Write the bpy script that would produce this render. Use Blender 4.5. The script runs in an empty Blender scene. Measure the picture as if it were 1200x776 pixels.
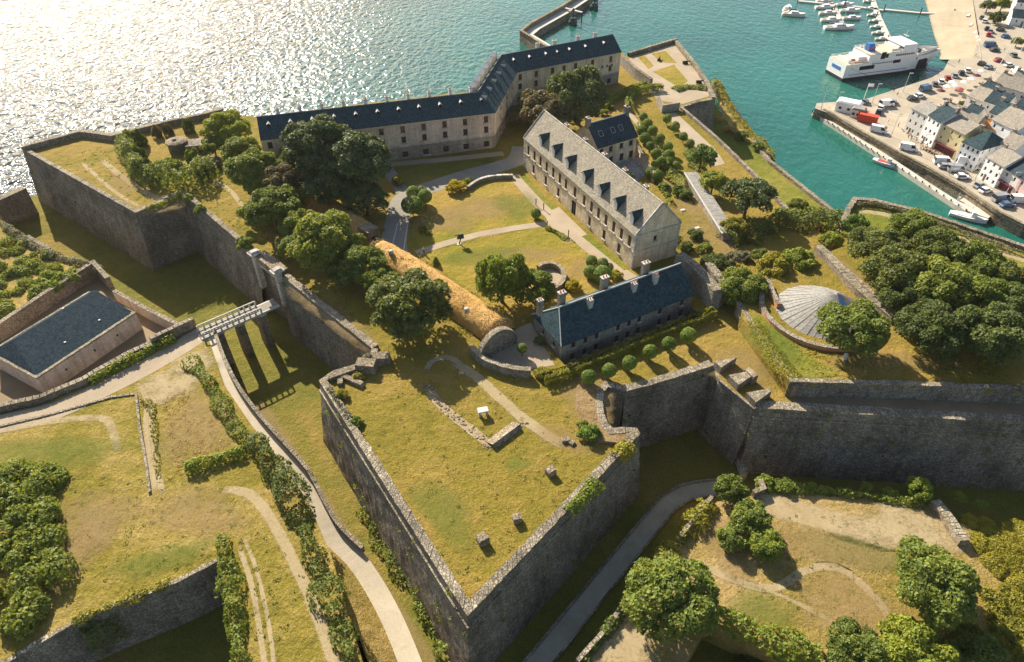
import bpy, bmesh, math, random
import numpy as np
from mathutils import Vector
from mathutils.geometry import delaunay_2d_cdt
random.seed(7); rng = np.random.default_rng(7)
S = bpy.context.scene
COL = S.collection
# ------------------------------------------------------------------ camera
TH = math.radians(41); FPX = 800.0; CH = 103.0
cd = bpy.data.cameras.new('camera'); cam = bpy.data.objects.new('camera', cd); COL.objects.link(cam)
cam.location = (0, 0, CH); cam.rotation_euler = (math.radians(90) - TH, 0, 0)
cd.sensor_width = 36; cd.lens = 24; cd.clip_start = 1; cd.clip_end = 6000
S.camera = cam
# ------------------------------------------------------------------ sky, sun, exposure
SUN_EL, SUN_AZ = math.radians(32), math.radians(-31)       # azimuth measured from +Y towards +X
w = bpy.data.worlds.new('World'); S.world = w; w.use_nodes = True
nt = w.node_tree; bg = nt.nodes['Background']
sky = nt.nodes.new('ShaderNodeTexSky'); sky.sky_type = 'NISHITA'; sky.sun_disc = False
sky.sun_elevation = SUN_EL; sky.sun_rotation = SUN_AZ
sky.air_density = 1.0; sky.dust_density = 1.6
nt.links.new(sky.outputs[0], bg.inputs[0]); bg.inputs[1].default_value = 0.075
sd = bpy.data.lights.new('sun', 'SUN'); sun = bpy.data.objects.new('sun', sd); COL.objects.link(sun)
sd.energy = 5.0; sd.angle = math.radians(0.5); sd.color = (1.0, 0.91, 0.77)
sdir = Vector((math.sin(SUN_AZ) * math.cos(SUN_EL), math.cos(SUN_AZ) * math.cos(SUN_EL), math.sin(SUN_EL)))
sun.rotation_euler = (-sdir).to_track_quat('-Z', 'Y').to_euler(); sun.location = sdir * 400
S.view_settings.view_transform = 'Standard'; S.view_settings.look = 'None'
S.view_settings.exposure = 1.15; S.view_settings.gamma = 1.0

# ------------------------------------------------------------------ survey: photo point at a known height -> world point
def P(x, y, z=20.0):
    u = (x - 600) / FPX; v = (388 - y) / FPX
    d = (u, math.cos(TH) + v * math.sin(TH), -math.sin(TH) + v * math.cos(TH))
    t = (z - CH) / d[2]
    return Vector((d[0] * t, d[1] * t, z))
def Q(p):
    dep = p[1] * math.cos(TH) - (p[2] - CH) * math.sin(TH); up = p[1] * math.sin(TH) + (p[2] - CH) * math.cos(TH)
    return 600 + FPX * p[0] / dep, 388 - FPX * up / dep
def scale_at(x, y, z):
    p = P(x, y, z); return FPX / (p.y * math.cos(TH) - (z - CH) * math.sin(TH))
def PL(pts, z=20.0):
    return [P(p[0], p[1], p[2] if len(p) > 2 else z) for p in pts]

# ------------------------------------------------------------------ materials
MATS = {}
def newmat(name):
    m = bpy.data.materials.new(name); m.use_nodes = True; MATS[name] = m
    nt = m.node_tree; b = nt.nodes['Principled BSDF']
    b.inputs['Specular IOR Level'].default_value = 0.25
    return m, nt, b
def N(nt, t, **kw):
    n = nt.nodes.new(t)
    for k, v in kw.items():
        if k in n.inputs: n.inputs[k].default_value = v
        else: setattr(n, k, v)
    return n
def ramp(nt, fac, stops):
    r = nt.nodes.new('ShaderNodeValToRGB'); e = r.color_ramp.elements
    while len(e) < len(stops): e.new(0.5)
    for i, (p, c) in enumerate(stops):
        e[i].position = p; e[i].color = (*c, 1) if len(c) == 3 else c
    if fac is not None: nt.links.new(fac, r.inputs[0])
    return r
def mix(nt, fac, a, b, mode='MIX'):
    m = nt.nodes.new('ShaderNodeMixRGB'); m.blend_type = mode
    for i, v in enumerate((fac, a, b)):
        if isinstance(v, (int, float)): m.inputs[i].default_value = v if i == 0 else (v, v, v, 1)
        elif isinstance(v, tuple): m.inputs[i].default_value = (*v, 1)
        else: nt.links.new(v, m.inputs[i])
    return m.outputs[0]
def geo(nt): return nt.nodes.new('ShaderNodeNewGeometry').outputs['Position']
def noise(nt, vec, scale, detail=4, rough=0.6, dist=0.0):
    n = N(nt, 'ShaderNodeTexNoise', Scale=scale, Detail=detail, Roughness=rough, Distortion=dist)
    nt.links.new(vec, n.inputs['Vector']); return n.outputs['Fac']
def bump(nt, b, h, strength, dist, prev=None):
    bp = N(nt, 'ShaderNodeBump', Strength=strength, Distance=dist); nt.links.new(h, bp.inputs['Height'])
    if prev is not None: nt.links.new(prev, bp.inputs['Normal'])
    nt.links.new(bp.outputs[0], b.inputs['Normal']); return bp.outputs[0]

def grass_mat(name, green, olive, straw, bias=0.5, big=0.045):
    m, nt, b = newmat(name); g = geo(nt)
    n1 = noise(nt, g, big, 6, 0.62, 0.6); n2 = noise(nt, g, 0.42, 5, 0.7); n3 = noise(nt, g, 3.0, 4, 0.8)
    a = mix(nt, 0.34, n1, n2); a = mix(nt, 0.22, a, n3)
    r = ramp(nt, a, [(max(0.02, bias - 0.15), green), (bias, olive), (bias + 0.12, straw)])
    v = ramp(nt, n3, [(0.3, (0.72, 0.72, 0.72)), (0.7, (1.18, 1.18, 1.18))])
    c = mix(nt, 1.0, r.outputs[0], v.outputs[0], 'MULTIPLY')
    sp = noise(nt, g, 1.1, 3, 0.75)
    rs = ramp(nt, sp, [(0.66, (0, 0, 0)), (0.72, (1, 1, 1))])
    c = mix(nt, mix(nt, 0.5, rs.outputs[0], (0, 0, 0)), c, tuple(x * 0.55 for x in green))
    nt.links.new(c, b.inputs['Base Color']); b.inputs['Roughness'].default_value = 0.95
    b.inputs['Specular IOR Level'].default_value = 0.08
    p = bump(nt, b, n3, 0.9, 0.22); bump(nt, b, n2, 0.8, 0.7, p)
    return m
grass_mat('lawn', (0.13, 0.15, 0.018), (0.25, 0.205, 0.03), (0.36, 0.235, 0.06), 0.47)
grass_mat('rampart_grass', (0.108, 0.113, 0.015), (0.215, 0.168, 0.027), (0.31, 0.21, 0.055), 0.465)
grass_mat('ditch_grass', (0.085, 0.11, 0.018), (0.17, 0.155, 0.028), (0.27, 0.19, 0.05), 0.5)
grass_mat('glacis_grass', (0.115, 0.118, 0.017), (0.225, 0.178, 0.031), (0.35, 0.25, 0.08), 0.475)
grass_mat('outwork_grass', (0.12, 0.115, 0.02), (0.25, 0.185, 0.045), (0.38, 0.265, 0.11), 0.44)
grass_mat('dry_grass', (0.30, 0.19, 0.05), (0.46, 0.27, 0.08), (0.60, 0.37, 0.14), 0.42, 0.1)
grass_mat('shade_floor', (0.035, 0.048, 0.015), (0.06, 0.058, 0.025), (0.10, 0.075, 0.035), 0.55)
grass_mat('lush_grass', (0.095, 0.13, 0.016), (0.17, 0.18, 0.024), (0.27, 0.22, 0.05), 0.5)
grass_mat('worn_bank', (0.13, 0.11, 0.04), (0.24, 0.16, 0.07), (0.32, 0.22, 0.11), 0.45, 0.2)
grass_mat('scrub_ground', (0.10, 0.11, 0.02), (0.27, 0.20, 0.05), (0.42, 0.29, 0.10), 0.47, 0.09)

def ground_mat(name, c1, c2, rough=0.95, sc=0.6, bs=0.5):
    m, nt, b = newmat(name); g = geo(nt)
    n1 = noise(nt, g, sc * 0.25, 6, 0.65, 0.5); n2 = noise(nt, g, sc * 5, 4, 0.75)
    r = ramp(nt, mix(nt, 0.4, n1, n2), [(0.33, c1), (0.66, c2)])
    nt.links.new(r.outputs[0], b.inputs['Base Color']); b.inputs['Roughness'].default_value = rough
    bump(nt, b, n2, bs, 0.08); return m
ground_mat('gravel', (0.27, 0.21, 0.14), (0.40, 0.32, 0.22))
ground_mat('pale_track', (0.36, 0.31, 0.22), (0.54, 0.46, 0.34))
ground_mat('asphalt', (0.19, 0.175, 0.14), (0.29, 0.265, 0.215))
ground_mat('ditch_path', (0.26, 0.24, 0.17), (0.44, 0.40, 0.30), sc=1.0)
ground_mat('quay_paving', (0.27, 0.23, 0.17), (0.45, 0.38, 0.28), sc=0.5)
ground_mat('sand', (0.27, 0.215, 0.14), (0.42, 0.35, 0.24), sc=0.35)
ground_mat('sand_wet', (0.20, 0.155, 0.10), (0.33, 0.26, 0.16), sc=0.3)
ground_mat('earth', (0.17, 0.125, 0.07), (0.29, 0.21, 0.12))
ground_mat('concrete', (0.40, 0.37, 0.31), (0.58, 0.54, 0.46), 0.85)
ground_mat('pontoon_deck', (0.42, 0.39, 0.33), (0.56, 0.52, 0.45), 0.8)

def stone_mat(name, c1, c2, mortar, sx=0.55, sz=0.28, moss=None, mossamt=0.6, bs=0.8, stain=0.5):
    m, nt, b = newmat(name); g = geo(nt)
    mp = N(nt, 'ShaderNodeMapping'); mp.inputs['Scale'].default_value = (1 / sx, 1 / sx, 1 / sz); nt.links.new(g, mp.inputs[0])
    vo = N(nt, 'ShaderNodeTexVoronoi', Scale=1.0); vo.feature = 'F1'; nt.links.new(mp.outputs[0], vo.inputs['Vector'])
    ve = N(nt, 'ShaderNodeTexVoronoi', Scale=1.0); ve.feature = 'DISTANCE_TO_EDGE'; nt.links.new(mp.outputs[0], ve.inputs['Vector'])
    sep = N(nt, 'ShaderNodeSeparateColor'); nt.links.new(vo.outputs['Color'], sep.inputs[0])
    r = ramp(nt, sep.outputs[0], [(0.0, c1), (1.0, c2)])
    e = ramp(nt, ve.outputs['Distance'], [(0.03, (0, 0, 0)), (0.10, (1, 1, 1))])
    c = mix(nt, e.outputs[0], mortar, r.outputs[0])
    n1 = noise(nt, g, 0.16, 6, 0.7, 0.4)
    st = ramp(nt, n1, [(0.32, (1 - stain,) * 3), (0.62, (1.12,) * 3)])
    c = mix(nt, 1.0, c, st.outputs[0], 'MULTIPLY')
    mps = N(nt, 'ShaderNodeMapping'); mps.inputs['Scale'].default_value = (1.1, 1.1, 0.09); nt.links.new(g, mps.inputs[0])
    ns = noise(nt, mps.outputs[0], 1.0, 4, 0.7)
    ss = ramp(nt, ns, [(0.35, (0.72,) * 3), (0.6, (1.05,) * 3)])
    c = mix(nt, 0.8, c, mix(nt, 1.0, c, ss.outputs[0], 'MULTIPLY'))
    if moss:
        n2 = noise(nt, g, 0.35, 6, 0.75); mr = ramp(nt, n2, [(0.56, (0, 0, 0)), (0.70, (mossamt,) * 3)])
        c = mix(nt, mr.outputs[0], c, moss)
    nt.links.new(c, b.inputs['Base Color']); b.inputs['Roughness'].default_value = 0.92
    b.inputs['Specular IOR Level'].default_value = 0.12
    p = bump(nt, b, e.outputs[0], bs, 0.07); bump(nt, b, noise(nt, g, 1.3, 4, 0.7), 0.6, 0.25, p)
    return m
stone_mat('rampart_stone', (0.22, 0.185, 0.135), (0.41, 0.345, 0.26), (0.13, 0.11, 0.085), 0.40, 0.25, (0.085, 0.09, 0.035), 0.6, stain=0.5, bs=0.7)
stone_mat('coping_stone', (0.28, 0.235, 0.165), (0.48, 0.41, 0.30), (0.17, 0.14, 0.10), 0.38, 0.3, (0.19, 0.155, 0.05), 0.75)
stone_mat('facade_cream', (0.66, 0.53, 0.35), (0.78, 0.65, 0.45), (0.62, 0.50, 0.34), 0.8, 0.4, stain=0.28, bs=0.25)
stone_mat('facade_pink', (0.56, 0.44, 0.34), (0.68, 0.56, 0.44), (0.52, 0.42, 0.33), 0.8, 0.4, stain=0.3, bs=0.25)
stone_mat('facade_grey', (0.28, 0.25, 0.20), (0.42, 0.37, 0.30), (0.25, 0.22, 0.18), 0.6, 0.35, stain=0.45, bs=0.5)
stone_mat('rubble_stone', (0.28, 0.22, 0.15), (0.47, 0.38, 0.27), (0.19, 0.15, 0.10), 0.45, 0.3, (0.13, 0.12, 0.04), 0.6)
stone_mat('granite_trim', (0.46, 0.42, 0.36), (0.62, 0.57, 0.49), (0.38, 0.34, 0.28), 1.4, 0.7, stain=0.3, bs=0.2)
stone_mat('quay_stone', (0.24, 0.19, 0.13), (0.42, 0.34, 0.24), (0.15, 0.12, 0.08), 0.9, 0.45, (0.08, 0.09, 0.04), 0.6)
stone_mat('terrace_paving', (0.36, 0.34, 0.30), (0.48, 0.45, 0.40), (0.24, 0.22, 0.19), 0.8, 0.8, stain=0.3)

def slate_mat(name, c1, c2, lich=None, amt=0.5, rough=0.9, spec=0.06):
    m, nt, b = newmat(name); g = geo(nt)
    mp = N(nt, 'ShaderNodeMapping'); mp.inputs['Scale'].default_value = (3.2, 3.2, 5.5); nt.links.new(g, mp.inputs[0])
    vo = N(nt, 'ShaderNodeTexVoronoi', Scale=1.0); nt.links.new(mp.outputs[0], vo.inputs['Vector'])
    sep = N(nt, 'ShaderNodeSeparateColor'); nt.links.new(vo.outputs['Color'], sep.inputs[0])
    r = ramp(nt, mix(nt, 0.5, sep.outputs[0], noise(nt, g, 0.5, 6, 0.75)), [(0.3, c1), (0.72, c2)])
    c = r.outputs[0]
    if lich:
        mp2 = N(nt, 'ShaderNodeMapping'); mp2.inputs['Scale'].default_value = (1, 1, 0.35); nt.links.new(g, mp2.inputs[0])
        mr = ramp(nt, noise(nt, mp2.outputs[0], 0.55, 7, 0.8), [(0.50, (0, 0, 0)), (0.68, (amt,) * 3)])
        c = mix(nt, mr.outputs[0], c, lich)
    nt.links.new(c, b.inputs['Base Color']); b.inputs['Roughness'].default_value = rough
    b.inputs['Specular IOR Level'].default_value = spec
    wv = N(nt, 'ShaderNodeTexWave', Scale=0.7, Distortion=0.6); wv.bands_direction = 'Z'; wv.wave_profile = 'SAW'; nt.links.new(g, wv.inputs['Vector'])
    p = bump(nt, b, sep.outputs[0], 0.35, 0.05); bump(nt, b, wv.outputs['Fac'], 0.3, 0.08, p); return m
slate_mat('slate_blue', (0.022, 0.045, 0.052), (0.056, 0.088, 0.096), (0.09, 0.10, 0.09), 0.45)
slate_mat('slate_deep', (0.007, 0.017, 0.025), (0.02, 0.036, 0.048), (0.04, 0.05, 0.05), 0.35)
slate_mat('slate_dark', (0.02, 0.038, 0.048), (0.055, 0.08, 0.092), (0.09, 0.10, 0.085), 0.35)
slate_mat('slate_old', (0.19, 0.165, 0.125), (0.33, 0.29, 0.22), (0.40, 0.34, 0.21), 0.6, 0.85, 0.15)
slate_mat('slate_weathered', (0.20, 0.18, 0.15), (0.33, 0.29, 0.23), (0.38, 0.30, 0.17), 0.5, 0.8, 0.2)
slate_mat('tile_orange', (0.42, 0.17, 0.05), (0.62, 0.28, 0.08), (0.4, 0.3, 0.15), 0.4, 0.8, 0.1)
slate_mat('zinc', (0.20, 0.19, 0.165), (0.32, 0.30, 0.265), (0.20, 0.18, 0.14), 0.6, 0.6, 0.2)

def plain(name, c, rough=0.6, spec=0.3, metal=0.0, var=0.12, sc=1.5):
    m, nt, b = newmat(name); g = nt.nodes.new('ShaderNodeTexCoord').outputs['Object']
    r = ramp(nt, noise(nt, g, sc, 5, 0.65), [(0.3, tuple(x * (1 - var) for x in c)), (0.7, tuple(min(1, x * (1 + var)) for x in c))])
    nt.links.new(r.outputs[0], b.inputs['Base Color']); b.inputs['Roughness'].default_value = rough
    b.inputs['Specular IOR Level'].default_value = spec; b.inputs['Metallic'].default_value = metal; return m
plain('white_paint', (0.78, 0.77, 0.74)); plain('offwhite', (0.66, 0.63, 0.57)); plain('pale_render', (0.62, 0.60, 0.56)); plain('yellow_render', (0.62, 0.52, 0.28))
plain('pink_render', (0.62, 0.42, 0.38)); plain('burgundy_wood', (0.10, 0.02, 0.03)); plain('black_hull', (0.02, 0.025, 0.03), 0.4)
plain('ferry_deck', (0.52, 0.45, 0.33)); plain('blue_paint', (0.05, 0.16, 0.42)); plain('teal_cover', (0.03, 0.20, 0.28)); plain('red_paint', (0.55, 0.07, 0.035))
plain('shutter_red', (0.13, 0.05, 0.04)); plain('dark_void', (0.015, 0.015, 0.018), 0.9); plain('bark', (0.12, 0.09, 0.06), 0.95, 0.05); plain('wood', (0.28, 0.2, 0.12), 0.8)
plain('iron_black', (0.02, 0.022, 0.022), 0.5); plain('rubber', (0.02, 0.02, 0.02), 0.9); plain('alu', (0.55, 0.56, 0.58), 0.35, 0.5, 0.6); plain('orange_brick', (0.45, 0.20, 0.09), 0.9)
plain('car_white', (0.75, 0.75, 0.74), 0.25, 0.6, 0, .03); plain('car_silver', (0.45, 0.47, 0.50), 0.25, 0.6, 0.5, .03); plain('car_black', (0.02, 0.02, 0.022), 0.2, 0.6, 0, .03)
plain('car_blue', (0.05, 0.12, 0.24), 0.25, 0.6, 0, .03); plain('car_red', (0.4, 0.03, 0.03), 0.25, 0.6, 0, .03); plain('car_grey', (0.16, 0.17, 0.18), 0.25, 0.6, 0.3, .03)
plain('skin', (0.55, 0.36, 0.26)); plain('cloth_dark', (0.03, 0.04, 0.07)); plain('cloth_light', (0.6, 0.58, 0.52)); plain('cloth_red', (0.45, 0.07, 0.06)); plain('bronze', (0.035, 0.045, 0.035), 0.5, 0.4)
plain('sail_cover', (0.08, 0.12, 0.22)); plain('buoy_green', (0.01, 0.05, 0.045), 0.5); plain('lead_white', (0.46, 0.45, 0.41)); plain('terracotta', (0.45, 0.2, 0.1))
m, nt, b = newmat('glass'); b.inputs['Base Color'].default_value = (0.02, 0.026, 0.03, 1); b.inputs['Roughness'].default_value = 0.08; b.inputs['Specular IOR Level'].default_value = 0.7

# soft-edged worn ground laid on the grass: the edge breaks up with noise
def worn_mat(name, c1, c2, amount=0.9, edge=0.35):
    m, nt, b = newmat(name); g = geo(nt)
    n2 = noise(nt, g, 2.2, 5, 0.8); n1 = noise(nt, g, 0.35, 5, 0.7)
    r = ramp(nt, mix(nt, 0.6, n1, n2), [(0.35, c1), (0.65, c2)]); nt.links.new(r.outputs[0], b.inputs['Base Color'])
    b.inputs['Roughness'].default_value = 0.95; bump(nt, b, n2, 0.7, 0.1)
    at = N(nt, 'ShaderNodeAttribute'); at.attribute_name = 'cover'
    mt = N(nt, 'ShaderNodeMath', operation='ADD'); nt.links.new(at.outputs['Fac'], mt.inputs[0])
    m2 = N(nt, 'ShaderNodeMath', operation='SUBTRACT'); nt.links.new(mix(nt, 0.5, n1, n2), m2.inputs[0]); m2.inputs[1].default_value = 0.5
    m3 = N(nt, 'ShaderNodeMath', operation='MULTIPLY'); nt.links.new(m2.outputs[0], m3.inputs[0]); m3.inputs[1].default_value = 3.2
    nt.links.new(m3.outputs[0], mt.inputs[1])
    ar = ramp(nt, mt.outputs[0], [(0.5 - edge, (0, 0, 0)), (0.5 + edge, (amount,) * 3)])
    nt.links.new(ar.outputs[0], b.inputs['Alpha']); return m
worn_mat('worn_pale', (0.34, 0.26, 0.13), (0.52, 0.41, 0.24), 0.7, 0.42)
worn_mat('worn_tan', (0.27, 0.18, 0.07), (0.38, 0.27, 0.12), 0.42, 0.5)
worn_mat('worn_rubble', (0.26, 0.19, 0.10), (0.44, 0.34, 0.20), 0.9, 0.15)
worn_mat('worn_green', (0.10, 0.15, 0.02), (0.17, 0.20, 0.03), 0.4, 0.5)
worn_mat('worn_gravel', (0.40, 0.33, 0.23), (0.56, 0.47, 0.34), 0.97, 0.12)
worn_mat('worn_silt', (0.30, 0.24, 0.12), (0.25, 0.27, 0.17), 0.6, 0.45)

def leaf_mat(name, dark, light, trans=0.35, tc=None):
    m, nt, b = newmat(name)
    g = geo(nt); oi = nt.nodes.new('ShaderNodeObjectInfo')
    n1 = noise(nt, g, 0.55, 3, 0.6); n2 = noise(nt, g, 3.5, 2, 0.7)
    f = mix(nt, 0.45, n1, n2)
    r = ramp(nt, f, [(0.34, dark), (0.62, light)])
    v = ramp(nt, oi.outputs['Random'], [(0.0, (0.78, 0.80, 0.80)), (0.5, (1.0, 1.0, 1.0)), (1.0, (1.22, 1.12, 1.0))])
    c = mix(nt, 1.0, r.outputs[0], v.outputs[0], 'MULTIPLY')
    nt.links.new(c, b.inputs['Base Color']); b.inputs['Roughness'].default_value = 0.62; b.inputs['Specular IOR Level'].default_value = 0.25
    t = N(nt, 'ShaderNodeBsdfTranslucent'); nt.links.new(mix(nt, 1.0, c, tc or (1.5, 1.35, 0.6), 'MULTIPLY'), t.inputs[0])
    ms = nt.nodes.new('ShaderNodeMixShader'); ms.inputs[0].default_value = trans
    nt.links.new(b.outputs[0], ms.inputs[1]); nt.links.new(t.outputs[0], ms.inputs[2])
    nt.links.new(ms.outputs[0], nt.nodes['Material Output'].inputs[0]); return m
leaf_mat('leaf_dark', (0.056, 0.088, 0.031), (0.172, 0.203, 0.050))
leaf_mat('leaf_mid', (0.081, 0.133, 0.031), (0.253, 0.287, 0.053))
leaf_mat('leaf_bright', (0.119, 0.174, 0.021), (0.265, 0.306, 0.048))
leaf_mat('leaf_yellow', (0.170, 0.180, 0.020), (0.340, 0.310, 0.045))
leaf_mat('leaf_gold', (0.320, 0.260, 0.015), (0.500, 0.400, 0.020))
leaf_mat('leaf_pine', (0.048, 0.083, 0.036), (0.137, 0.170, 0.061), 0.25)
leaf_mat('leaf_brown', (0.102, 0.087, 0.044), (0.233, 0.190, 0.095), 0.3)
leaf_mat('leaf_straw', (0.360, 0.250, 0.090), (0.600, 0.430, 0.170), 0.35, (1.2, 1.1, 0.9))
leaf_mat('leaf_red', (0.120, 0.030, 0.020), (0.250, 0.060, 0.040), 0.3)
leaf_mat('leaf_topiary', (0.086, 0.147, 0.021), (0.190, 0.259, 0.038), 0.25)
leaf_mat('leaf_silver', (0.140, 0.147, 0.098), (0.280, 0.266, 0.168), 0.3)

# water: teal body colour under a rippled, glossy surface
m, nt, b = newmat('sea_water'); g = geo(nt)
n0 = noise(nt, g, 0.012, 4, 0.6, 0.5)
r = ramp(nt, n0, [(0.35, (0.007, 0.082, 0.06)), (0.68, (0.014, 0.125, 0.09))])
b.inputs['Roughness'].default_value = 0.14; b.inputs['IOR'].default_value = 1.33; b.inputs['Specular IOR Level'].default_value = 0.6
sx = N(nt, 'ShaderNodeSeparateXYZ'); nt.links.new(g, sx.inputs[0])
lin = N(nt, 'ShaderNodeMath', operation='MULTIPLY_ADD'); nt.links.new(sx.outputs[0], lin.inputs[0]); lin.inputs[1].default_value = -1 / 140.0; lin.inputs[2].default_value = 0.14
open_ = ramp(nt, lin.outputs[0], [(0.0, (0.16,) * 3), (0.25, (0.28,) * 3), (0.66, (0.52,) * 3), (0.95, (0.9,) * 3), (1.0, (.95,) * 3)])   # the harbour is sheltered, the open sea is choppier
deep = ramp(nt, lin.outputs[0], [(0.25, (1, 1, 1)), (1.0, (0, 0, 0))])
nt.links.new(mix(nt, deep.outputs[0], (0.018, 0.045, 0.058), r.outputs[0]), b.inputs['Base Color'])
mp = N(nt, 'ShaderNodeMapping'); mp.inputs['Rotation'].default_value = (0, 0, 0.35); mp.inputs['Scale'].default_value = (0.9, 0.62, 1.0); nt.links.new(g, mp.inputs[0])
wa = noise(nt, mp.outputs[0], 0.14, 3, 0.6, 0.4); wb = noise(nt, mp.outputs[0], 0.42, 2, 0.6, 0.3); wc = noise(nt, mp.outputs[0], 1.15, 1, 0.5)
def wb_(h, dist, prev):
    bp = N(nt, 'ShaderNodeBump', Distance=dist); nt.links.new(open_.outputs[0], bp.inputs['Strength']); nt.links.new(h, bp.inputs['Height'])
    if prev is not None: nt.links.new(prev, bp.inputs['Normal'])
    return bp.outputs[0]
p = wb_(wa, 0.8, None); p = wb_(wb, 2.7, p); nt.links.new(p, b.inputs['Normal'])

# ------------------------------------------------------------------ builders
def tag(o, label=None, cat=None, group=None, kind=None):
    if label: o['label'] = label
    if cat: o['category'] = cat
    if group: o['group'] = group
    if kind: o['kind'] = kind
    return o
def thing(name, label, cat, loc=(0, 0, 0), group=None, rz=0):
    o = bpy.data.objects.new(name, None); COL.objects.link(o); o.location = loc; o.rotation_euler = (0, 0, rz)
    o.empty_display_size = 0.5
    return tag(o, label, cat, group)
def link(name, me, parent=None, loc=(0, 0, 0), rz=0, sc=1):
    o = bpy.data.objects.new(name, me); COL.objects.link(o)
    o.location = loc; o.rotation_euler = (0, 0, rz); o.scale = (sc, sc, sc) if isinstance(sc, (int, float)) else sc
    if parent: o.parent = parent
    return o
class MB:
    def __init__(s): s.v = []; s.f = []; s.m = []; s.mats = []
    def mi(s, mat):
        if mat not in s.mats: s.mats.append(mat)
        return s.mats.index(mat)
    def add(s, vs, fs, mat):
        n = len(s.v); k = s.mi(mat); s.v += [tuple(v) for v in vs]
        for f in fs: s.f.append([i + n for i in f]); s.m.append(k)
    def quad(s, a, b, c, d, mat): s.add([a, b, c, d], [(0, 1, 2, 3)], mat)
    def box(s, c, size, mat, rz=0.0, taper=1.0, shift=(0, 0)):
        hx, hy, hz = size[0] / 2, size[1] / 2, size[2]
        ca, sa = math.cos(rz), math.sin(rz); vs = []
        for k, z in ((1.0, 0), (taper, hz)):
            for x, y in ((-hx, -hy), (hx, -hy), (hx, hy), (-hx, hy)):
                x2, y2 = x * k + (shift[0] if z else 0), y * k + (shift[1] if z else 0)
                vs.append((c[0] + x2 * ca - y2 * sa, c[1] + x2 * sa + y2 * ca, c[2] + z))
        s.add(vs, [(3, 2, 1, 0), (4, 5, 6, 7), (0, 1, 5, 4), (1, 2, 6, 5), (2, 3, 7, 6), (3, 0, 4, 7)], mat)
    def prism(s, poly, z0, z1, mat, top=None):
        n = len(poly); vs = [(p[0], p[1], z0) for p in poly] + [(p[0], p[1], z1) for p in poly]
        s.add(vs, [[i, (i + 1) % n, n + (i + 1) % n, n + i] for i in range(n)], mat)
        s.add(vs[n:], [list(range(n))], top or mat); s.add(vs[:n], [list(range(n - 1, -1, -1))], mat)
    def tube(s, a, b, r0, r1, mat, n=8, caps=True):
        a, b = Vector(a), Vector(b); d = (b - a).normalized(); u = d.orthogonal().normalized(); w_ = d.cross(u)
        vs = []
        for p, r in ((a, r0), (b, r1)):
            for i in range(n):
                t = 2 * math.pi * i / n; vs.append(p + u * math.cos(t) * r + w_ * math.sin(t) * r)
        fs = [(i, (i + 1) % n, n + (i + 1) % n, n + i) for i in range(n)]
        if caps: fs += [list(range(n - 1, -1, -1)), list(range(n, 2 * n))]
        s.add(vs, fs, mat)
    def lathe(s, c, prof, mat, n=16):
        vs = [];
        for r, z in prof:
            for i in range(n):
                t = 2 * math.pi * i / n; vs.append((c[0] + r * math.cos(t), c[1] + r * math.sin(t), c[2] + z))
        fs = []
        for k in range(len(prof) - 1):
            for i in range(n): fs.append((k * n + i, k * n + (i + 1) % n, (k + 1) * n + (i + 1) % n, (k + 1) * n + i))
        fs.append(list(range((len(prof) - 1) * n, len(prof) * n))); s.add(vs, fs, mat)
    def mesh(s, name, off=(0, 0, 0), smooth=False):
        me = bpy.data.meshes.new(name)
        me.from_pydata([(v[0] - off[0], v[1] - off[1], v[2] - off[2]) for v in s.v], [], s.f)
        for m in s.mats: me.materials.append(MATS[m])
        me.polygons.foreach_set('material_index', s.m)
        if smooth: me.polygons.foreach_set('use_smooth', [True] * len(s.f))
        me.update(); return me
    def build(s, name, parent=None, label=None, cat=None, group=None, kind=None, smooth=False):
        off = parent.matrix_basis.translation if parent else (s.v[0] if cat else (0, 0, 0))
        if parent and parent.parent: off = off + parent.parent.matrix_basis.translation
        o = link(name, s.mesh(name, off, smooth), parent)
        if not parent and cat: o.location = off
        return tag(o, label, cat, group, kind)
def local(parent, o):
    return o

# flat sheet with optional skirt; each vertex keeps its own height
def sheet(name, pts, mat, label=None, skirt=None, smat='earth', kind='structure', cat=None, lift=0.0, parent=None, group=None, hole=None):
    pts = [Vector((p[0], p[1], p[2] + lift)) for p in pts]
    hp = [Vector((p[0], p[1])) for p in hole] if hole else []; n0 = len(pts)
    r = delaunay_2d_cdt([Vector((p.x, p.y)) for p in pts] + hp, [(n0 + i, n0 + (i + 1) % len(hp)) for i in range(len(hp))], [list(range(n0))], 1, 1e-4)
    if hole:
        def inh(x, y):
            c_ = False; j = len(hp) - 1
            for i in range(len(hp)):
                if (hp[i].y > y) != (hp[j].y > y) and x < (hp[j].x - hp[i].x) * (y - hp[i].y) / (hp[j].y - hp[i].y) + hp[i].x: c_ = not c_
                j = i
            return c_
        r = list(r); r[2] = [f for f in r[2] if not inh(sum(r[0][k].x for k in f) / len(f), sum(r[0][k].y for k in f) / len(f))]
    zs = []
    for v, o in zip(r[0], r[3]):
        zs.append(pts[o[0]].z if o and o[0] < len(pts) else sum(p.z for p in pts) / len(pts))
    mb = MB(); mb.add([(v.x, v.y, z) for v, z in zip(r[0], zs)], [list(f) for f in r[2]], mat)
    if skirt is not None:
        n = len(pts)
        for i in range(n):
            a, b_ = pts[i], pts[(i + 1) % n]
            mb.quad((a.x, a.y, skirt), (b_.x, b_.y, skirt), b_, a, smat)
    return mb.build(name, parent, label, cat, group, kind)

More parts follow.
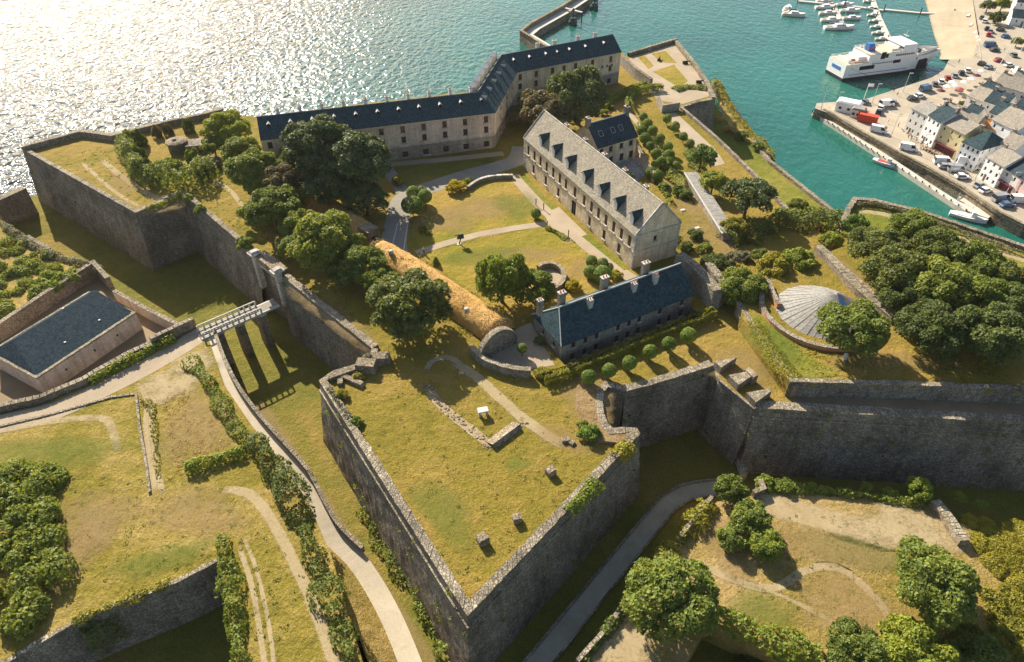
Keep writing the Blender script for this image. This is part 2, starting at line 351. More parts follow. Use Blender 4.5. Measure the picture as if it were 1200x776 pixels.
def offs(pts, d):
    out = []; n = len(pts)
    for i, p in enumerate(pts):
        ns = []
        if i > 0: t = (pts[i] - pts[i - 1]).xy.normalized(); ns.append(Vector((t.y, -t.x)))
        if i < n - 1: t = (pts[i + 1] - pts[i]).xy.normalized(); ns.append(Vector((t.y, -t.x)))
        m = ns[0] if len(ns) == 1 else (ns[0] + ns[1])
        m.normalize(); k = d / max(0.45, m.dot(ns[0]))
        out.append(Vector((p.x + m.x * k, p.y + m.y * k, p.z)))
    return out
def resample(pts, step):
    out = []
    for a, b_ in zip(pts[:-1], pts[1:]):
        n = max(1, int((b_ - a).length / step))
        out += [a.lerp(b_, i / n) for i in range(n)]
    return out + [pts[-1]]
# battered masonry wall: polyline = outer top edge, the outside lies on the right of travel
def rampart(name, pts, zbot, label, batter=0.14, para=0.55, cw=1.3, mat='rampart_stone', cmat='coping_stone', cordon=True, cat='rampart wall', stone=1.15, rough=0.07, group=None):
    t = thing(name, label, cat, pts[0].copy(), group)
    H_ = max(p.z for p in pts) - zbot + para; rows = max(2, int(H_ / 1.1))
    mb = MB(); grid = []
    # same number of columns in each row: resample each offset polyline by the base segmentation
    segs = [max(1, int((b_ - a).length / 1.2)) for a, b_ in zip(pts[:-1], pts[1:])]
    for k in range(rows + 1):
        f = k / rows; row = []
        pl = offs(pts, batter * H_ * f)
        for i, n in enumerate(segs):
            for j in range(n + (1 if i == len(segs) - 1 else 0)):
                q = pl[i].lerp(pl[i + 1], j / n); zt = pts[i].lerp(pts[i + 1], j / n).z + para
                z = zt + (zbot - zt) * f
                row.append((q.x + random.uniform(-rough, rough), q.y + random.uniform(-rough, rough), z + (random.uniform(-.04, .06) if k == 0 else 0)))
        grid.append(row)
    nc = len(grid[0]); vs = [v for r_ in grid for v in r_]
    fs = [(k * nc + i, (k + 1) * nc + i, (k + 1) * nc + i + 1, k * nc + i + 1) for k in range(rows) for i in range(nc - 1)]
    mb.add(vs, fs, mat); mb.build('wall_face', t)
    # inner face of the parapet + coping stones laid one by one
    mb = MB(); inner = offs(pts, -cw)
    for i in range(len(pts) - 1):
        a, b_ = inner[i], inner[i + 1]
        mb.quad((b_.x, b_.y, b_.z - .3), (a.x, a.y, a.z - .3), (a.x, a.y, a.z + para), (b_.x, b_.y, b_.z + para), mat)
    mb.build('parapet_back', t)
    mb = MB(); outer = offs(pts, 0.10)
    for i in range(len(pts) - 1):
        L = (pts[i + 1] - pts[i]).length; n = max(1, int(L / stone)); g_ = 0.035 / max(L, .1)
        for j in range(n):
            f0, f1 = j / n + g_, (j + 1) / n - g_
            zz = para + random.uniform(-0.03, 0.05); e0 = random.uniform(-.06, .06); e1 = random.uniform(-.12, .12)
            a = outer[i].lerp(outer[i + 1], f0); b_ = outer[i].lerp(outer[i + 1], f1); c = inner[i].lerp(inner[i + 1], f1); d = inner[i].lerp(inner[i + 1], f0)
            dn = (c - b_).normalized()
            a = a - dn * e0; b_ = b_ - dn * e0; c = c + dn * e1; d = d + dn * e1
            vs = [(q.x, q.y, q.z + zz + dz) for dz in (-0.18, 0.12) for q in (a, b_, c, d)]
            mb.add(vs, [(4, 5, 6, 7), (0, 1, 5, 4), (1, 2, 6, 5), (2, 3, 7, 6), (3, 0, 4, 7)], cmat)
    mb.build('coping_stones', t, kind='stuff')
    if cordon:
        mb = MB(); dz = para + 0.0; k = batter * (1.5 + para)
        o0, o1 = offs(pts, k - .1), offs(pts, k + 0.2)
        for i in range(len(pts) - 1):
            z0, z1 = pts[i].z - 1.6, pts[i].z - 1.3
            A, B, C, D = o0[i], o0[i + 1], o1[i + 1], o1[i]
            vs = [(q.x, q.y, z) for z in (z0, z1) for q in (A, B, C, D)]
            mb.add(vs, [(4, 7, 6, 5), (3, 2, 6, 7), (0, 1, 2, 3)], cmat)
        mb.build('string_course', t)
    return t
# free-standing wall (both faces), centreline polyline
def fwall(name, pts, h, thick, label, mat='rubble_stone', cmat='coping_stone', cat='wall', stone=1.0, zb=None, group=None):
    t = thing(name, label, cat, pts[0].copy(), group); pts = resample(pts, 2.5)
    L_, R_ = offs(pts, thick / 2), offs(pts, -thick / 2); mb = MB(); n = len(pts)
    for i in range(n - 1):
        for A, B in ((L_[i], L_[i + 1]), (R_[i + 1], R_[i])):
            za = (zb if zb is not None else A.z - .4); zc = (zb if zb is not None else B.z - .4)
            mb.quad((A.x, A.y, za), (B.x, B.y, zc), (B.x, B.y, B.z + h), (A.x, A.y, A.z + h), mat)
    for i, s_ in ((0, 1), (n - 1, -1)):
        A, B = (R_[i], L_[i]) if s_ > 0 else (L_[i], R_[i]); z0 = zb if zb is not None else A.z - .4
        mb.quad((A.x, A.y, z0), (B.x, B.y, z0), (B.x, B.y, B.z + h), (A.x, A.y, A.z + h), mat)
    mb.build('wall_face', t)
    mb = MB(); L_, R_ = offs(pts, thick / 2 + .06), offs(pts, -thick / 2 - .06)
    for i in range(n - 1):
        L = (pts[i + 1] - pts[i]).length; k = max(1, int(L / stone))
        for j in range(k):
            f0, f1 = j / k + .015, (j + 1) / k - .015; dz = random.uniform(-.02, .04)
            q = [L_[i].lerp(L_[i + 1], f0), L_[i].lerp(L_[i + 1], f1), R_[i].lerp(R_[i + 1], f1), R_[i].lerp(R_[i + 1], f0)]
            mb.add([(p.x, p.y, p.z + h + z) for z in (-.05 + dz, .14 + dz) for p in q], [(4, 5, 6, 7), (0, 1, 5, 4), (1, 2, 6, 5), (2, 3, 7, 6), (3, 0, 4, 7)], cmat)
    mb.build('coping_stones', t, kind='stuff'); return t

# worn ribbon / patch with broken edges, laid 2-3 cm above the grass
def cover_mesh(name, vs, fs, cov, mat, kind='structure'):
    me = bpy.data.meshes.new(name); me.from_pydata([tuple(v) for v in vs], [], fs); me.materials.append(MATS[mat])
    a = me.attributes.new('cover', 'FLOAT', 'POINT'); a.data.foreach_set('value', cov); me.update()
    return tag(link(name, me), kind=kind)
LIFT = [0.02]
def spline(pts, step=1.5):
    out = []; n = len(pts)
    for i in range(n - 1):
        p0, p1, p2, p3 = pts[max(i - 1, 0)], pts[i], pts[i + 1], pts[min(i + 2, n - 1)]
        k = max(1, int((p2 - p1).length / step))
        for j in range(k):
            t = j / k
            out.append(0.5 * ((2 * p1) + (p2 - p0) * t + (2 * p0 - 5 * p1 + 4 * p2 - p3) * t * t + (3 * p1 - p0 - 3 * p2 + p3) * t ** 3))
    return out + [pts[-1]]
def track(name, pts, width, mat, curve=True, soft=1.0, lift=None):
    if lift is None: LIFT[0] += 0.0045; lift = LIFT[0]
    pts = spline(pts) if curve else resample(pts, 2)
    w_ = width / 2; rows = [offs(pts, w_ * k) for k in (-1.35, -0.75, 0, 0.75, 1.35)]
    vs, cov, fs = [], [], []; n = len(pts)
    for k, r_ in enumerate(rows):
        for i, p in enumerate(r_):
            vs.append((p.x, p.y, p.z + lift)); e = min(1, (i + .3) / 2.0, (n - 1 - i + .3) / 2.0)
            cov.append((-0.6, 1.0, 1.15, 1.0, -0.6)[k] * soft - (1 - e) * .8)
    for k in range(4):
        for i in range(n - 1): fs.append((k * n + i, k * n + i + 1, (k + 1) * n + i + 1, (k + 1) * n + i))
    return cover_mesh(name, vs, fs, cov, mat)
def patch(name, c, rx, ry, mat, rot=0, soft=1.0):
    LIFT[0] += 0.0045; vs = [(c.x, c.y, c.z + LIFT[0])]; cov = [1.1 * soft]; fs = []; K = 28
    for r_, cv in ((0.6, 0.85), (1.0, 0.35), (1.35, -0.6)):
        for i in range(K):
            t = 2 * math.pi * i / K; rr = r_ * (1 + 0.12 * math.sin(3 * t + c.x) + .07 * math.sin(5 * t))
            x, y = rx * rr * math.cos(t), ry * rr * math.sin(t)
            vs.append((c.x + x * math.cos(rot) - y * math.sin(rot), c.y + x * math.sin(rot) + y * math.cos(rot), c.z + LIFT[0])); cov.append(cv * soft)
    for i in range(K):
        j = (i + 1) % K; fs.append((0, 1 + i, 1 + j))
        for q in range(2): fs.append((1 + q * K + i, 1 + (q + 1) * K + i, 1 + (q + 1) * K + j, 1 + q * K + j))
    return cover_mesh(name, vs, fs, cov, mat)
def ribbon(name, pts, width, mat, lift=0.02, curve=True, skirt=None):
    pts = spline(pts) if curve else pts
    a, b_ = offs(pts, width / 2), offs(pts, -width / 2); mb = MB()
    for i in range(len(pts) - 1):
        q = [Vector((p.x, p.y, p.z + lift)) for p in (a[i], a[i + 1], b_[i + 1], b_[i])]
        mb.quad(q[0], q[1], q[2], q[3], mat)
        if skirt is not None:
            for u, v in ((q[0], q[1]), (q[2], q[3])): mb.quad((u.x, u.y, skirt), (v.x, v.y, skirt), v, u, 'earth')
    return mb.build(name, kind='structure')

# ------------------------------------------------------------------ foliage
def leaf_mesh(name, C, Nrm, size, mat, jitter=0.9):
    n = len(C); C = np.asarray(C, float); Nn = np.asarray(Nrm, float) + rng.normal(0, jitter, (n, 3))
    Nn /= np.linalg.norm(Nn, axis=1)[:, None] + 1e-9
    a = np.cross(Nn, rng.normal(0, 1, (n, 3))); a /= np.linalg.norm(a, axis=1)[:, None] + 1e-9; b_ = np.cross(Nn, a)
    s = size * rng.uniform(0.6, 1.35, (n, 1)); e = s * rng.uniform(0.55, 0.95, (n, 1))
    V = np.stack([C - a * s, C - b_ * e + a * s * .15, C + a * s, C + b_ * e + a * s * .1], 1).reshape(-1, 3)
    me = bpy.data.meshes.new(name); me.vertices.add(4 * n); me.vertices.foreach_set('co', V.ravel())
    me.loops.add(4 * n); me.loops.foreach_set('vertex_index', np.arange(4 * n, dtype=np.int32))
    me.polygons.add(n); me.polygons.foreach_set('loop_start', np.arange(0, 4 * n, 4, dtype=np.int32)); me.polygons.foreach_set('loop_total', np.full(n, 4, dtype=np.int32))
    me.materials.append(MATS[mat]) if mat else None
    me.update(calc_edges=True); return me
def dirs(n):
    d = rng.normal(0, 1, (n, 3)); return d / np.linalg.norm(d, axis=1)[:, None]
def crown_points(nl, nleaf, flat=0.8, lobe=(0.26, 0.42), low=-0.45, core=0.62):
    L = []
    while len(L) < nl:
        d = dirs(1)[0]
        if d[2] < low: continue
        rr = random.uniform(*lobe); k = random.uniform(core, 0.95) - rr * 0.25
        c = d * k; c[2] *= flat
        if all(np.linalg.norm(c - q[0]) > 0.55 * rr for q in L): L.append((c, rr))
        elif random.random() < .05: L.append((c, rr))
    cs = np.array([l[0] for l in L]); rs = np.array([l[1] for l in L])
    prob = rs ** 2 / (rs ** 2).sum(); idx = rng.choice(nl, nleaf * 2, p=prob); d = dirs(nleaf * 2); d[:, 2] = np.where(d[:, 2] < -0.3, -d[:, 2], d[:, 2])
    pts = cs[idx] + d * (rs[idx] * rng.uniform(0.78, 1.08, nleaf * 2))[:, None]
    keep = np.ones(len(pts), bool)
    for c, r_ in L:
        ins = np.linalg.norm(pts - c, axis=1) < r_ * 0.72; keep &= ~ins
    pts, d = pts[keep][:nleaf], d[keep][:nleaf]
    pts += rng.normal(0, .012, pts.shape)
    return pts, d
PROTO = {}
def protos():
    def mk(key, nvar, nl, nleaf, size, **kw):
        PROTO[key] = []
        for i in range(nvar):
            p, d = crown_points(nl, nleaf, **kw)
            PROTO[key].append((p, d, size))
    mk('big', 6, 62, 12000, 0.043, lobe=(0.15, 0.33))
    mk('flat', 2, 60, 10000, 0.042, flat=0.55, low=-0.2, lobe=(.13, .28))
    mk('mid', 5, 30, 4600, 0.066, lobe=(.18, .38))
    mk('shrub', 5, 16, 1900, 0.1, low=-0.1)
    PROTO['ball'] = []
    for i in range(2):
        d = dirs(2600); PROTO['ball'].append((d * (rng.uniform(.9, 1.0, 2600) * (1 + .03 * np.sin(d[:, 0] * 6 + i)))[:, None], d, 0.075))
    PROTO['cone'] = []
    for i in range(3):
        n = 2600; h = rng.uniform(0, 1, n) ** 0.85; a = rng.uniform(0, 2 * math.pi, n)
        rr = (1 - h) ** 0.65 * (1 + .16 * np.sin(a * 3 + h * 9 + i)) * rng.uniform(.8, 1.02, n)
        PROTO['cone'].append((np.stack([np.cos(a) * rr, np.sin(a) * rr, h * 3.4 - 1.0], 1), np.stack([np.cos(a), np.sin(a), .4 * np.ones(n)], 1), 0.12))
protos()
CR = {}
def crown_me(key, i, mat):
    k = (key, i % len(PROTO[key]), mat)
    if k not in CR: p, d, s = PROTO[key][k[1]]; CR[k] = leaf_mesh('crown', p, d, s, mat, 0.35 if key == 'ball' else 0.75)
    return CR[k]
def trunk_me(h, r, spread, n=5, seed=0):
    rd = random.Random(seed); mb = MB(); top = (rd.uniform(-.2, .2), rd.uniform(-.2, .2), h)
    mb.tube((0, 0, -.3), (0, 0, h * .15), r * 1.5, r * 1.05, 'bark', 9, False); mb.tube((0, 0, h * .15), top, r * 1.05, r * .6, 'bark', 9, False)
    for i in range(n):
        a = 2 * math.pi * i / n + rd.uniform(-.4, .4); z = h * rd.uniform(.55, .95)
        p = Vector((top[0] * z / h, top[1] * z / h, z)); q = p + Vector((math.cos(a) * spread * .45, math.sin(a) * spread * .45, spread * .35)); e = q + Vector((math.cos(a) * spread * .3, math.sin(a) * spread * .3, spread * .3))
        mb.tube(p, q, r * .42, r * .25, 'bark', 6, False); mb.tube(q, e, r * .25, r * .08, 'bark', 6, False)
    return mb.mesh('trunk', smooth=True)
tcount = [0]
def tree(px, py, rpx, label, z=20.0, h=None, key='big', mat='leaf_mid', name='tree', cat='tree', group=None, sz=0.85, hk=None):
    """(px,py) crown centre in the photo, rpx its half width there, z the ground height"""
    s = scale_at(px, py, z); R = rpx / s
    zc = z + (h if h is not None else R * (hk if hk else 1.05))        # crown centre height
    c = P(px, py, zc); i = tcount[0]; tcount[0] += 1
    t = thing(name, label, cat, (c.x, c.y, z), group)
    if key in ('big', 'flat', 'mid') and zc - z > 1.0: link('trunk', trunk_me(max(.8, zc - z), max(.12, R * .065), R, seed=i), t)
    o = link('crown', crown_me(key, i, mat), t, (0, 0, zc - z), random.uniform(0, 6.28), (R * random.uniform(.93, 1.07), R * random.uniform(.93, 1.07), R * sz * random.uniform(.95, 1.08)))
    return t
def shrub(px, py, rpx, label, z=20.0, mat='leaf_mid', key='shrub', name='shrub', cat='shrub', group=None, sz=0.8):
    s = scale_at(px, py, z); R = rpx / s; c = P(px, py, z + R * .45); i = tcount[0]; tcount[0] += 1
    t = link(name, crown_me(key, i, mat), None, (c.x, c.y, z + R * .35), random.uniform(0, 6.28), (R * random.uniform(.9, 1.12), R * random.uniform(.9, 1.12), R * sz))
    return tag(t, label, cat, group)
def topiary(px, py, rpx, label, z=20.0, stem=1.2, mat='leaf_topiary', group=None, shape=1.0, name='topiary_tree'):
    s = scale_at(px, py, z); R = rpx / s; zc = stem + R * .9; c = P(px, py, z + zc); i = tcount[0]; tcount[0] += 1
    t = thing(name, label, 'topiary', (c.x, c.y, z), group)
    mb = MB(); mb.tube((c.x, c.y, z - .1), (c.x, c.y, z + zc), .1, .08, 'bark', 8); mb.build('trunk', t)
    link('crown', crown_me('ball', i, mat), t, (0, 0, zc), random.uniform(0, 6), (R, R, R * shape)); return t
# hedge / thicket: bumpy leafy mass along a polyline (world points at ground level)
def hedge(name, pts, width, height, label, mat='leaf_mid', size=0.28, dens=9, lumps=0.35, cat='hedge', flat=False, curve=True, group=None):
    pts = spline(pts, 1.0) if curve else resample(pts, 1.0)
    Cs, Ns = [], []; ph = random.uniform(0, 9)
    acc = 0.0
    for i in range(len(pts) - 1):
        a, b_ = pts[i], pts[i + 1]; L = (b_ - a).length; t = (b_ - a).normalized(); nr = Vector((t.y, -t.x, 0))
        lw = width / 2 * (1 + lumps * (math.sin(acc * .9 + ph) * .5 + math.sin(acc * .37 + 2 * ph) * .5 + random.uniform(-.25, .25)))
        lh = height * (1 + lumps * (math.sin(acc * .7 + ph * 3) * .5 + math.sin(acc * 1.9) * .3 + random.uniform(-.25, .25)))
        acc += L; n = int(dens * L * (2 * lw + 2 * lh) * .5 / (size * size * 10) * 2.6) + 3
        u = rng.uniform(0, 1, n); ang = rng.uniform(-0.15, math.pi + .15, n)
        if flat: e = 0.35; cx = np.sign(np.cos(ang)) * np.abs(np.cos(ang)) ** e; cz = np.abs(np.sin(ang)) ** e
        else: cx = np.cos(ang); cz = np.maximum(np.sin(ang), -.1)
        rr = rng.uniform(.82, 1.08, n) if not flat else rng.uniform(.95, 1.03, n)
        base = np.array(a)[None] + np.outer(u * L, np.array(t))
        if flat: P_ = base + np.outer(cx * lw * rr, np.array(nr)) + np.outer(cz * lh * rr, (0, 0, 1)) * np.array([1, 1, 1])
        else: P_ = base + np.outer(cx * lw * rr, np.array(nr)) + np.outer(cz * lh * rr, (0, 0, 1))
        Cs.append(P_); Ns.append(np.outer(cx, np.array(nr)) + np.outer(cz, (0, 0, 1)))
    C = np.concatenate(Cs); Nn = np.concatenate(Ns); off = np.array(pts[0]); me = leaf_mesh(name, C - off, Nn, size, mat, .55)
    o = link(name, me, None, pts[0]); return tag(o, label, cat, group)
def thicket(name, poly, height, label, mat, n, size=0.3, cat='thicket', kind='stuff', rr=(1.2, 2.6), z=None):
    """tangled scrub nobody could count: leafy mounds over a ground polygon"""
    xs = [p.x for p in poly]; ys = [p.y for p in poly]; z0 = sum(p.z for p in poly) / len(poly); C, D = [], []
    def inside(x, y):
        r_ = False; j = len(poly) - 1
        for i in range(len(poly)):
            if (poly[i].y > y) != (poly[j].y > y) and x < (poly[j].x - poly[i].x) * (y - poly[i].y) / (poly[j].y - poly[i].y) + poly[i].x: r_ = not r_
            j = i
        return r_
    k = 0; tries = 0
    while k < n and tries < n * 40:
        tries += 1; x, y = random.uniform(min(xs), max(xs)), random.uniform(min(ys), max(ys))
        if not inside(x, y): continue
        R = random.uniform(*rr); h = height * random.uniform(.55, 1.1); m = int(7.5 * R * R / (size * size) * .9); d = dirs(m); d[:, 2] = np.abs(d[:, 2])
        C.append(np.array([x, y, z0 + max(0, h - R) * .6]) + d * np.array([R, R, min(R, h)]) * rng.uniform(.8, 1.08, (m, 1)) * (1 + .14 * np.sin(d[:, :1] * 5 + k) * np.cos(d[:, 1:2] * 6 + k))); D.append(d); k += 1
    o = link(name, leaf_mesh(name, np.concatenate(C), np.concatenate(D), size, mat, .6)); return tag(o, label, None, None, kind) if kind else tag(o, label, cat)

# ------------------------------------------------------------------ buildings
WM = {}
def window_me(w_, h, fr, depth=0.0, mull=True, pane='glass'):
    k = (round(w_, 2), round(h, 2), fr, mull, pane)
    if k not in WM:
        mb = MB(); e = min(0.14, w_ * .14)
        def bar(x0, x1, z0, z1): mb.add([(x, y, z) for z in (z0, z1) for x, y in ((x0, -.05), (x1, -.05), (x1, .05), (x0, .05))], [(0, 1, 5, 4), (1, 2, 6, 5), (3, 0, 4, 7), (4, 5, 6, 7), (3, 2, 1, 0)], fr)
        bar(-w_ / 2, -w_ / 2 + e, -h / 2, h / 2); bar(w_ / 2 - e, w_ / 2, -h / 2, h / 2); bar(-w_ / 2 + e, w_ / 2 - e, -h / 2, -h / 2 + e); bar(-w_ / 2 + e, w_ / 2 - e, h / 2 - e, h / 2)
        if mull: bar(-.04, .04, -h / 2 + e, h / 2 - e); bar(-w_ / 2 + e, w_ / 2 - e, -.035, .035)
        p = MB(); p.quad((-w_ / 2 + e * .5, .02, -h / 2 + e * .5), (w_ / 2 - e * .5, .02, -h / 2 + e * .5), (w_ / 2 - e * .5, .02, h / 2 - e * .5), (-w_ / 2 + e * .5, .02, h / 2 - e * .5), pane)
        WM[k] = (mb.mesh('window'), p.mesh('pane'))
    return WM[k]
def sill_me(w_):
    if ('sill', w_) not in WM:
        mb = MB(); mb.box((0, -.1, 0), (w_ + .3, .3, .14), 'granite_trim'); WM[('sill', w_)] = mb.mesh('sill')
    return WM[('sill', w_)]
def facade(mb, A, B, z0, z1, rects, mat, out, t, fr='shutter_red', sub=True, rev=.22, zmat=None):
    """wall from A to B (xy) with real openings; rects = (s, zc, w, h[, kind])"""
    d = (B - A).xy; L = d.length; d = d / L
    if rects: rects = [r_ for r_ in rects if r_[2] / 2 + .1 < r_[0] < L - r_[2] / 2 - .1]
    xs = sorted({0.0, L, *[r_[0] - r_[2] / 2 for r_ in rects], *[r_[0] + r_[2] / 2 for r_ in rects]})
    zs = {z0, z1, *[max(z0, r_[1] - r_[3] / 2) for r_ in rects], *[min(z1, r_[1] + r_[3] / 2) for r_ in rects]}
    if zmat: zs.add(zmat[0])
    zs = sorted(zs)
    def pt(s, z, k=0.0): return (A.x + d.x * s - out.x * k, A.y + d.y * s - out.y * k, z)
    for i in range(len(xs) - 1):
        for j in range(len(zs) - 1):
            xm, zm = (xs[i] + xs[i + 1]) / 2, (zs[j] + zs[j + 1]) / 2
            if any(abs(xm - r_[0]) < r_[2] / 2 and abs(zm - r_[1]) < r_[3] / 2 for r_ in rects): continue
            mb.quad(pt(xs[i], zs[j]), pt(xs[i + 1], zs[j]), pt(xs[i + 1], zs[j + 1]), pt(xs[i], zs[j + 1]), zmat[1] if zmat and zm < zmat[0] else mat)
    rz = math.atan2(d.y, d.x)
    if Vector((math.sin(rz), -math.cos(rz))).dot(out.xy) < 0: rz += math.pi
    for r_ in rects:
        x0, x1, a, b_ = r_[0] - r_[2] / 2, r_[0] + r_[2] / 2, max(z0, r_[1] - r_[3] / 2), min(z1, r_[1] + r_[3] / 2)
        for (p, q) in (((x0, a), (x1, a)), ((x1, a), (x1, b_)), ((x1, b_), (x0, b_)), ((x0, b_), (x0, a))):
            mb.quad(pt(*p), pt(*q), pt(*q, rev), pt(*p, rev), mat)
        knd = r_[4] if len(r_) > 4 else 'window'
        c = Vector(pt(r_[0], (a + b_) / 2, rev - .06)); off = t.location
        if knd == 'door':
            mbd = MB(); mbd.box((0, 0, -(b_ - a) / 2), (r_[2], .08, b_ - a), r_[5] if len(r_) > 5 else 'burgundy_wood'); mbd.box((0, -.06, -(b_ - a) / 2 + .05), (.06, .06, b_ - a - .1), 'wood')
            link('door', mbd.mesh('door'), t, c - off, rz)
        else:
            f_, p_ = window_me(r_[2], b_ - a, fr, mull=sub); o = link('window', f_, t, c - off, rz); link('pane', p_, o)
            if sub: link('sill', sill_me(round(r_[2], 2)), o, (0, -rev + .06, -(b_ - a) / 2 - .14))
def spos(A, B, px, z):
    """distance along A->B where the wall line at height z passes photo column px"""
    lo, hi = -.1, 1.1
    f = lambda t: Q((A.x + (B.x - A.x) * t, A.y + (B.y - A.y) * t, z))[0] - px
    s0 = f(lo) > 0
    for _ in range(40):
        m_ = (lo + hi) / 2
        if (f(m_) > 0) == s0: lo = m_
        else: hi = m_
    return lo * (B - A).xy.length
def roof_mesh(A, B, C, D, z, rh, hipA, hipB, over, mat, under='wood', shift=.5):
    """A,B front eaves, C,D back eaves; ridge parallel to AB"""
    t = (B - A).normalized(); n = (D - A).normalized(); o = over
    a, b_, c, d = A - t * (o if hipA else .15) - n * o, B + t * (o if hipB else .15) - n * o, C + t * (o if hipB else .15) + n * o, D - t * (o if hipA else .15) + n * o
    dp = (D - A).length; z_ = z - o * rh / (dp * .5)
    r0 = a.lerp(d, shift) + t * (hipA + (o if hipA else 0)); r1 = b_.lerp(c, shift) - t * (hipB + (o if hipB else 0))
    V = [Vector((p.x, p.y, z_)) for p in (a, b_, c, d)] + [Vector((p.x, p.y, z + rh)) for p in (r0, r1)]
    mb = MB(); th = Vector((0, 0, .16)); vs = [v + th for v in V] + V
    top = [(0, 1, 5, 4), (2, 3, 4, 5)]; sides = [(1, 2, 5), (3, 0, 4)]
    mb.add(vs, top, mat); mb.add(vs, [tuple(i + 6 for i in reversed(f)) for f in top], under)
    if hipA: mb.add(vs, [sides[1]], mat)
    if hipB: mb.add(vs, [sides[0]], mat)
    for i, j in ((0, 1), (2, 3)): mb.add(vs, [(i + 6, j + 6, j, i)], 'lead_white' if False else mat)
    for f, hp in ((sides[0], hipB), (sides[1], hipA)):
        if hp: mb.add(vs, [(f[0] + 6, f[1] + 6, f[1], f[0])], mat)
        else: mb.add(vs, [(f[0] + 6, f[2] + 6, f[2], f[0]), (f[2] + 6, f[1] + 6, f[1], f[2])], 'granite_trim')
    return mb, V[4] + th, V[5] + th
def ridge_cap(t, a, b_, mat='lead_white', r=.16):
    mb = MB(); mb.tube(a, b_, r, r, mat, 6); mb.build('ridge', t)
def chimney(t, p, w_, d_, h, rz, pots=2, mat='facade_grey', cap='granite_trim', name='chimney'):
    mb = MB(); mb.box((p[0], p[1], p[2]), (w_, d_, h), mat, rz); mb.box((p[0], p[1], p[2] + h), (w_ + .2, d_ + .2, .16), cap, rz)
    for i in range(pots):
        k = (i - (pots - 1) / 2) * w_ / max(1, pots) * .9; x, y = p[0] + math.cos(rz) * k, p[1] + math.sin(rz) * k
        mb.tube((x, y, p[2] + h + .16), (x, y, p[2] + h + .6), .14, .11, 'terracotta', 8)
    return mb.build(name, t)
def house(name, label, A, B, depth, z0, h, rh, wall='facade_cream', roof='slate_dark', hipA=0, hipB=0, front=(), gableA=(), gableB=(), fr='shutter_red', sub=True, over=.3, chim=(), cat='building', zmat=None, cap='lead_white', group=None, shift=.5, back=(), quoins=False):
    A = Vector((A.x, A.y, 0)); B = Vector((B.x, B.y, 0)); t_ = (B - A).normalized(); n = Vector((-t_.y, t_.x, 0)); C, D = B + n * depth, A + n * depth
    t = thing(name, label, cat, ((A.x + C.x) / 2, (A.y + C.y) / 2, z0), group); mb = MB(); z1 = z0 + h
    facade(mb, A, B, z0 - .5, z1, list(front), wall, -n, t, fr, sub, zmat=zmat)
    facade(mb, B, C, z0 - .5, z1, list(gableB), wall, t_, t, fr, sub, zmat=zmat)
    facade(mb, C, D, z0 - .5, z1, list(back), wall, n, t, fr, sub, zmat=zmat)
    facade(mb, D, A, z0 - .5, z1, list(gableA), wall, -t_, t, fr, sub, zmat=zmat)
    for e0, e1, hp in ((A, D, hipA), (B, C, hipB)):
        if not hp:
            m_ = e0.lerp(e1, shift); mb.add([(e0.x, e0.y, z1), (e1.x, e1.y, z1), (m_.x, m_.y, z1 + rh)], [(0, 1, 2)], wall)
    mb.build('wall', t)
    rb, r0, r1 = roof_mesh(A, B, C, D, z1, rh, hipA, hipB, over, roof, shift=shift); ro = rb.build('roof', t)
    if cap: 
        mr = MB(); mr.tube(r0, r1, .14, .14, cap, 6)
        if hipA: mr.tube(r0, rb.v[0], .1, .1, cap, 5); mr.tube(r0, rb.v[3], .1, .1, cap, 5)
        if hipB: mr.tube(r1, rb.v[1], .1, .1, cap, 5); mr.tube(r1, rb.v[2], .1, .1, cap, 5)
        mr.build('ridge', t)
    rz = math.atan2(t_.y, t_.x)
    for c in chim:      # (fraction along ridge, across 0 front..1 back, width, depth, height above ridge, pots)
        q = A.lerp(B, c[0]).lerp(D.lerp(C, c[0]), c[1]); k = 1 - abs(c[1] - .5) * 2
        base = z1 + rh * k - 1.0; chimney(t, (q.x, q.y, base), c[2], c[3], c[4] + 1.0 + rh * (1 - k), rz, c[5])
    if quoins:
        mq = MB()
        for c_, s1, s2 in ((A, 1, 1), (B, -1, 1), (C, -1, -1), (D, 1, -1)):
            zz = z0; k = 0
            while zz < z1 - .45:
                e = .75 if k % 2 else .5; q = c_ + t_ * s1 * (e / 2 - .04) + n * s2 * (e / 2 - .04); mq.box((q.x, q.y, zz), (e, e, .42), 'granite_trim', rz); zz += .45; k += 1
        mq.build('quoins', t, kind='stuff')
    t['axes'] = 0; del t['axes']
    return t, A, B, C, D, t_, n, z1
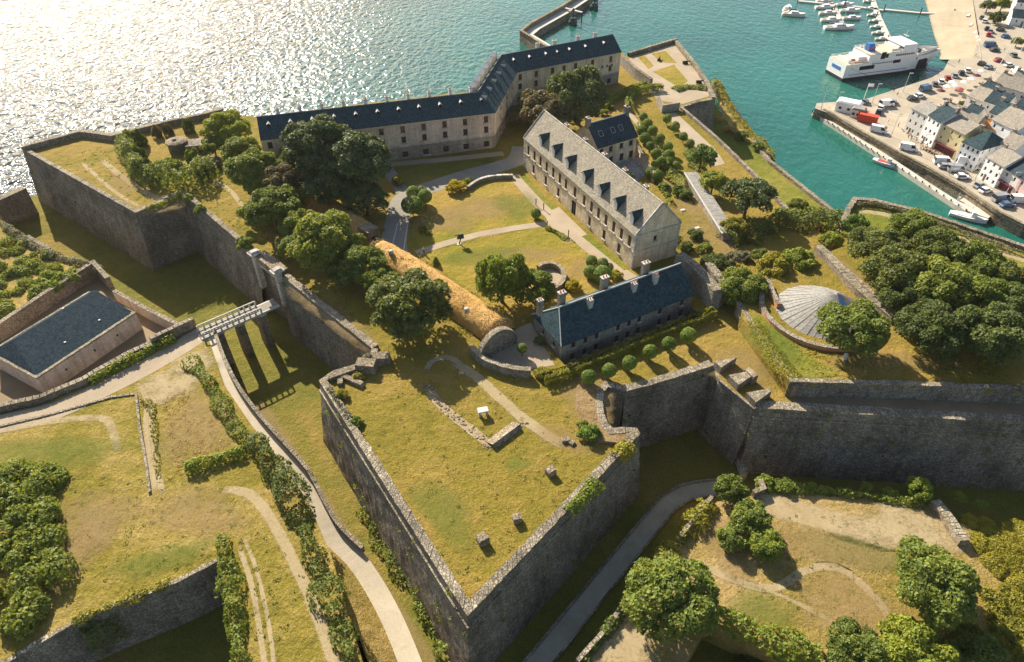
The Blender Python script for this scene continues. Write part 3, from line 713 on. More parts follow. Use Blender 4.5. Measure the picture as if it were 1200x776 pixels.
def dormer(t, p, tdir, n, w_, h, depth, roofmat='slate_blue', fr='white_paint', slope_h=None, cheek='slate_blue'):
    """p = centre of the dormer's front foot on the roof; n points back into the roof"""
    tx = Vector((tdir.x, tdir.y, 0)); nn = Vector((n.x, n.y, 0)); up = Vector((0, 0, 1)); mb = MB()
    a = p - tx * w_ / 2; b_ = p + tx * w_ / 2; k = nn * depth
    mb.quad(a, a + k, a + k + up * h, a + up * h, cheek); mb.quad(b_ + k, b_, b_ + up * h, b_ + k + up * h, cheek); mb.quad(a, b_, b_ + up * h, a + up * h, 'offwhite')
    rp = up * (w_ * .55); m0 = p - nn * .25 + up * h; m1 = p + nn * (depth + w_ * .5) + up * h
    for s in (-1, 1):
        e0 = m0 + tx * s * (w_ / 2 + .18) - up * .08; e1 = m1 + tx * s * (w_ / 2 + .18) - up * .08
        mb.quad(e0, e1, m1 + rp, m0 + rp, roofmat); mb.quad(e0 - up * .1, e1 - up * .1, e1, e0, roofmat)
    mb.add([m0 + tx * (w_ / 2 + .1) + nn * .2, m0 - tx * (w_ / 2 + .1) + nn * .2, m0 + rp + nn * .2], [(0, 1, 2)], 'offwhite')
    o = mb.build('dormer', t); f_, pn = window_me(w_ * .72, h * .78, fr); c = p - nn * .06 + up * h * .5
    wd = link('window', f_, o, c - t.location - o.location, math.atan2(tx.y, tx.x)); return o
# ================================================================== THE SETTING
mb = MB(); mb.add([(-3500, -800, 0), (3500, -800, 0), (3500, 5200, 0), (-3500, 5200, 0)], [(0, 1, 2, 3)], 'sea_water'); mb.build('sea', kind='structure')
mb = MB(); mb.add([(-3500, -800, -6), (3500, -800, -6), (3500, 5200, -6), (-3500, 5200, -6)], [(0, 1, 2, 3)], 'sand_wet'); mb.build('sea_bed', kind='structure')
ZD = 6.0
# ditch floor
ditch = [P(-260, 330, ZD), P(-90, 275, ZD), P(-4, 250, ZD), P(33, 229, ZD), P(150, 225, ZD), P(300, 300, ZD), P(600, 420, ZD), P(900, 420, ZD), P(1400, 450, ZD), P(1500, 1000, ZD), P(600, 1500, ZD), P(-400, 1200, ZD)]
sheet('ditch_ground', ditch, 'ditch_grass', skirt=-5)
# the citadel platform (ramparts and courtyards)
E1 = [P(*p) for p in ((27, 177), (160, 252), (215, 229), (302, 303), (330, 325), (437, 411))]
FLK = [P(*p) for p in ((437, 411), (432, 424), (412, 432), (393, 437), (375, 449))]
BAST = [P(*p) for p in ((375, 449), (548, 724), (749, 511))]
ORI = [P(*p) for p in ((749, 511), (746, 505), (732, 504), (717, 505), (711, 499), (707, 488), (705, 474), (707, 462), (712, 456), (720, 458), (732, 461))]
CUR = [P(*p) for p in ((732, 461), (766, 453), (835, 431))]
FL2 = [P(*p) for p in ((835, 431), (843, 446), (884, 480))]
RGT = [P(*p) for p in ((884, 480), (1040, 489), (1290, 503))]
EASTW = [P(*p) for p in ((1400, 420), (1180, 335), (1085, 290), (1010, 282), (965, 264), (927, 252), (891, 213), (842, 165), (799, 128))]
NFLK = [P(*p) for p in ((799, 128), (818, 122), (838, 118))]
NTER = [P(*p) for p in ((838, 118), (830, 100), (792, 48), (733, 66))]
SEAW = [P(*p) for p in ((722, 52), (600, 66), (560, 106), (420, 122), (300, 137), (283, 135), (262, 131), (235, 139), (200, 146), (160, 156), (135, 163), (98, 158), (27, 177))]
plat = E1 + FLK[1:] + BAST[1:] + ORI[1:] + CUR[1:] + FL2[1:] + RGT[1:] + EASTW + NFLK[1:] + NTER[1:] + SEAW[:-1]
HE = 23.3; HA = P(658.3, 404, HE); HB = P(812, 344.5, HE); HA.z = HB.z = 0; ht = (HB - HA).normalized(); hn = Vector((-ht.y, ht.x, 0)); HL = (HB - HA).length
PIT = [HA - ht * .3 - hn * 2.3, HB + ht * .3 - hn * 2.3, HB + ht * .3 + hn * 5, HA - ht * .3 + hn * 5]
sheet('rampart_ground', plat, 'rampart_grass', skirt=-3, smat='rampart_stone', hole=PIT)
sheet('house_area_ground', [Vector((p.x, p.y, 17.4)) for p in (PIT[0] - ht - hn, PIT[1] + ht - hn, PIT[2] + ht + hn, PIT[3] - ht + hn)], 'gravel')
m_ = MB()
for i in range(4): a_, b_ = PIT[i], PIT[(i + 1) % 4]; m_.quad((b_.x, b_.y, 17.3), (a_.x, a_.y, 17.3), (a_.x, a_.y, 20), (b_.x, b_.y, 20), 'rubble_stone')
m_.build('area_retaining_wall', kind='structure')
# west outworks
W1 = [P(*p, 14.5) for p in ((-80, 232), (-2, 268), (33, 280), (60, 294), (111, 310))]
sheet('outwork_field', W1 + [P(40, 355, 14.5), P(0, 384, 14.5), P(-200, 500, 14.5)], 'scrub_ground', skirt=2, smat='scrub_ground')
sheet('powder_yard', [P(*p, 12) for p in ((-200, 500), (0, 398), (60, 360), (114, 324), (142, 352), (217, 392), (232, 388), (232, 405), (100, 470), (0, 500), (-150, 530))], 'earth', skirt=2, smat='rubble_stone')
GL = [(-120, 512), (0, 486), (50, 474), (100, 453), (125, 438), (152, 423), (181, 409), (231, 385), (240, 388), (246, 402), (262, 450), (296, 500), (333, 545), (362, 590), (388, 650), (425, 776), (455, 860), (300, 900), (276, 776), (256, 658), (210, 682), (150, 706), (85, 732), (45, 756), (-30, 800), (-300, 830)]
GLW = [P(x, y, 14.5) for x, y in GL]
sheet('glacis_field', GLW, 'glacis_grass', skirt=2, smat='scrub_ground')
# south-east outwork
SE = [P(*p, 12.0) for p in ((840, 588), (870, 584), (905, 574), (1000, 580), (1090, 592), (1120, 612), (1300, 640), (1450, 900), (970, 1000), (960, 775), (905, 756), (868, 742), (832, 726), (795, 790), (700, 960), (640, 880), (690, 780), (735, 704))]
sheet('outwork_terrace', SE, 'outwork_grass', skirt=2, smat='scrub_ground')
sheet('orillon_platform', [P(*p, 20.62) for p in ((676, 452), (688, 444), (706, 456), (703, 474), (705, 490), (716, 506), (742, 508), (734, 520), (702, 516), (684, 496), (675, 472))], 'worn_bank', skirt=19.9, smat='rubble_stone')
# raised eastern rampart
ER = [P(*p, 23) for p in ((868, 370), (925, 449), (1050, 452), (1290, 462), (1400, 400), (1290, 355), (1180, 312), (1080, 278), (1005, 282), (960, 300), (900, 330), (875, 345))]
sheet('upper_rampart_ground', ER, 'rampart_grass', skirt=18, smat='rampart_grass')
# lower terrace by the sea and the harbour rampart
LT = [P(*p, 9) for p in ((812, 84), (826, 105), (843, 130), (858, 150), (880, 166), (902, 190), (942, 222), (980, 252), (1010, 290), (930, 330), (800, 200), (780, 90))]
sheet('lower_terrace', LT, 'lush_grass', skirt=-3, smat='quay_stone')
HR = [P(*p, 12) for p in ((985, 270), (989, 250), (998, 236), (1022, 238), (1080, 252), (1200, 293), (1330, 335), (1330, 440), (1100, 400), (1000, 340))]
sheet('harbour_rampart_ground', HR, 'lush_grass', skirt=-3, smat='quay_stone')
# rocky bank falling from the north terrace to the sea
mbk = MB(); inn = spline([P(836, 104, 11), P(840, 116, 10), P(845, 132, 9.2), P(862, 156, 9.2), P(884, 172, 9.2), P(900, 188, 9.2)], 1.5)
out_ = spline([P(838, 92, -1), P(850, 110, -1), P(868, 134, -1), P(886, 160, -1), P(900, 184, -1), P(910, 196, -1)], 1.5); K_ = len(inn); prev = None
for k in range(9):
    f = k / 8; row = []
    for i, p in enumerate(inn):
        q = out_[min(len(out_) - 1, int(i / (K_ - 1) * (len(out_) - 1)))]; v = p.lerp(q, f)
        row.append((v.x + random.uniform(-.5, .5), v.y + random.uniform(-.5, .5), p.z + (q.z - p.z) * f ** 1.6 + random.uniform(-.5, .5) * (0 < f < 1)))
    if prev: mbk.add(prev + row, [(i, i + 1, K_ + i + 1, K_ + i) for i in range(K_ - 1)], 'scrub_ground' if k < 7 else 'quay_stone')
    prev = row
mbk.build('sea_bank', kind='structure', smooth=True)
BANK = (inn, out_)

# ---- ramparts
rampart('rampart_wall', E1[:4], ZD, 'long sunlit grey rampart wall above the north ditch, from sea corner to the bridge gate', cw=1.0)
rampart('rampart_wall', E1[4:], ZD, 'grey curtain wall right of the bridge gate, rubble coping in the sun', cw=1.3, batter=.10)
rampart('rampart_wall', FLK, ZD, 'short ruined flank wall at the arrowhead bastion shoulder by the curtain', cw=1.0, batter=.05)
rampart('rampart_wall', BAST, ZD, 'arrowhead bastion wall pointing at the bottom of the photo', cw=1.2, stone=.95)
rampart('rampart_wall', ORI, ZD, 'curved orillon wall of the bastion with concave flank', cw=1.1, cordon=False, batter=.05)
rampart('rampart_wall', CUR, ZD, 'shaded curtain wall behind the round topiary row', cw=1.3, batter=.10)
rampart('rampart_wall', RGT, ZD, 'massive shaded rampart wall running to the right edge below the tree mass', para=.35, cw=1.7, batter=.15)
rampart('rampart_wall', NFLK, 8, 'dark shaded flank wall between the north terrace and the lower sea terrace', cw=.9, cordon=False)
rampart('rampart_wall', list(reversed([P(799, 128), P(842, 165), P(891, 213), P(927, 252)])), 8, 'thin terrace wall beside the lower sea terrace with pale coping', cw=.7, para=.7, cordon=False)
rampart('rampart_wall', [P(*p) for p in ((838, 118), (831, 101), (816, 78), (792, 49))], 4, 'pale parapet on the sea side of the north cannon terrace', cw=1.2, para=.9, cordon=False, batter=.05)
rampart('rampart_wall', [P(*p) for p in ((791, 49), (765, 57), (735, 66))], 0, 'dark topped parapet closing the far end of the cannon terrace', cw=.9, para=1.2, cordon=False, batter=.05)
rampart('rampart_wall', list(reversed([P(*p) for p in ((262, 132), (235, 139), (200, 146), (160, 156), (135, 163), (98, 158), (27, 177))])), -2, 'sea wall along the far edge of the north bastion', cw=1.5, para=1.3, cordon=False, batter=.08) if False else None
def seaside(pts, zb, label, **k): return rampart('rampart_wall', pts, zb, label, **k)
seaside([P(*p) for p in ((262, 132), (235, 139), (200, 146), (160, 156), (135, 163), (98, 158), (27, 177))], -2, 'low sea wall along the far edge of the north bastion', cw=1.4, para=1.5, cordon=False, batter=.08)
seaside([P(*p, 9) for p in ((980, 252), (942, 222), (902, 190), (884, 168))], -2, 'straight pale sea wall edging the lower grass terrace', cw=1.0, para=.8, cordon=False)
seaside([P(*p, 12) for p in ((1330, 335), (1200, 293), (1080, 252), (1022, 238), (998, 236), (989, 250), (985, 268))], -2, 'overgrown harbour rampart wall curving along the channel', cw=1.2, para=1.2, cordon=False)
fwall('wall', [P(*p, 20) for p in ((862, 368), (876, 392), (898, 425), (928, 466))], 2.9, .8, 'sloping retaining wall between the grass strip and the cone roof mound', zb=19)
rampart('rampart_wall', [P(*p, 23) for p in ((925, 449), (1050, 452), (1290, 462))], 19.5, 'inner retaining wall below the tree mass at the right', cw=.8, para=.3, cordon=False, batter=.05)
mb = MB()
for a, b_ in (((932, 463), (1290, 478)),): mb.quad(P(a[0], a[1], 20.02), P(a[0] - 4, a[1] + 12, 20.02), P(b_[0], b_[1] + 16, 20.02), P(b_[0], b_[1], 20.02), 'earth')
mb.build('trench_floor', kind='structure')
# embrasures at the right flank
t = thing('embrasure_parapet', 'broken parapet with two gun embrasures between curtain and right rampart', 'parapet', P(850, 450))
rampart('rampart_wall', FL2, ZD, 'steep dark flank wall below the gun embrasures', cw=.3, para=0, cordon=False, batter=.06)
nrm = Vector((-(FL2[2] - FL2[0]).y, (FL2[2] - FL2[0]).x, 0)).normalized(); dd = (FL2[2] - FL2[0]); Ld = dd.length; dd = dd / Ld
for s0, s1 in ((0.0, .16), (.34, .58), (.76, .98)):
    m_ = MB(); a = FL2[0] + dd * Ld * s0; b_ = FL2[0] + dd * Ld * s1; k = nrm * 4.2; e = dd * .9
    poly = [a + nrm * .1, b_ + nrm * .1, b_ + k - e, a + k + e]
    m_.prism(poly, 19.2, 21.5, 'rampart_stone', 'coping_stone'); m_.build('merlon', t)
m_ = MB(); a = FL2[0] + nrm * 4.4; m_.box((P(880, 470).x + 1, P(880, 470).y + 5, 19.8), (1.1, 2.2, 2.0), 'rubble_stone', .5); m_.build('pier', t)
# batardeau and low walls in the ditches
fwall('wall', [P(-6, 243, 12), P(31, 226, 12)], 1.5, 2.0, 'wall closing the north ditch against the sea', zb=-2)
fwall('wall', [P(34, 281, 13.5), P(60, 296, 13.5)], 1.0, .8, 'small pale wall at the ditch edge among the shrubs', zb=6)
fwall('wall', [P(858, 524, 6), P(871, 562, 6)], 2.0, .9, 'narrow pale batardeau wall crossing the dark ditch', zb=5, mat='granite_trim')
fwall('wall', [P(881, 582, 12.0), P(893, 577, 12.0), P(889, 567, 12.0)], 1.2, .6, 'short pale wall at the outwork entrance', zb=6)
fwall('wall', [P(1092, 592, 12.0), P(1108, 612, 12.0), P(1126, 640, 12.0)], 1.3, 1.4, 'crumbling wall stub at the corner of the sunlit outwork')
fwall('wall', [P(833, 586, 12.0), P(812, 612, 12.0), P(795, 634, 12.0)], 1.0, .5, 'narrow wall along the bank above the ditch path', mat='granite_trim')
fwall('wall', [P(735, 704, 12.0), P(712, 738, 12.0), P(676, 778, 12.0)], .9, .5, 'low wall at the bottom edge of the south outwork')
# ---- roads, paths and floor areas
G = lambda *a: [P(*p) for p in a]
sheet('courtyard_lawn', G((483, 272), (486, 232), (500, 222), (536, 218), (556, 215), (575, 208), (600, 207), (640, 262), (495, 296)), 'lawn', lift=.015)
sheet('courtyard_lawn', G((495, 297), (640, 264), (662, 272), (700, 300), (735, 322), (690, 345), (632, 368), (596, 378), (560, 345), (500, 306)), 'lawn', lift=.015)
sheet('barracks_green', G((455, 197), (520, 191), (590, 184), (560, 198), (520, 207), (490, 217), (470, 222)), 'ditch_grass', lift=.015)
ribbon('barracks_pavement', G((440, 194), (500, 189), (590, 180)), 2.4, 'gravel', .03)
ribbon('lane', G((470, 320), (462, 290), (466, 258), (475, 232), (515, 216), (556, 203), (590, 194), (607, 186), (612, 172)), 5.5, 'asphalt', .035)
ribbon('lane', G((452, 196), (462, 210), (472, 225)), 3.2, 'asphalt', .033)
ribbon('courtyard_path', G((488, 297), (520, 286), (560, 275), (600, 268), (642, 262)), 2.1, 'gravel', .045, False)
ribbon('arsenal_path', G((602, 205), (625, 232), (648, 255), (680, 282), (718, 312), (745, 330)), 3.0, 'gravel', .05)
sheet('arsenal_forecourt', G((638, 250), (655, 243), (688, 275), (664, 284), (642, 262)), 'gravel', lift=.06)
ribbon('grass_verge', G((612, 206), (640, 236), (680, 272), (735, 316)), 1.5, 'lush_grass', .055)
sheet('gate_yard', G((575, 412), (590, 392), (622, 378), (650, 428), (600, 436), (580, 428)), 'gravel', lift=.02)
sheet('front_walk', G((655, 433), (822, 368), (838, 360), (842, 366), (700, 423), (662, 440)), 'lush_grass', lift=.022)
for k, (a, b_) in enumerate((((466, 262), (458, 295)), ((478, 262), (472, 300)))): ribbon('kerb_line', [P(*a), P(*b_)], .25, 'concrete', .06, False)
# worn tracks on the ramparts
track('worn_track', G((120, 188), (150, 212), (185, 232), (205, 226)), 1.6, 'worn_pale')
track('worn_track', G((95, 190), (135, 225), (165, 243)), 1.1, 'worn_pale', soft=.8)
track('worn_track', G((245, 210), (268, 222), (285, 243), (300, 262)), 1.2, 'worn_pale')
patch('worn_patch', P(150, 215), 7, 3.5, 'worn_tan', -.6); patch('worn_patch', P(195, 240), 6, 3, 'worn_tan', .3)
patch('worn_patch', P(390, 370), 14, 2.6, 'worn_tan', -.75)
track('worn_track', G((532, 425), (556, 440), (585, 466), (615, 492), (660, 523)), 2.0, 'worn_pale', soft=1.1)
track('worn_track', G((500, 452), (512, 470), (536, 492), (560, 510), (574, 524)), 1.7, 'worn_rubble')
track('worn_track', G((574, 524), (590, 510), (612, 497)), 1.6, 'worn_rubble')
cpts = [P(521 + 21 * math.cos(a), 436 + 17 * math.sin(a)) for a in [math.radians(k) for k in range(175, 395, 20)]]
track('worn_track', cpts, 1.2, 'worn_rubble')
patch('worn_patch', P(660, 515), 5, 2, 'worn_tan', -.5); patch('green_patch', P(607, 543), 2.3, 1.3, 'worn_green'); patch('green_patch', P(520, 600), 7, 3, 'worn_green', -.9)
patch('worn_patch', P(690, 470), 4, 9, 'worn_tan', .1); patch('worn_patch', P(560, 245), 9, 5, 'worn_tan', .2); patch('worn_patch', P(520, 262), 7, 4, 'worn_tan'); patch('worn_patch', P(690, 315), 5, 4, 'worn_tan'); patch('worn_patch', P(612, 300), 9, 3, 'worn_tan', .2)
patch('green_patch', P(605, 240), 5, 6, 'worn_green', .5); patch('green_patch', P(560, 300), 9, 3, 'worn_green', .2)
patch('worn_patch', P(870, 430), 6, 5, 'worn_tan', -.5)
# rubble edges of the little V shaped trench: real stones
mb = MB()
for pts in (G((500, 452), (512, 470), (536, 492), (560, 510), (574, 524)), G((577, 523), (592, 512), (612, 497))):
    for p in spline(pts, .45):
        for _ in range(3):
            q = p + Vector((random.uniform(-.8, .8), random.uniform(-.6, .6), .02)); s = random.uniform(.12, .34)
            mb.box(q, (s * 1.5, s, s * .5), 'rubble_stone', random.uniform(0, 3), .7)
mb.build('trench_rubble', kind='stuff')
m_ = MB(); a, b_ = P(580, 527), P(612, 503); n_ = Vector((-(b_ - a).y, (b_ - a).x, 0)).normalized()
m_.add([a + Vector((0, 0, .03)), b_ + Vector((0, 0, .03)), b_ + n_ * .5 + Vector((0, 0, .8)), a + n_ * .5 + Vector((0, 0, .8)), a + n_ * 2.2 + Vector((0, 0, .03)), b_ + n_ * 2.2 + Vector((0, 0, .03))], [(0, 1, 2, 3), (3, 2, 5, 4)], 'rubble_stone'); m_.build('trench_bank', kind='structure')

# west side: road, drive and descending path
R14 = lambda *a: [P(p[0], p[1], p[2] if len(p) > 2 else 14.5) for p in a]
ribbon('road', R14((-60, 508), (0, 497), (60, 483), (115, 459), (165, 434), (205, 411), (240, 389)), 4.6, 'gravel', .03)
track('worn_track', R14((180, 440), (196, 452), (180, 470), (178, 500), (183, 540), (190, 578)), 1.0, 'worn_pale', lift=.06)
track('worn_track', R14((162, 450), (172, 470), (171, 500), (176, 540), (182, 576)), .9, 'worn_pale', lift=.065)
patch('worn_patch', P(200, 452, 14.5), 6, 4, 'worn_pale', .3); patch('worn_patch', P(228, 425, 14.5), 4, 3.5, 'worn_pale')
patch('dry_patch', P(232, 500, 14.5), 6.5, 8, 'worn_tan', .3)
track('worn_track', R14((0, 506), (60, 494), (118, 490), (130, 500), (138, 530)), 1.5, 'worn_pale', soft=.75, lift=.05)
track('worn_track', R14((262, 574), (290, 578), (312, 600), (340, 650), (372, 720), (395, 790)), 1.7, 'worn_pale', lift=.05)
track('worn_track', R14((280, 640), (296, 690), (310, 776), (316, 820)), .8, 'worn_pale', soft=.9, lift=.055)
track('worn_track', R14((284, 628), (298, 660), (313, 720), (324, 800)), .6, 'worn_pale', soft=.8, lift=.045)
patch('worn_patch', P(90, 650, 14.5), 3, 9, 'worn_tan', -.2); patch('worn_patch', P(110, 610, 14.5), 6, 6, 'worn_tan'); patch('green_patch', P(190, 655, 14.5), 7, 2.2, 'worn_green', .35); patch('green_patch', P(60, 530, 14.5), 12, 3.5, 'worn_green'); patch('worn_patch', P(230, 600, 14.5), 8, 4, 'worn_tan', -.3)
PTH = [P(*p) for p in ((241, 392, 14.55), (252, 425, 14.0), (270, 462, 13.2), (298, 500, 12.2), (330, 536, 11), (352, 562, 10), (366, 590, 9), (386, 625, 8), (416, 655, 7), (440, 690, 6.4), (462, 732, 6.15), (480, 776, 6.1), (500, 830, 6.1))]
ribbon('ramp_path', PTH, 3.1, 'pale_track', .05, skirt=5)
bk = spline(PTH[4:], 1.5); b0, b1 = offs(bk, 1.45), offs(bk, 5.2); m_ = MB()
for i in range(len(bk) - 1):
    m_.quad(Vector((b1[i].x, b1[i].y, min(14.3, bk[i].z + 4.2))), Vector((b1[i + 1].x, b1[i + 1].y, min(14.3, bk[i + 1].z + 4.2))), Vector((b0[i + 1].x, b0[i + 1].y, bk[i + 1].z + .03)), Vector((b0[i].x, b0[i].y, bk[i].z + .03)), 'scrub_ground')
m_.build('path_bank', kind='structure')
fwall('wall', offs(spline(PTH[:9], 2.0), -1.75), .9, .55, 'low parapet wall along the right of the descending pale path', zb=None)
track('worn_track', offs(spline(PTH[7:], 2.0), 2.8), .5, 'worn_pale', lift=.03)
track('worn_track', R14((300, 470, 6), (345, 540, 6), (410, 640, 6), (470, 730, 6), (520, 810, 6)), 3.0, 'worn_tan', lift=.03)
# ditch path at the south
DP = [P(*p, 6) for p in ((556, 870), (632, 776), (686, 709), (732, 652), (768, 608), (782, 591), (803, 578), (836, 572), (870, 571))]
ribbon('ditch_path', DP, 2.9, 'ditch_path', .03); 
for s, nm in ((-1, 'left'), (1, 'right')):
    e = offs(spline(DP, 2.5), s * 1.58); fwall('kerb', e, .25, .22, 'long stone kerb on the %s side of the shaded ditch path' % nm, cat='kerb', stone=1.6)
# south-east outwork tracks
O9 = lambda *a: [P(p[0], p[1], 12.0) for p in a]
track('worn_track', O9((885, 588), (935, 600), (1000, 618), (1060, 632), (1105, 630)), 4.6, 'worn_pale', lift=.03)
patch('worn_patch', P(1060, 618, 12.0), 9, 4, 'worn_pale', -.1)
track('worn_track', O9((820, 660), (860, 680), (905, 690), (945, 668), (980, 665), (1010, 685), (1035, 712), (1050, 740)), 1.3, 'worn_pale', lift=.035)
track('worn_track', O9((850, 675), (900, 692), (950, 715), (1000, 742)), .7, 'worn_pale', lift=.038, soft=.85)
patch('worn_patch', P(990, 705, 12.0), 7, 4.5, 'worn_tan', -.2); patch('green_patch', P(890, 715, 12.0), 5, 3, 'worn_green'); patch('green_patch', P(1010, 650, 12.0), 9, 2.5, 'worn_green', -.3)
patch('worn_patch', P(850, 640, 12.0), 3, 6, 'worn_tan', .2); patch('worn_patch', P(735, 765, 12.0), 4, 5, 'worn_pale', -.6)
patch('worn_patch', P(960, 640, 12.0), 10, 3, 'worn_tan', -.25)
# north cannon terrace
sheet('terrace_gravel', G((738, 68), (790, 52), (829, 101), (834, 112), (800, 122), (772, 118), (750, 98), (735, 84)), 'gravel', lift=.02)
for a in (((747, 67), (754, 64), (766, 77), (760, 81)), ((763, 63), (780, 60), (793, 74), (774, 73)), ((765, 84), (790, 76), (806, 95), (796, 103))): sheet('terrace_lawn', G(*a), 'lawn', lift=.05)
# east gardens
ribbon('garden_path', G((735, 130), (760, 160), (790, 200), (830, 250), (860, 290)), 1.6, 'gravel', .02)
sheet('garden_lawn', G((750, 128), (772, 124), (812, 172), (806, 185), (795, 182)), 'rampart_grass', lift=.03)
sheet('garden_strip', G((776, 133), (792, 132), (838, 175), (850, 192), (838, 195)), 'gravel', lift=.028)
patch('worn_patch', P(795, 215), 3, 5, 'worn_tan'); patch('worn_patch', P(835, 280), 5, 9, 'worn_tan', .6); patch('dry_patch', P(818, 245), 5, 7, 'worn_tan', .5)
sheet('courtyard_paving', G((708, 192), (742, 176), (762, 200), (745, 215), (728, 212)), 'terrace_paving', lift=.04)
track('worn_track', [P(*p, 9) for p in ((846, 168), (870, 195), (905, 230), (935, 258))], 2.2, 'worn_pale', lift=.03, soft=.8)
track('worn_track', [P(*p, 12) for p in ((1005, 248), (1030, 250), (1075, 262), (1140, 284), (1230, 316))], 2.2, 'worn_pale', lift=.03)
track('worn_track', [P(*p, 23) for p in ((975, 300), (1010, 330), (1045, 372))], 2.4, 'worn_tan', lift=.03)
patch('worn_patch', P(1050, 425, 23), 12, 2.2, 'worn_tan', -.05); patch('green_patch', P(905, 405, 23), 4, 6, 'worn_green', .5)

# ---- bridge and gate
BZ = 14.8; ba, bb = P(236, 392, BZ), P(321, 355, BZ); bd = (bb - ba).normalized(); bn = Vector((bd.y, -bd.x, 0)); BL = (bb - ba).length
t = thing('footbridge', 'pale footbridge with lattice railings crossing the ditch to the gate', 'bridge', ba.copy())
rz = math.atan2(bd.y, bd.x)
def bbox(m_, s, off_, z, l, w_, h, mat): c = ba + bd * s + bn * off_; m_.box((c.x, c.y, z), (l, w_, h), mat, rz)
m_ = MB(); bbox(m_, BL / 2, 0, BZ - .45, BL + 1, 3.0, .45, 'concrete'); bbox(m_, BL / 2, 0, BZ, BL + 1, 2.3, .02, 'asphalt'); m_.build('deck', t)
for sd_ in (-1, 1):
    m_ = MB(); off_ = sd_ * 1.4; Lr = BL * .78
    for z, h in ((BZ + .15, .16), (BZ + 1.15, .2)): bbox(m_, Lr / 2, off_, z, Lr, .2, h, 'concrete')
    k = int(Lr / 1.15)
    for i in range(k + 1): bbox(m_, Lr * i / k, off_, BZ, .34, .22, 1.2, 'concrete')
    m_.build('railing', t)
for s in (.2, .48, .78):
    m_ = MB(); c = ba + bd * BL * s; m_.box((c.x, c.y, ZD - .5), (1.5, 3.4, BZ - ZD + .06), 'rubble_stone', rz, .86); m_.box((c.x, c.y, BZ - .8), (1.7, 3.2, .33), 'granite_trim', rz); m_.build('pier', t)
g0, g1 = E1[3], E1[4]; gd = (g1 - g0).normalized(); gn = Vector((gd.y, -gd.x, 0)); gc = g0.lerp(g1, .5)
t = thing('gatehouse', 'pale stone bridge gate with two tall pilasters set in the rampart', 'gate', gc.copy()); gz = math.atan2(gd.y, gd.x); GW = (g1 - g0).length
m_ = MB(); A0, B0 = g0 - gd * .3, g1 + gd * .3
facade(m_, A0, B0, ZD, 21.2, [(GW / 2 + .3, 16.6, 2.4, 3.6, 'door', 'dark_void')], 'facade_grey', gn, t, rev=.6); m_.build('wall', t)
for e in (g0 + gd * .2, g1 - gd * .2):
    m_ = MB(); c = e + gn * .5; m_.box((c.x, c.y, 13), (1.3, 1.3, 8.6), 'granite_trim', gz, .92); m_.box((c.x, c.y, 21.6), (2.0, 2.4, .35), 'granite_trim', gz); m_.box((c.x, c.y, 21.95), (1.5, 2.0, .4), 'granite_trim', gz, .7); m_.build('pilaster', t)
m_ = MB(); c = gc - gn * .6; m_.box((c.x, c.y, 19.8), (GW - .3, 2.6, 1.5), 'rubble_stone', gz); m_.build('lintel_block', t)
m_ = MB(); c = gc + gn * .2; m_.box((c.x, c.y, 18.9), (GW - 1.0, .6, .5), 'granite_trim', gz); m_.build('cornice', t)
# abutment wall stub west of the bridge and the yard walls
fwall('wall', R14((180, 406), (207, 393), (230, 382)), 2.0, .8, 'straight yard wall ending at the bridge abutment', zb=12)
fwall('wall', R14((-80, 500), (0, 481), (50, 470), (100, 449), (125, 434), (152, 419), (180, 406)), 1.1, .9, 'long curved wall between the road and the powder yard', zb=12)
fwall('wall', R14((-60, 420), (0, 384), (55, 347), (111, 311), (128, 330)), .9, .9, 'high rear wall around the dark roofed powder magazine', zb=12)
fwall('wall', [P(*p, 12) for p in ((139, 352), (178, 374), (214, 392))], 2.6, .8, 'pale enclosure wall between powder yard and ditch', zb=6, mat='facade_pink')
fwall('wall', R14((160, 462), (164, 500), (172, 545), (176, 578)), .2, .3, 'low dry stone edge left of the double wheel track', mat='coping_stone')
fwall('wall', R14((-20, 505), (60, 486), (130, 466), (160, 462)), .08, .3, 'faint stone edge above the left field', mat='coping_stone')
# shadowed revetment of the bottom left ditch
rampart('rampart_wall', [GLW[i] for i in (24, 23, 22, 21, 20, 19)], 5, 'shaded revetment wall of the bottom left ditch', cw=.6, para=.1, cordon=False, batter=.12)

# ---- bunker and small ruins on the north bastion
t = thing('bunker', 'small round roofed stone bunker among shrubs on the north bastion', 'bunker', P(210, 178))
m_ = MB(); c = P(210, 176); m_.lathe((c.x, c.y, 19.5), [(2.5, 0), (2.4, 2.9)], 'rampart_stone', 10); m_.build('wall', t)
m_ = MB(); m_.lathe((c.x, c.y, 22.35), [(2.8, 0), (2.8, .3), (2.0, .6), (.5, .7)], 'rubble_stone', 10); m_.build('roof', t)
m_ = MB(); m_.box((c.x - .3, c.y - .3, 23.0), (.9, .7, .4), 'facade_grey', .3); m_.build('hatch', t)
m_ = MB(); q = P(225, 160, 22); m_.box((c.x + 4.4, c.y + .5, 19.6), (4.5, 4.5, 2.4), 'rampart_stone', .25); m_.build('side_wall', t)
t = thing('ruined_parapet', 'ruined masonry with earth fill at the bastion shoulder', 'ruin', P(415, 440))
for (x, y, l, w_, h, a) in ((430, 433, 3.6, 2.2, 1.8, -.1), (448, 424, 3.0, 2.0, 1.6, .1), (402, 440, 5.0, 1.2, .9, .5), (412, 447, 5.2, 1.0, .7, -.5), (399, 447, 1.0, 2.4, .6, .2)):
    m_ = MB(); c = P(x, y); m_.box((c.x, c.y, 19.8), (l, w_, h + .2), 'rubble_stone', a, .9); m_.build('masonry_block', t)

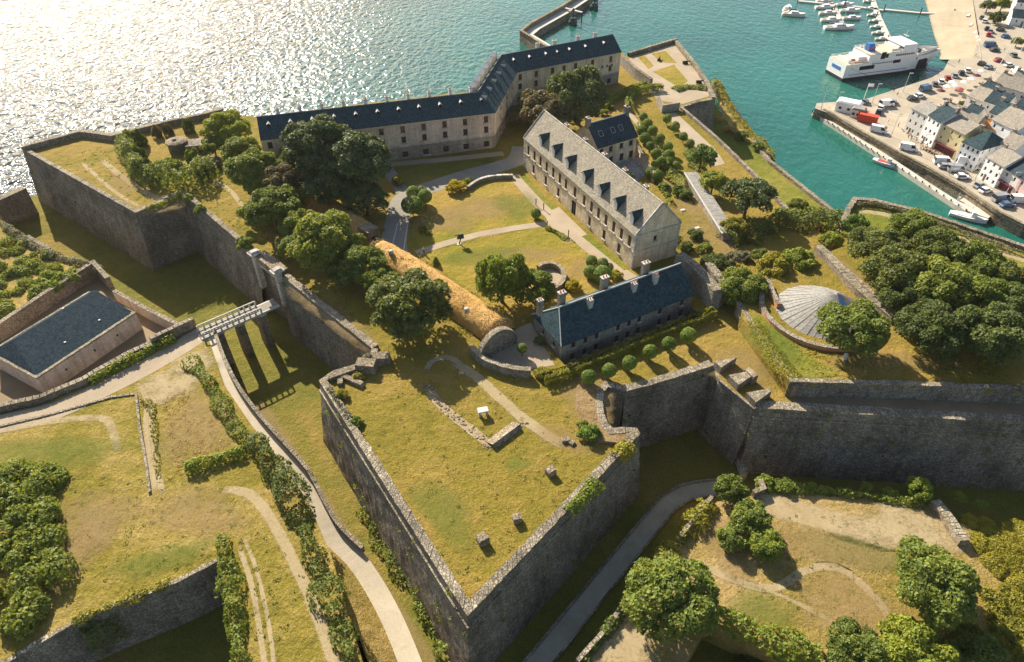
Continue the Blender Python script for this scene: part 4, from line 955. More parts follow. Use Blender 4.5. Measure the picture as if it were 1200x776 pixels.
# ---- courtyard walls, round pool wall, straw mound
def arc(cx, cy, rx, ry, a0, a1, z=20, n=12): return [P(cx + rx * math.cos(math.radians(a0 + (a1 - a0) * i / n)), cy + ry * math.sin(math.radians(a0 + (a1 - a0) * i / n)), z) for i in range(n + 1)]
fwall('wall', spline(G((548, 223), (560, 215), (577, 210), (601, 209)), 1), .9, .6, 'curved grey garden wall at the head of the courtyard lawn', mat='facade_grey', cmat='granite_trim')
fwall('wall', arc(643, 328, 18, 15, -135, 150, n=18), 1.1, .7, 'round stone basin wall beside the courtyard tree')
sheet('basin_floor', arc(643, 328, 16, 13, 0, 340, n=16), 'gravel', lift=.03)
fwall('wall', spline(G((553, 414), (566, 427), (585, 435), (605, 440), (622, 441)), 1), 1.7, .9, 'curved wall around the gate yard below the straw mound', zb=19.5, mat='rampart_stone')
def mound(name, pts, w_, h, label):
    pts = spline(pts, 1.2); n = len(pts); rows = []; K = 12
    for j in range(K + 1):
        a = math.pi * j / K; pl = offs(pts, math.cos(a) * w_ / 2)
        rows.append([(q.x, q.y, 20 + math.sin(a) ** .8 * h * min(1, .35 + i / 3, .35 + (n - 1 - i) / 1.5) * random.uniform(.93, 1.05)) for i, q in enumerate(pl)])
    mb = MB(); mb.add([v for r_ in rows for v in r_], [(j * n + i, (j + 1) * n + i, (j + 1) * n + i + 1, j * n + i + 1) for j in range(K) for i in range(n - 1)], 'dry_grass')
    t = thing(name, label, 'earth mound', pts[0].copy()); mb.build('mound_body', t, smooth=True)
    hh = hedge('dry_grass_cover', pts, w_ * .97, h * .98, None, 'leaf_straw', .11, 2.6, .10, cat=None); hh.parent = t; hh.location = hh.location - t.location; hh['kind'] = 'stuff'
    fr_ = hedge('grass_fringe', pts, w_ * 1.22, .45, None, 'leaf_yellow', .13, 2.5, .5, cat=None); fr_.parent = t; fr_.location = fr_.location - t.location; fr_['kind'] = 'stuff'
    return t
mound('straw_mound', G((372, 240), (400, 257), (432, 280)), 5.6, 3.2, 'shorter mound of straw coloured dry grass among the trees')
mound('straw_mound', G((442, 298), (490, 328), (540, 362), (590, 396)), 6.4, 3.8, 'long mound of golden dry grass between trees and courtyard')
for (x, y) in ((458, 295), (547, 363), (392, 250)):
    c = P(x, y, 24.2); m_ = MB(); m_.lathe((c.x, c.y, 23.6), [(.5, 0), (.5, .9), (.35, 1.0)], 'granite_trim', 10)
    m_.build('vent', None, {458: 'small pale round vent near the upper end of the long straw mound', 547: 'small pale round vent near the lower end of the long straw mound', 392: 'small pale round vent on the shorter straw mound'}[x], 'vent')
t = thing('gable_wall', 'arched grey stone end wall closing the long straw mound', 'wall', P(585, 412))
a, b_ = P(563, 424), P(606, 402); d_ = (b_ - a).normalized(); n_ = Vector((-d_.y, d_.x, 0)); L = (b_ - a).length; m_ = MB(); K = 14
prof = [a + d_ * L * i / K for i in range(K + 1)]; hts = [1.6 + 3.4 * math.sin(math.pi * i / K) ** .6 for i in range(K + 1)]
for i in range(K):
    p, q = prof[i], prof[i + 1]
    for o_, rev in ((Vector(), 0), (n_ * .9, 1)):
        v = [p + o_, q + o_, Vector((q.x + o_.x, q.y + o_.y, 20 + hts[i + 1])), Vector((p.x + o_.x, p.y + o_.y, 20 + hts[i]))]; m_.quad(*(v if not rev else v[::-1]), 'rampart_stone')
m_.build('wall_face', t); m_ = MB()
for i in range(K):
    p, q = prof[i], prof[i + 1]; u = Vector((p.x, p.y, 20.03 + hts[i])) - n_ * .1; v = Vector((q.x, q.y, 20.03 + hts[i + 1])) - n_ * .1
    m_.quad(u, v, v + n_ * 1.1, u + n_ * 1.1, 'coping_stone'); m_.quad(u - Vector((0, 0, .2)), v - Vector((0, 0, .2)), v, u, 'coping_stone')
m_.build('coping', t)
t = thing('mound_portal', 'dark stone passage block between the two straw mounds', 'portal', P(436, 282)); m_ = MB(); c = P(434, 282)
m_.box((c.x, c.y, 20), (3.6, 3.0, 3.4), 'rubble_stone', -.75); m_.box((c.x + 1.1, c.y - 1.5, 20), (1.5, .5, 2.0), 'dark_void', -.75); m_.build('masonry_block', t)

# ================================================================== BUILDINGS
def rects_at(A, B, pxs, zc, w_, h, extra=()): return [(spos(A, B, x, zc), zc, w_, h) + tuple(extra) for x in pxs]
# --- arsenal
A = P(614.2, 161, 28.2); B = P(745.4, 276, 28.2); A.z = B.z = 0
up = [ (z / 3.88 + 540) for z in (307, 335, 362, 390, 420, 450, 478, 519, 561, 594, 626, 660, 695, 730, 767)]
lo = [ (z / 3.88 + 540) for z in (331, 386, 443, 585, 651, 718)]
fr = rects_at(A, B, up, 25.8, 1.1, 2.5) + rects_at(A, B, lo, 22.0, 1.1, 2.3) + rects_at(A, B, [672.2], 21.7, 1.9, 3.4, ('door', 'dark_void'))
dv = (P(797.7, 260.5, 28.2) - P(745.4, 276, 28.2)).length
t, A, B, C, D, td, nd, z1 = house('arsenal', 'long stone arsenal with pale slate roof and seven dark dormers', A, B, dv, 20, 8.2, 5.8, 'facade_cream', 'slate_old', front=fr, gableB=[(dv * .45, 26.2, .8, 1.1)], chim=[], over=.25, quoins=True, cap='granite_trim')
print('arsenal depth', dv, 'ridge', Q((A + (D - A) * .5) + Vector((0, 0, z1 + 5.8))), Q((B + (C - B) * .5) + Vector((0, 0, z1 + 5.8))), 'want (638,128) (776,241)')
m_ = MB(); mid = 24.05
for a, b_, o_ in ((A, B, -nd), (B, C, td)):
    for z, h, k in ((mid, .22, .1), (z1 - .3, .28, .16)):
        p, q = a + o_ * k, b_ + o_ * k; m_.add([(p.x, p.y, z), (q.x, q.y, z), (q.x, q.y, z + h), (p.x, p.y, z + h), (a.x, a.y, z + h), (b_.x, b_.y, z + h)], [(0, 1, 2, 3), (3, 2, 5, 4)], 'granite_trim')
m_.build('string_course', t)
dm = [(z / 3.88 + 540) for z in (350, 408, 470, 545, 617, 688, 762)]
for x in dm:
    s = spos(A, B, x, z1 + 1.6); k = .75; f = A + td * s + nd * k; f = Vector((f.x, f.y, z1 + 5.8 * k / (dv / 2))); dormer(t, f, td, nd, 1.4, 2.1, 2.5)
for fr_ in (.12, .3, .47, .64, .8): 
    q = A.lerp(B, fr_) + nd * (dv * .78); chimney(t, (q.x, q.y, z1 + 1.6), 1.2, .7, 2.4, math.atan2(td.y, td.x), 2)
for g_ in ((A, D), (B, C)):
    m_ = MB(); mmid = g_[0].lerp(g_[1], .5)
    for e in g_:
        p0 = Vector((e.x, e.y, z1 + .2)); p1 = Vector((mmid.x, mmid.y, z1 + 6.05)); m_.tube(p0, p1, .22, .22, 'granite_trim', 4)
    m_.build('gable_coping', t)

# --- front house with the blue slate roof
A = HA.copy(); B = HB.copy(); dv = (P(623.5, 363.7, HE) - P(658.3, 404, HE)).length
u1 = [z / 3.88 + 540 for z in (513, 567, 618, 715, 765, 812, 905, 1005)]; l1 = [z / 3.88 + 540 for z in (508, 563, 613, 708, 757, 806, 903, 947, 1000)]
fr = rects_at(A, B, u1, 22.1, .85, 1.25) + rects_at(A, B, l1, 19.4, .95, 1.5)
t, A, B, C, D, td, nd, z1 = house('officers_house', 'stone house with deep blue slate hipped roof in front of the arsenal', A, B, dv - 1.2, 17.4, HE - 17.4, 4.0, 'facade_grey', 'slate_blue', hipA=2.2, hipB=0, front=fr, gableA=[(dv * .3, 21.6, .8, 1.2), (dv * .65, 21.6, .8, 1.2)], chim=[])
print('front house depth', dv, 'ridge', Q((A + (D - A) * .5 + td * 2.2) + Vector((0, 0, z1 + 4.0))), Q((B + (C - B) * .5) + Vector((0, 0, z1 + 4.0))), 'want (654.5,362) (796,304.5)')
rza = math.atan2(td.y, td.x)
for x, wd in ((662, .9), (688, 1.3), (739, 1.4), (788, 1.4)):
    s = spos(A, B, x - 8, z1 + 5); q = A + td * s + nd * dv * .56; chimney(t, (q.x, q.y, z1 + 2.9), wd, .8, 3.2, rza, 2)
for x in (704, 756, 781):
    s = spos(A, B, x, z1 + 3.2); q = A + td * s + nd * dv * .32; m_ = MB(); m_.box((q.x, q.y, z1 + 1.5), (.55, .5, 3.2), 'lead_white', rza, 1.9)
    for k in (-.45, 0, .45): m_.tube((q.x + td.x * k, q.y + td.y * k, z1 + 4.7), (q.x + td.x * k, q.y + td.y * k, z1 + 5.2), .13, .1, 'terracotta', 6)
    m_.build('chimney', t)
fwall('wall', [P(*p, 20) for p in ((792, 318), (812, 334), (836, 362))], 4.4, 1.9, 'thick wall block at the right end of the blue roofed house', mat='facade_grey', zb=19.5)
fwall('wall', [P(*p, 20) for p in ((836, 362), (846, 352), (826, 326))], 3.8, 1.6, 'return of the thick wall beside the blue roofed house', mat='facade_grey', zb=19.5)
fwall('kerb', [Vector((p.x, p.y, 20)) for p in (PIT[0] - hn * .3, PIT[1] - hn * .3)], .3, .5, 'low stone kerb along the front of the blue roofed house', cat='kerb')

# --- house behind the arsenal with dark roof
A = P(700, 174, 26); B = P(746.5, 160, 26); A.z = B.z = 0; dv = 9.5
ux = [520 + z / 3.88 for z in (718, 760, 808, 851)]
t, A, B, C, D, td, nd, z1 = house('commander_house', 'house with dark slate roof and skylight behind the arsenal', A, B, dv, 20, 6.2, 4.2, 'facade_cream', 'slate_dark', front=rects_at(A, B, ux, 24.7, 1.2, 1.5) + rects_at(A, B, ux[1:], 21.5, 1.3, 2.0), chim=[(.02, .5, .8, 1.4, 1.6, 2), (.98, .5, .8, 1.4, 1.8, 3)])
print('commander ridge', Q((A + (D - A) * .5) + Vector((0, 0, z1 + 4.2))), Q((B + (C - B) * .5) + Vector((0, 0, z1 + 4.2))), 'want (691,147) (740,133)')
for f in (.2, .5, .7): 
    q = A.lerp(B, f) + nd * 2.2; m_ = MB(); zz = z1 + 4.2 * 2.2 / (dv / 2); e = nd * .55 + Vector((0, 0, 4.2 * .55 / (dv / 2))); p = Vector((q.x, q.y, zz + .3))
    m_.add([p - td * .5 - e, p + td * .5 - e, p + td * .5 + e, p - td * .5 + e], [(0, 1, 2, 3)], 'glass'); m_.tube(p - td * .55 - e, p + td * .55 - e, .06, .06, 'lead_white', 4); m_.tube(p - td * .55 + e, p + td * .55 + e, .06, .06, 'lead_white', 4); m_.tube(p - td * .55 - e, p - td * .55 + e, .06, .06, 'lead_white', 4); m_.tube(p + td * .55 - e, p + td * .55 + e, .06, .06, 'lead_white', 4); m_.build('skylight', t)
fwall('wall', G((746, 180), (754, 196), (766, 214)), 2.4, .5, 'courtyard wall right of the commander house', mat='facade_cream')

# --- barracks: three wings under one bent roof
ZE = 30.0; dpt = 10.0; rh = 3.4
F = [P(305, 163.5, ZE), P(579, 131, ZE), P(605, 84, ZE), P(728, 60, ZE)]
F = [Vector((p.x, p.y, ZE)) for p in F]; Bk = offs(F, -dpt); Rg = offs(F, -dpt / 2)
print('barracks ridge', [tuple(round(c) for c in Q((p.x, p.y, ZE + rh))) for p in Rg], 'want (300,138) (568,109) (591,66) (720,39)', [round((F[i + 1] - F[i]).length, 1) for i in range(3)])
t = thing('barracks', 'long bent barracks with dark slate roof along the sea edge', 'barracks', (F[1].x, F[1].y, 20))
m_ = MB(); wins = [[447, 472, 496.5, 521, 545, 569.5], [587, 594, 600], [520 + z / 3.88 for z in (348, 421, 495, 547, 600, 677, 760)]]
for i in range(3):
    a, b_ = F[i], F[i + 1]; dd_ = (b_ - a).xy.normalized(); out = Vector((dd_.y, -dd_.x, 0)); L = (b_ - a).length
    if i == 0:
        s0 = [spos(a, b_, x, 28) for x in wins[0]]; st = s0[1] - s0[0]; s0 = [s0[0] - st * k for k in range(int(s0[0] / st), 0, -1)] + s0
    else: s0 = [spos(a, b_, x, 28) for x in wins[i]]
    R_ = [(s, 28.2, 1.15, 1.7) for s in s0] + [(s, 25.4, 1.15, 1.7) for s in s0]
    R_ += [(s, 21.4, 1.5, 1.6) for s in (s0 if i != 1 else s0[:2])]
    if i == 2: R_ += [(spos(a, b_, x, 26.3), 26.3, .7, .7) for x in (706, 711.5, 717)]
    facade(m_, a, b_, 19.5, ZE, R_, 'facade_pink' if i == 0 else 'facade_cream', out, t, zmat=(23.6, 'facade_grey'))
    facade(m_, Bk[i + 1], Bk[i], -2, ZE, [(L * k / 9, 26.5, 1.1, 1.5) for k in range(1, 9)] if L > 20 else [], 'facade_grey', -out, t)
for a, b_, r_ in ((Bk[0], F[0], Rg[0]), (F[3], Bk[3], Rg[3])):
    dd_ = (b_ - a).normalized(); out = Vector((dd_.y, -dd_.x, 0)); facade(m_, a, b_, 10, ZE, [(dpt * .3, 27, 1, 1.5), (dpt * .7, 27, 1, 1.5)], 'facade_cream', out, t)
    m_.add([a, b_, (r_.x, r_.y, ZE + rh)], [(0, 1, 2)], 'facade_cream')
m_.build('wall', t)
m_ = MB(); Fo, Bo = offs(F, .45), offs(Bk, -.45)
for i in range(3):
    for e, s_ in ((Fo, 1), (Bo, -1)):
        a, b_ = e[i], e[i + 1]; r0, r1 = Rg[i], Rg[i + 1]; v = [(a.x, a.y, ZE - .2), (b_.x, b_.y, ZE - .2), (r1.x, r1.y, ZE + rh + .15), (r0.x, r0.y, ZE + rh + .15)]
        m_.add(v if s_ > 0 else v[::-1], [(0, 1, 2, 3)], 'slate_blue'); m_.add([(a.x, a.y, ZE - .4), (b_.x, b_.y, ZE - .4), v[1], v[0]], [(0, 1, 2, 3)], 'facade_cream')
rf = m_.build('roof', t)
m_ = MB(); o1 = offs(F, .12)
for i in range(3):
    for z, h in ((23.5, .3), (29.4, .3)):
        p, q = o1[i], o1[i + 1]; m_.add([(p.x, p.y, z), (q.x, q.y, z), (q.x, q.y, z + h), (p.x, p.y, z + h), (F[i].x, F[i].y, z + h), (F[i + 1].x, F[i + 1].y, z + h)], [(0, 1, 2, 3), (3, 2, 5, 4)], 'granite_trim')
m_.build('string_course', t)
m_ = MB()
for i in range(3): m_.tube((Rg[i].x, Rg[i].y, ZE + rh + .18), (Rg[i + 1].x, Rg[i + 1].y, ZE + rh + .18), .14, .14, 'zinc', 5)
m_.build('ridge', t)
for i, cx in ((0, [280 + z / 3.88 for z in (180, 281, 380, 478, 577, 675, 771, 867, 962, 1056)]), (2, [520 + z / 3.88 for z in (430, 505, 612, 690)])):
    a, b_ = Rg[i], Rg[i + 1]; dd_ = (b_ - a).normalized(); nb = Vector((-dd_.y, dd_.x, 0)); rzz = math.atan2(dd_.y, dd_.x)
    for x in cx: q = a + dd_ * spos(a, b_, x, ZE + rh) + nb * .5; chimney(t, (q.x, q.y, ZE + rh - 1), .75 if i == 0 else 1.1, .8, 2.3, rzz, 2, 'offwhite')
def lucarne(q, dd_, nb, w_=.7):
    m_ = MB(); a = q - dd_ * w_ / 2; b_ = q + dd_ * w_ / 2; up = Vector((0, 0, 1)); k = nb * 1.1
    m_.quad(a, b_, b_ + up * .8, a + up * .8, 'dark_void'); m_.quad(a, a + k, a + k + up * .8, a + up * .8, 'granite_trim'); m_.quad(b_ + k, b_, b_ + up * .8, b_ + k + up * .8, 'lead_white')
    r_ = up * 1.15; m_.quad(a + up * .75 - dd_ * .1 - nb * .1, q - nb * .1 + r_, q + r_ + k * 1.4, a + up * .75 + k * 1.4 - dd_ * .1, 'lead_white'); m_.quad(q - nb * .1 + r_, b_ + up * .75 + dd_ * .1 - nb * .1, b_ + up * .75 + k * 1.4 + dd_ * .1, q + r_ + k * 1.4, 'lead_white'); m_.build('dormer', t)
for i, cx in ((0, [280 + z / 3.88 for z in (135, 236, 337, 437, 537, 637, 734, 828, 924, 1020, 1114)]), (2, [520 + z / 3.88 for z in (340, 412, 487, 540, 595, 668, 752)])):
    a, b_ = F[i], F[i + 1]; dd_ = (b_ - a).normalized(); nb = Vector((-dd_.y, dd_.x, 0))
    for x in cx: s = spos(a, b_, x, ZE + 2.3); q = a + dd_ * s + nb * 2.4; lucarne(Vector((q.x, q.y, ZE + rh * 2.4 / (dpt / 2))), dd_, nb)
a, b_ = Rg[1], Rg[2]; dd_ = (b_ - a).normalized(); nb = Vector((-dd_.y, dd_.x, 0)); L = (b_ - a).length
for k in range(6):
    q = a + dd_ * L * (k + .3) / 6 + nb * 1.4; rzz = math.atan2(dd_.y, dd_.x); m_ = MB(); m_.box((q.x, q.y, ZE + rh - 2.2), (2.0, 1.4, 3.4), 'facade_cream', rzz)
    up = Vector((0, 0, 1)); u0 = Vector((q.x, q.y, ZE + rh + 1.2)); m_.add([u0 - dd_ * 1.15 - nb * .8, u0 + dd_ * 1.15 - nb * .8, u0 + dd_ * 1.15 + nb * .8, u0 - dd_ * 1.15 + nb * .8, u0 + up * .9 - nb * .8, u0 + up * .9 + nb * .8], [(0, 1, 4), (1, 2, 5, 4), (2, 3, 5), (3, 0, 4, 5)], 'offwhite'); m_.build('dormer', t)
    if k < 5:
        q = F[1].lerp(F[2], (k + .5) / 5) + nb * 2.6; lucarne(Vector((q.x, q.y, ZE + rh * 2.6 / (dpt / 2))), dd_, nb)

# --- powder magazine (left) with dark parapeted roof
A = P(42, 443, 16.4); B = P(158.5, 366, 16.4); A.z = B.z = 0; dv = (P(2, 404, 16.4) - P(42, 443, 16.4)).length; print('powder depth', dv, (B - A).length)
t, A, B, C, D, td, nd, z1 = house('powder_magazine', 'stone powder magazine with dark blue roof inside the left walled yard', A, B, dv, 12, 4.1, 1.6, 'facade_pink', 'slate_deep', front=[(L_, 14.2, .35, .6) for L_ in (5, 11, 16, 21)], sub=False, over=-.15, hipA=3.5, hipB=.01, shift=.8, cap=None)
m_ = MB()
for a, b_ in ((A, B), (B, C), (C, D), (D, A)):
    dd_ = (b_ - a).normalized(); nb = Vector((-dd_.y, dd_.x, 0)); k = max(1, int((b_ - a).length / 1.2)); L = (b_ - a).length
    for j in range(k):
        c = a + dd_ * L * (j + .5) / k + nb * .2; m_.box((c.x, c.y, z1 - .02 + random.uniform(0, .03)), (L / k - .03, .62, .3), 'coping_stone', math.atan2(dd_.y, dd_.x))
m_.build('coping_stones', t, kind='stuff')
for s, k in ((.18, .75), (.68, .85), (.4, .25), (.75, .25)):
    q = A.lerp(B, s) + nd * dv * k; m_ = MB(); m_.box((q.x, q.y, z1 + 1.15 * (1 - abs(k - .86))), (.35, .3, .35), 'lead_white', .4); m_.build('roof_vent', t)

# --- cone roof mound
t = thing('cone_roof', 'pale zinc cone roof with dark skylight sunk in a round pit', 'roof', P(950, 360)); c = P(958, 385, 20)
R_ = 9.0; c = P(962, 363, 23.5); K = 40; mt = MB(); apex = (c.x + 2.4, c.y + 1.0, 26.6)
for i in range(K):
    a0, a1 = 2 * math.pi * i / K, 2 * math.pi * (i + 1) / K; p = (c.x + R_ * math.cos(a0), c.y + R_ * .98 * math.sin(a0), 22.6); q = (c.x + R_ * math.cos(a1), c.y + R_ * .98 * math.sin(a1), 22.6)
    dz = .05 if i % 2 else 0; mt.add([(p[0], p[1], p[2] + dz), (q[0], q[1], q[2] + dz), (apex[0], apex[1], apex[2])], [(0, 1, 2)], 'zinc')
    mt.tube((p[0], p[1], p[2] + .06), apex, .045, .03, 'zinc', 4, False); mt.quad((p[0], p[1], 20), (q[0], q[1], 20), (q[0], q[1], q[2]), p, 'facade_grey')
mt.build('roof_panels', t)
mt = MB(); al = math.radians(-62); 
p0 = Vector(apex); l = [Vector((c.x + R_ * math.cos(a_), c.y + R_ * math.sin(a_), 22.6)) for a_ in (math.radians(-42), math.radians(-78))]
mt.add([p0 + Vector((0, -.1, .1)), p0.lerp(l[1], .33) + Vector((0, -.1, .12)), p0.lerp(l[0], .33) + Vector((.1, -.1, .12))], [(0, 1, 2)], 'car_blue'); mt.build('skylight', t)
ring = [Vector((c.x + (R_ + 1.6) * math.cos(math.radians(a_)), c.y + (R_ + 1.6) * math.sin(math.radians(a_)), 23)) for a_ in range(150, 335, 8)]
fwall('wall', ring, .7, .8, 'curved brown wall around the lower half of the cone roof pit', mat='orange_brick')
fwall('wall', [P(*p, 23) for p in ((957, 294), (975, 312), (1005, 345), (1046, 378))], 1.3, 1.6, 'wide wall running right of the cone roof', zb=19.5)
fwall('wall', [P(*p, 23) for p in ((990, 318), (1020, 345), (1055, 380))], .6, .6, 'thin kerb wall between the cone roof wall and the trees')
fwall('wall', [P(*p, 23) for p in ((898, 332), (905, 350), (912, 362))], 1.0, .8, 'stub of brown wall left of the cone roof', mat='orange_brick')

# --- covered walk in the east garden
t = thing('garden_walk_roof', 'long narrow grey roofed gallery in the east garden', 'roof', P(820, 250)); a, b_ = P(801, 211, 20), P(845, 283, 20); dd_ = (b_ - a).normalized(); nb = Vector((-dd_.y, dd_.x, 0)); L = (b_ - a).length; rzz = math.atan2(dd_.y, dd_.x)
m_ = MB(); cc = a.lerp(b_, .5) + nb * 1.5; m_.box((cc.x, cc.y, 20), (L, 2.6, 1.9), 'facade_grey', rzz); m_.build('wall', t)
m_ = MB(); k = int(L / .9)
for j in range(k): q = a + dd_ * L * (j + .5) / k + nb * 1.5; m_.box((q.x, q.y, 21.92 + .012 * (j % 2)), (L / k - .03, 3.1, .14), 'zinc', rzz)
m_.build('roof_panel', t, kind='stuff'); m_ = MB(); q = a.lerp(b_, .5) - nb * .12; m_.box((q.x, q.y, 21.9), (L, .25, .25), 'lead_white', rzz); m_.build('gutter', t)
# --- gun casemate walls near the garden head
fwall('wall', G((770, 122), (776, 132), (795, 129)), 2.2, .6, 'dark low wall at the head of the garden strip', mat='facade_grey')
fwall('wall', G((728, 76), (745, 92), (762, 104)), 3.0, 1.0, 'wall from the barracks end down to the hedge', mat='facade_grey', zb=16)
# ================================================================== OBJECTS ON THE GRASS
def block(px, py, w_, d_, h, rz, mat, label, nm='stone_block', cat='stone block'):
    c = P(px, py); bm = bmesh.new(); bmesh.ops.create_cube(bm, size=1); 
    for v in bm.verts: v.co = Vector((v.co.x * w_, v.co.y * d_, (v.co.z + .5) * h)) + Vector([random.uniform(-.06, .06) for _ in range(3)]) * h
    bmesh.ops.bevel(bm, geom=bm.edges[:], offset=.1 * h, segments=2, affect='EDGES'); me = bpy.data.meshes.new(nm); bm.to_mesh(me); bm.free(); me.materials.append(MATS[mat])
    return tag(link(nm, me, None, (c.x, c.y, 19.95), rz), label, cat)
block(645, 555, 1.35, 1.3, 1.25, .6, 'rubble_stone', 'grey stone block nearest the right face of the arrowhead bastion')
block(606, 610, 1.3, 1.2, 1.1, .3, 'rubble_stone', 'small mossy block, middle of three on the bastion lawn')
block(566, 635, 1.5, 1.4, 1.3, .5, 'rubble_stone', 'stone block nearest the tip of the arrowhead bastion')
block(663, 517, 1.3, .9, .6, .2, 'rubble_stone', 'low rubble lump at the end of the pale track', 'rubble_lump')
block(670, 520, .9, .8, .5, .9, 'rubble_stone', 'lesser rubble lump beside the round shrub on the bastion', 'rubble_lump')
t = thing('stone_table', 'white stone table near the V shaped trench', 'table', P(566, 484)); c = P(566, 486)
m_ = MB(); m_.box((c.x, c.y, 21.0), (1.7, 1.1, .25), 'lead_white', .25); m_.build('tabletop', t)
for s in (-.55, .55): m_ = MB(); m_.box((c.x + s, c.y + s * .25, 20), (.35, .9, 1.0), 'granite_trim', .25); m_.build('leg', t)
t = thing('statue', 'dark leaning sculpture on a thin leg beside the courtyard path', 'sculpture', P(538, 283)); c = P(538, 286)
m_ = MB(); m_.tube((c.x, c.y, 20), (c.x + .5, c.y, 21.6), .14, .12, 'bronze', 8); m_.build('leg', t)
m_ = MB(); m_.box((c.x + .35, c.y, 21.5), (1.5, .7, 1.1), 'bronze', .3, .65, (.2, 0)); m_.tube((c.x - .9, c.y, 22.3), (c.x + .2, c.y, 22.1), .07, .16, 'bronze', 6); m_.build('body', t)
m_ = MB(); m_.box((c.x, c.y, 19.95), (.9, .9, .14), 'granite_trim'); m_.build('plinth', t)
def post(px, py, label, z=20, h=1.5):
    c = P(px, py, z); m_ = MB(); m_.tube((c.x, c.y, z), (c.x, c.y, z + h), .1, .1, 'iron_black', 8); m_.box((c.x, c.y, z + h), (.28, .28, .3), 'iron_black', 0, .6)
    m_.build('lamp_post', None, label, 'lamp post')
post(637, 246, 'dark lamp post at the forecourt corner nearest the round shrub'); post(641, 267, 'dark lamp post where the courtyard path meets the forecourt'); post(666, 278, 'dark lamp post beside the low hedge of the lower lawn'); post(628, 241, 'dark lamp post at the upper left of the forecourt')
m_ = MB(); c = P(737, 455 - 30, 20); m_.box((P(989, 422, 23).x, P(989, 422, 23).y, 23), (.5, .4, 1.5), 'lead_white'); m_.build('marker_stone', None, 'pale upright marker stone on the grass under the right hand trees', 'marker stone')
# cannons
def cannon(px, py, rz, label, z=20):
    c = P(px, py, z); t = thing('cannon', label, 'cannon', (c.x, c.y, z), 'cannons on the north terrace'); d_ = Vector((math.cos(rz), math.sin(rz), 0))
    m_ = MB(); m_.tube(c + d_ * -1.0 + Vector((0, 0, .75)), c + d_ * 1.6 + Vector((0, 0, .9)), .3, .17, 'iron_black', 10); m_.build('barrel', t)
    m_ = MB(); m_.box((c.x, c.y, z), (1.9, .9, .65), 'iron_black', rz, .75); m_.build('carriage', t)
cannon(803, 75, .2, 'upper cannon at the sea parapet of the north terrace'); cannon(819, 98, .1, 'lower cannon at the sea parapet of the north terrace'); cannon(772, 71, 1.2, 'cannon standing between the terrace lawns')
# benches of the garden
for px, py, lab in ((800, 247, 'pale flat stone on the dry grass beside the gallery'), (817, 268, 'lower pale flat stone between arsenal gable and gallery')):
    c = P(px, py); m_ = MB(); m_.box((c.x, c.y, 19.95), (1.3, .8, .35), 'lead_white', .4, .85); m_.build('flat_stone', None, lab, 'stone')

# ================================================================== TREES
T = tree
T(265, 152, 24, 'yellow green tree on the sea edge left of the barracks roof', mat='leaf_bright', hk=.9)
T(282, 178, 20, 'bright tree in front of the left end of the barracks', mat='leaf_bright', hk=.8)
T(250, 172, 14, 'small green tree right of the bunker', mat='leaf_mid', key='mid', hk=.9)
T(372, 172, 34, 'dark pine directly before the barracks windows, left of a pair', mat='leaf_pine', hk=1.5)
T(418, 190, 36, 'dark pine directly before the barracks windows, right of a pair', mat='leaf_pine', hk=1.3)
T(385, 215, 30, 'dark conifer below the pine pair', mat='leaf_pine', hk=1.0)
T(428, 232, 26, 'dark conifer beside the asphalt lane', mat='leaf_pine', hk=.8)
T(345, 190, 22, 'shaded tree at the left of the pine pair', mat='leaf_dark', hk=1.0)
T(297, 200, 27, 'green tree nearest the bunker shadow', mat='leaf_mid', hk=1.1)
T(332, 213, 24, 'brownish half dry tree amid the green ones', mat='leaf_brown', hk=1.1)
T(318, 245, 29, 'tree over the path above the bridge gate', mat='leaf_mid', hk=1.0)
T(295, 248, 16, 'small overhanging tree nearest the curtain wall', mat='leaf_mid', key='mid', hk=.9)
T(352, 262, 24, 'green tree at the upper left of the rampart row', mat='leaf_mid', hk=.95)
T(378, 283, 36, 'large green tree in the middle of the rampart row', mat='leaf_mid', hk=.9)
T(425, 312, 28, 'medium tree between the two largest rampart trees', mat='leaf_mid', hk=.85)
T(402, 318, 22, 'low tree on the shaded side of the rampart row', mat='leaf_dark', hk=.7)
T(405, 292, 24, 'tree filling the gap right of the large middle rampart tree', mat='leaf_mid', hk=.9)
T(350, 285, 22, 'low spreading tree on the lawn side left of the rampart row middle', mat='leaf_mid', hk=.7)
T(446, 328, 22, 'tree filling the gap above the largest round tree', mat='leaf_bright', hk=.85)
T(335, 235, 20, 'small tree between the brownish tree and the rampart row', mat='leaf_bright', hk=.95)
T(310, 222, 20, 'tree closing the belt above the path tree', mat='leaf_bright', hk=1.0)
T(480, 358, 45, 'largest round tree, beside the long straw mound', mat='leaf_dark', hk=.75)
T(455, 345, 22, 'tree tucked against the left of the largest round tree', mat='leaf_mid', hk=.8)
T(588, 330, 30, 'bright green courtyard tree left of the round basin', mat='leaf_bright', hk=.95, sz=1.15)
T(624, 338, 25, 'lighter courtyard tree overhanging the round basin', mat='leaf_bright', hk=.75)
T(640, 128, 34, 'spreading olive brown cedar in front of the bend of the barracks', mat='leaf_brown', key='flat', hk=.7)
T(678, 112, 33, 'tall dark cedar before the right wing of the barracks', mat='leaf_pine', hk=.95, sz=1.0)
T(655, 140, 26, 'lower dark cedar behind the arsenal roof', mat='leaf_pine', key='flat', hk=.6)
T(610, 135, 18, 'cedar branch mass by the inner corner of the barracks', mat='leaf_brown', key='flat', hk=.6)
T(822, 186, 17, 'round deep green tree beside the garden path', mat='leaf_topiary', key='mid', hk=.9)
T(836, 214, 15, 'fresh green tree with pale trunk above the umbrella pine', mat='leaf_bright', key='mid', hk=1.0)
T(878, 230, 29, 'broad dark umbrella pine on the east terrace', mat='leaf_pine', key='flat', hk=.95)
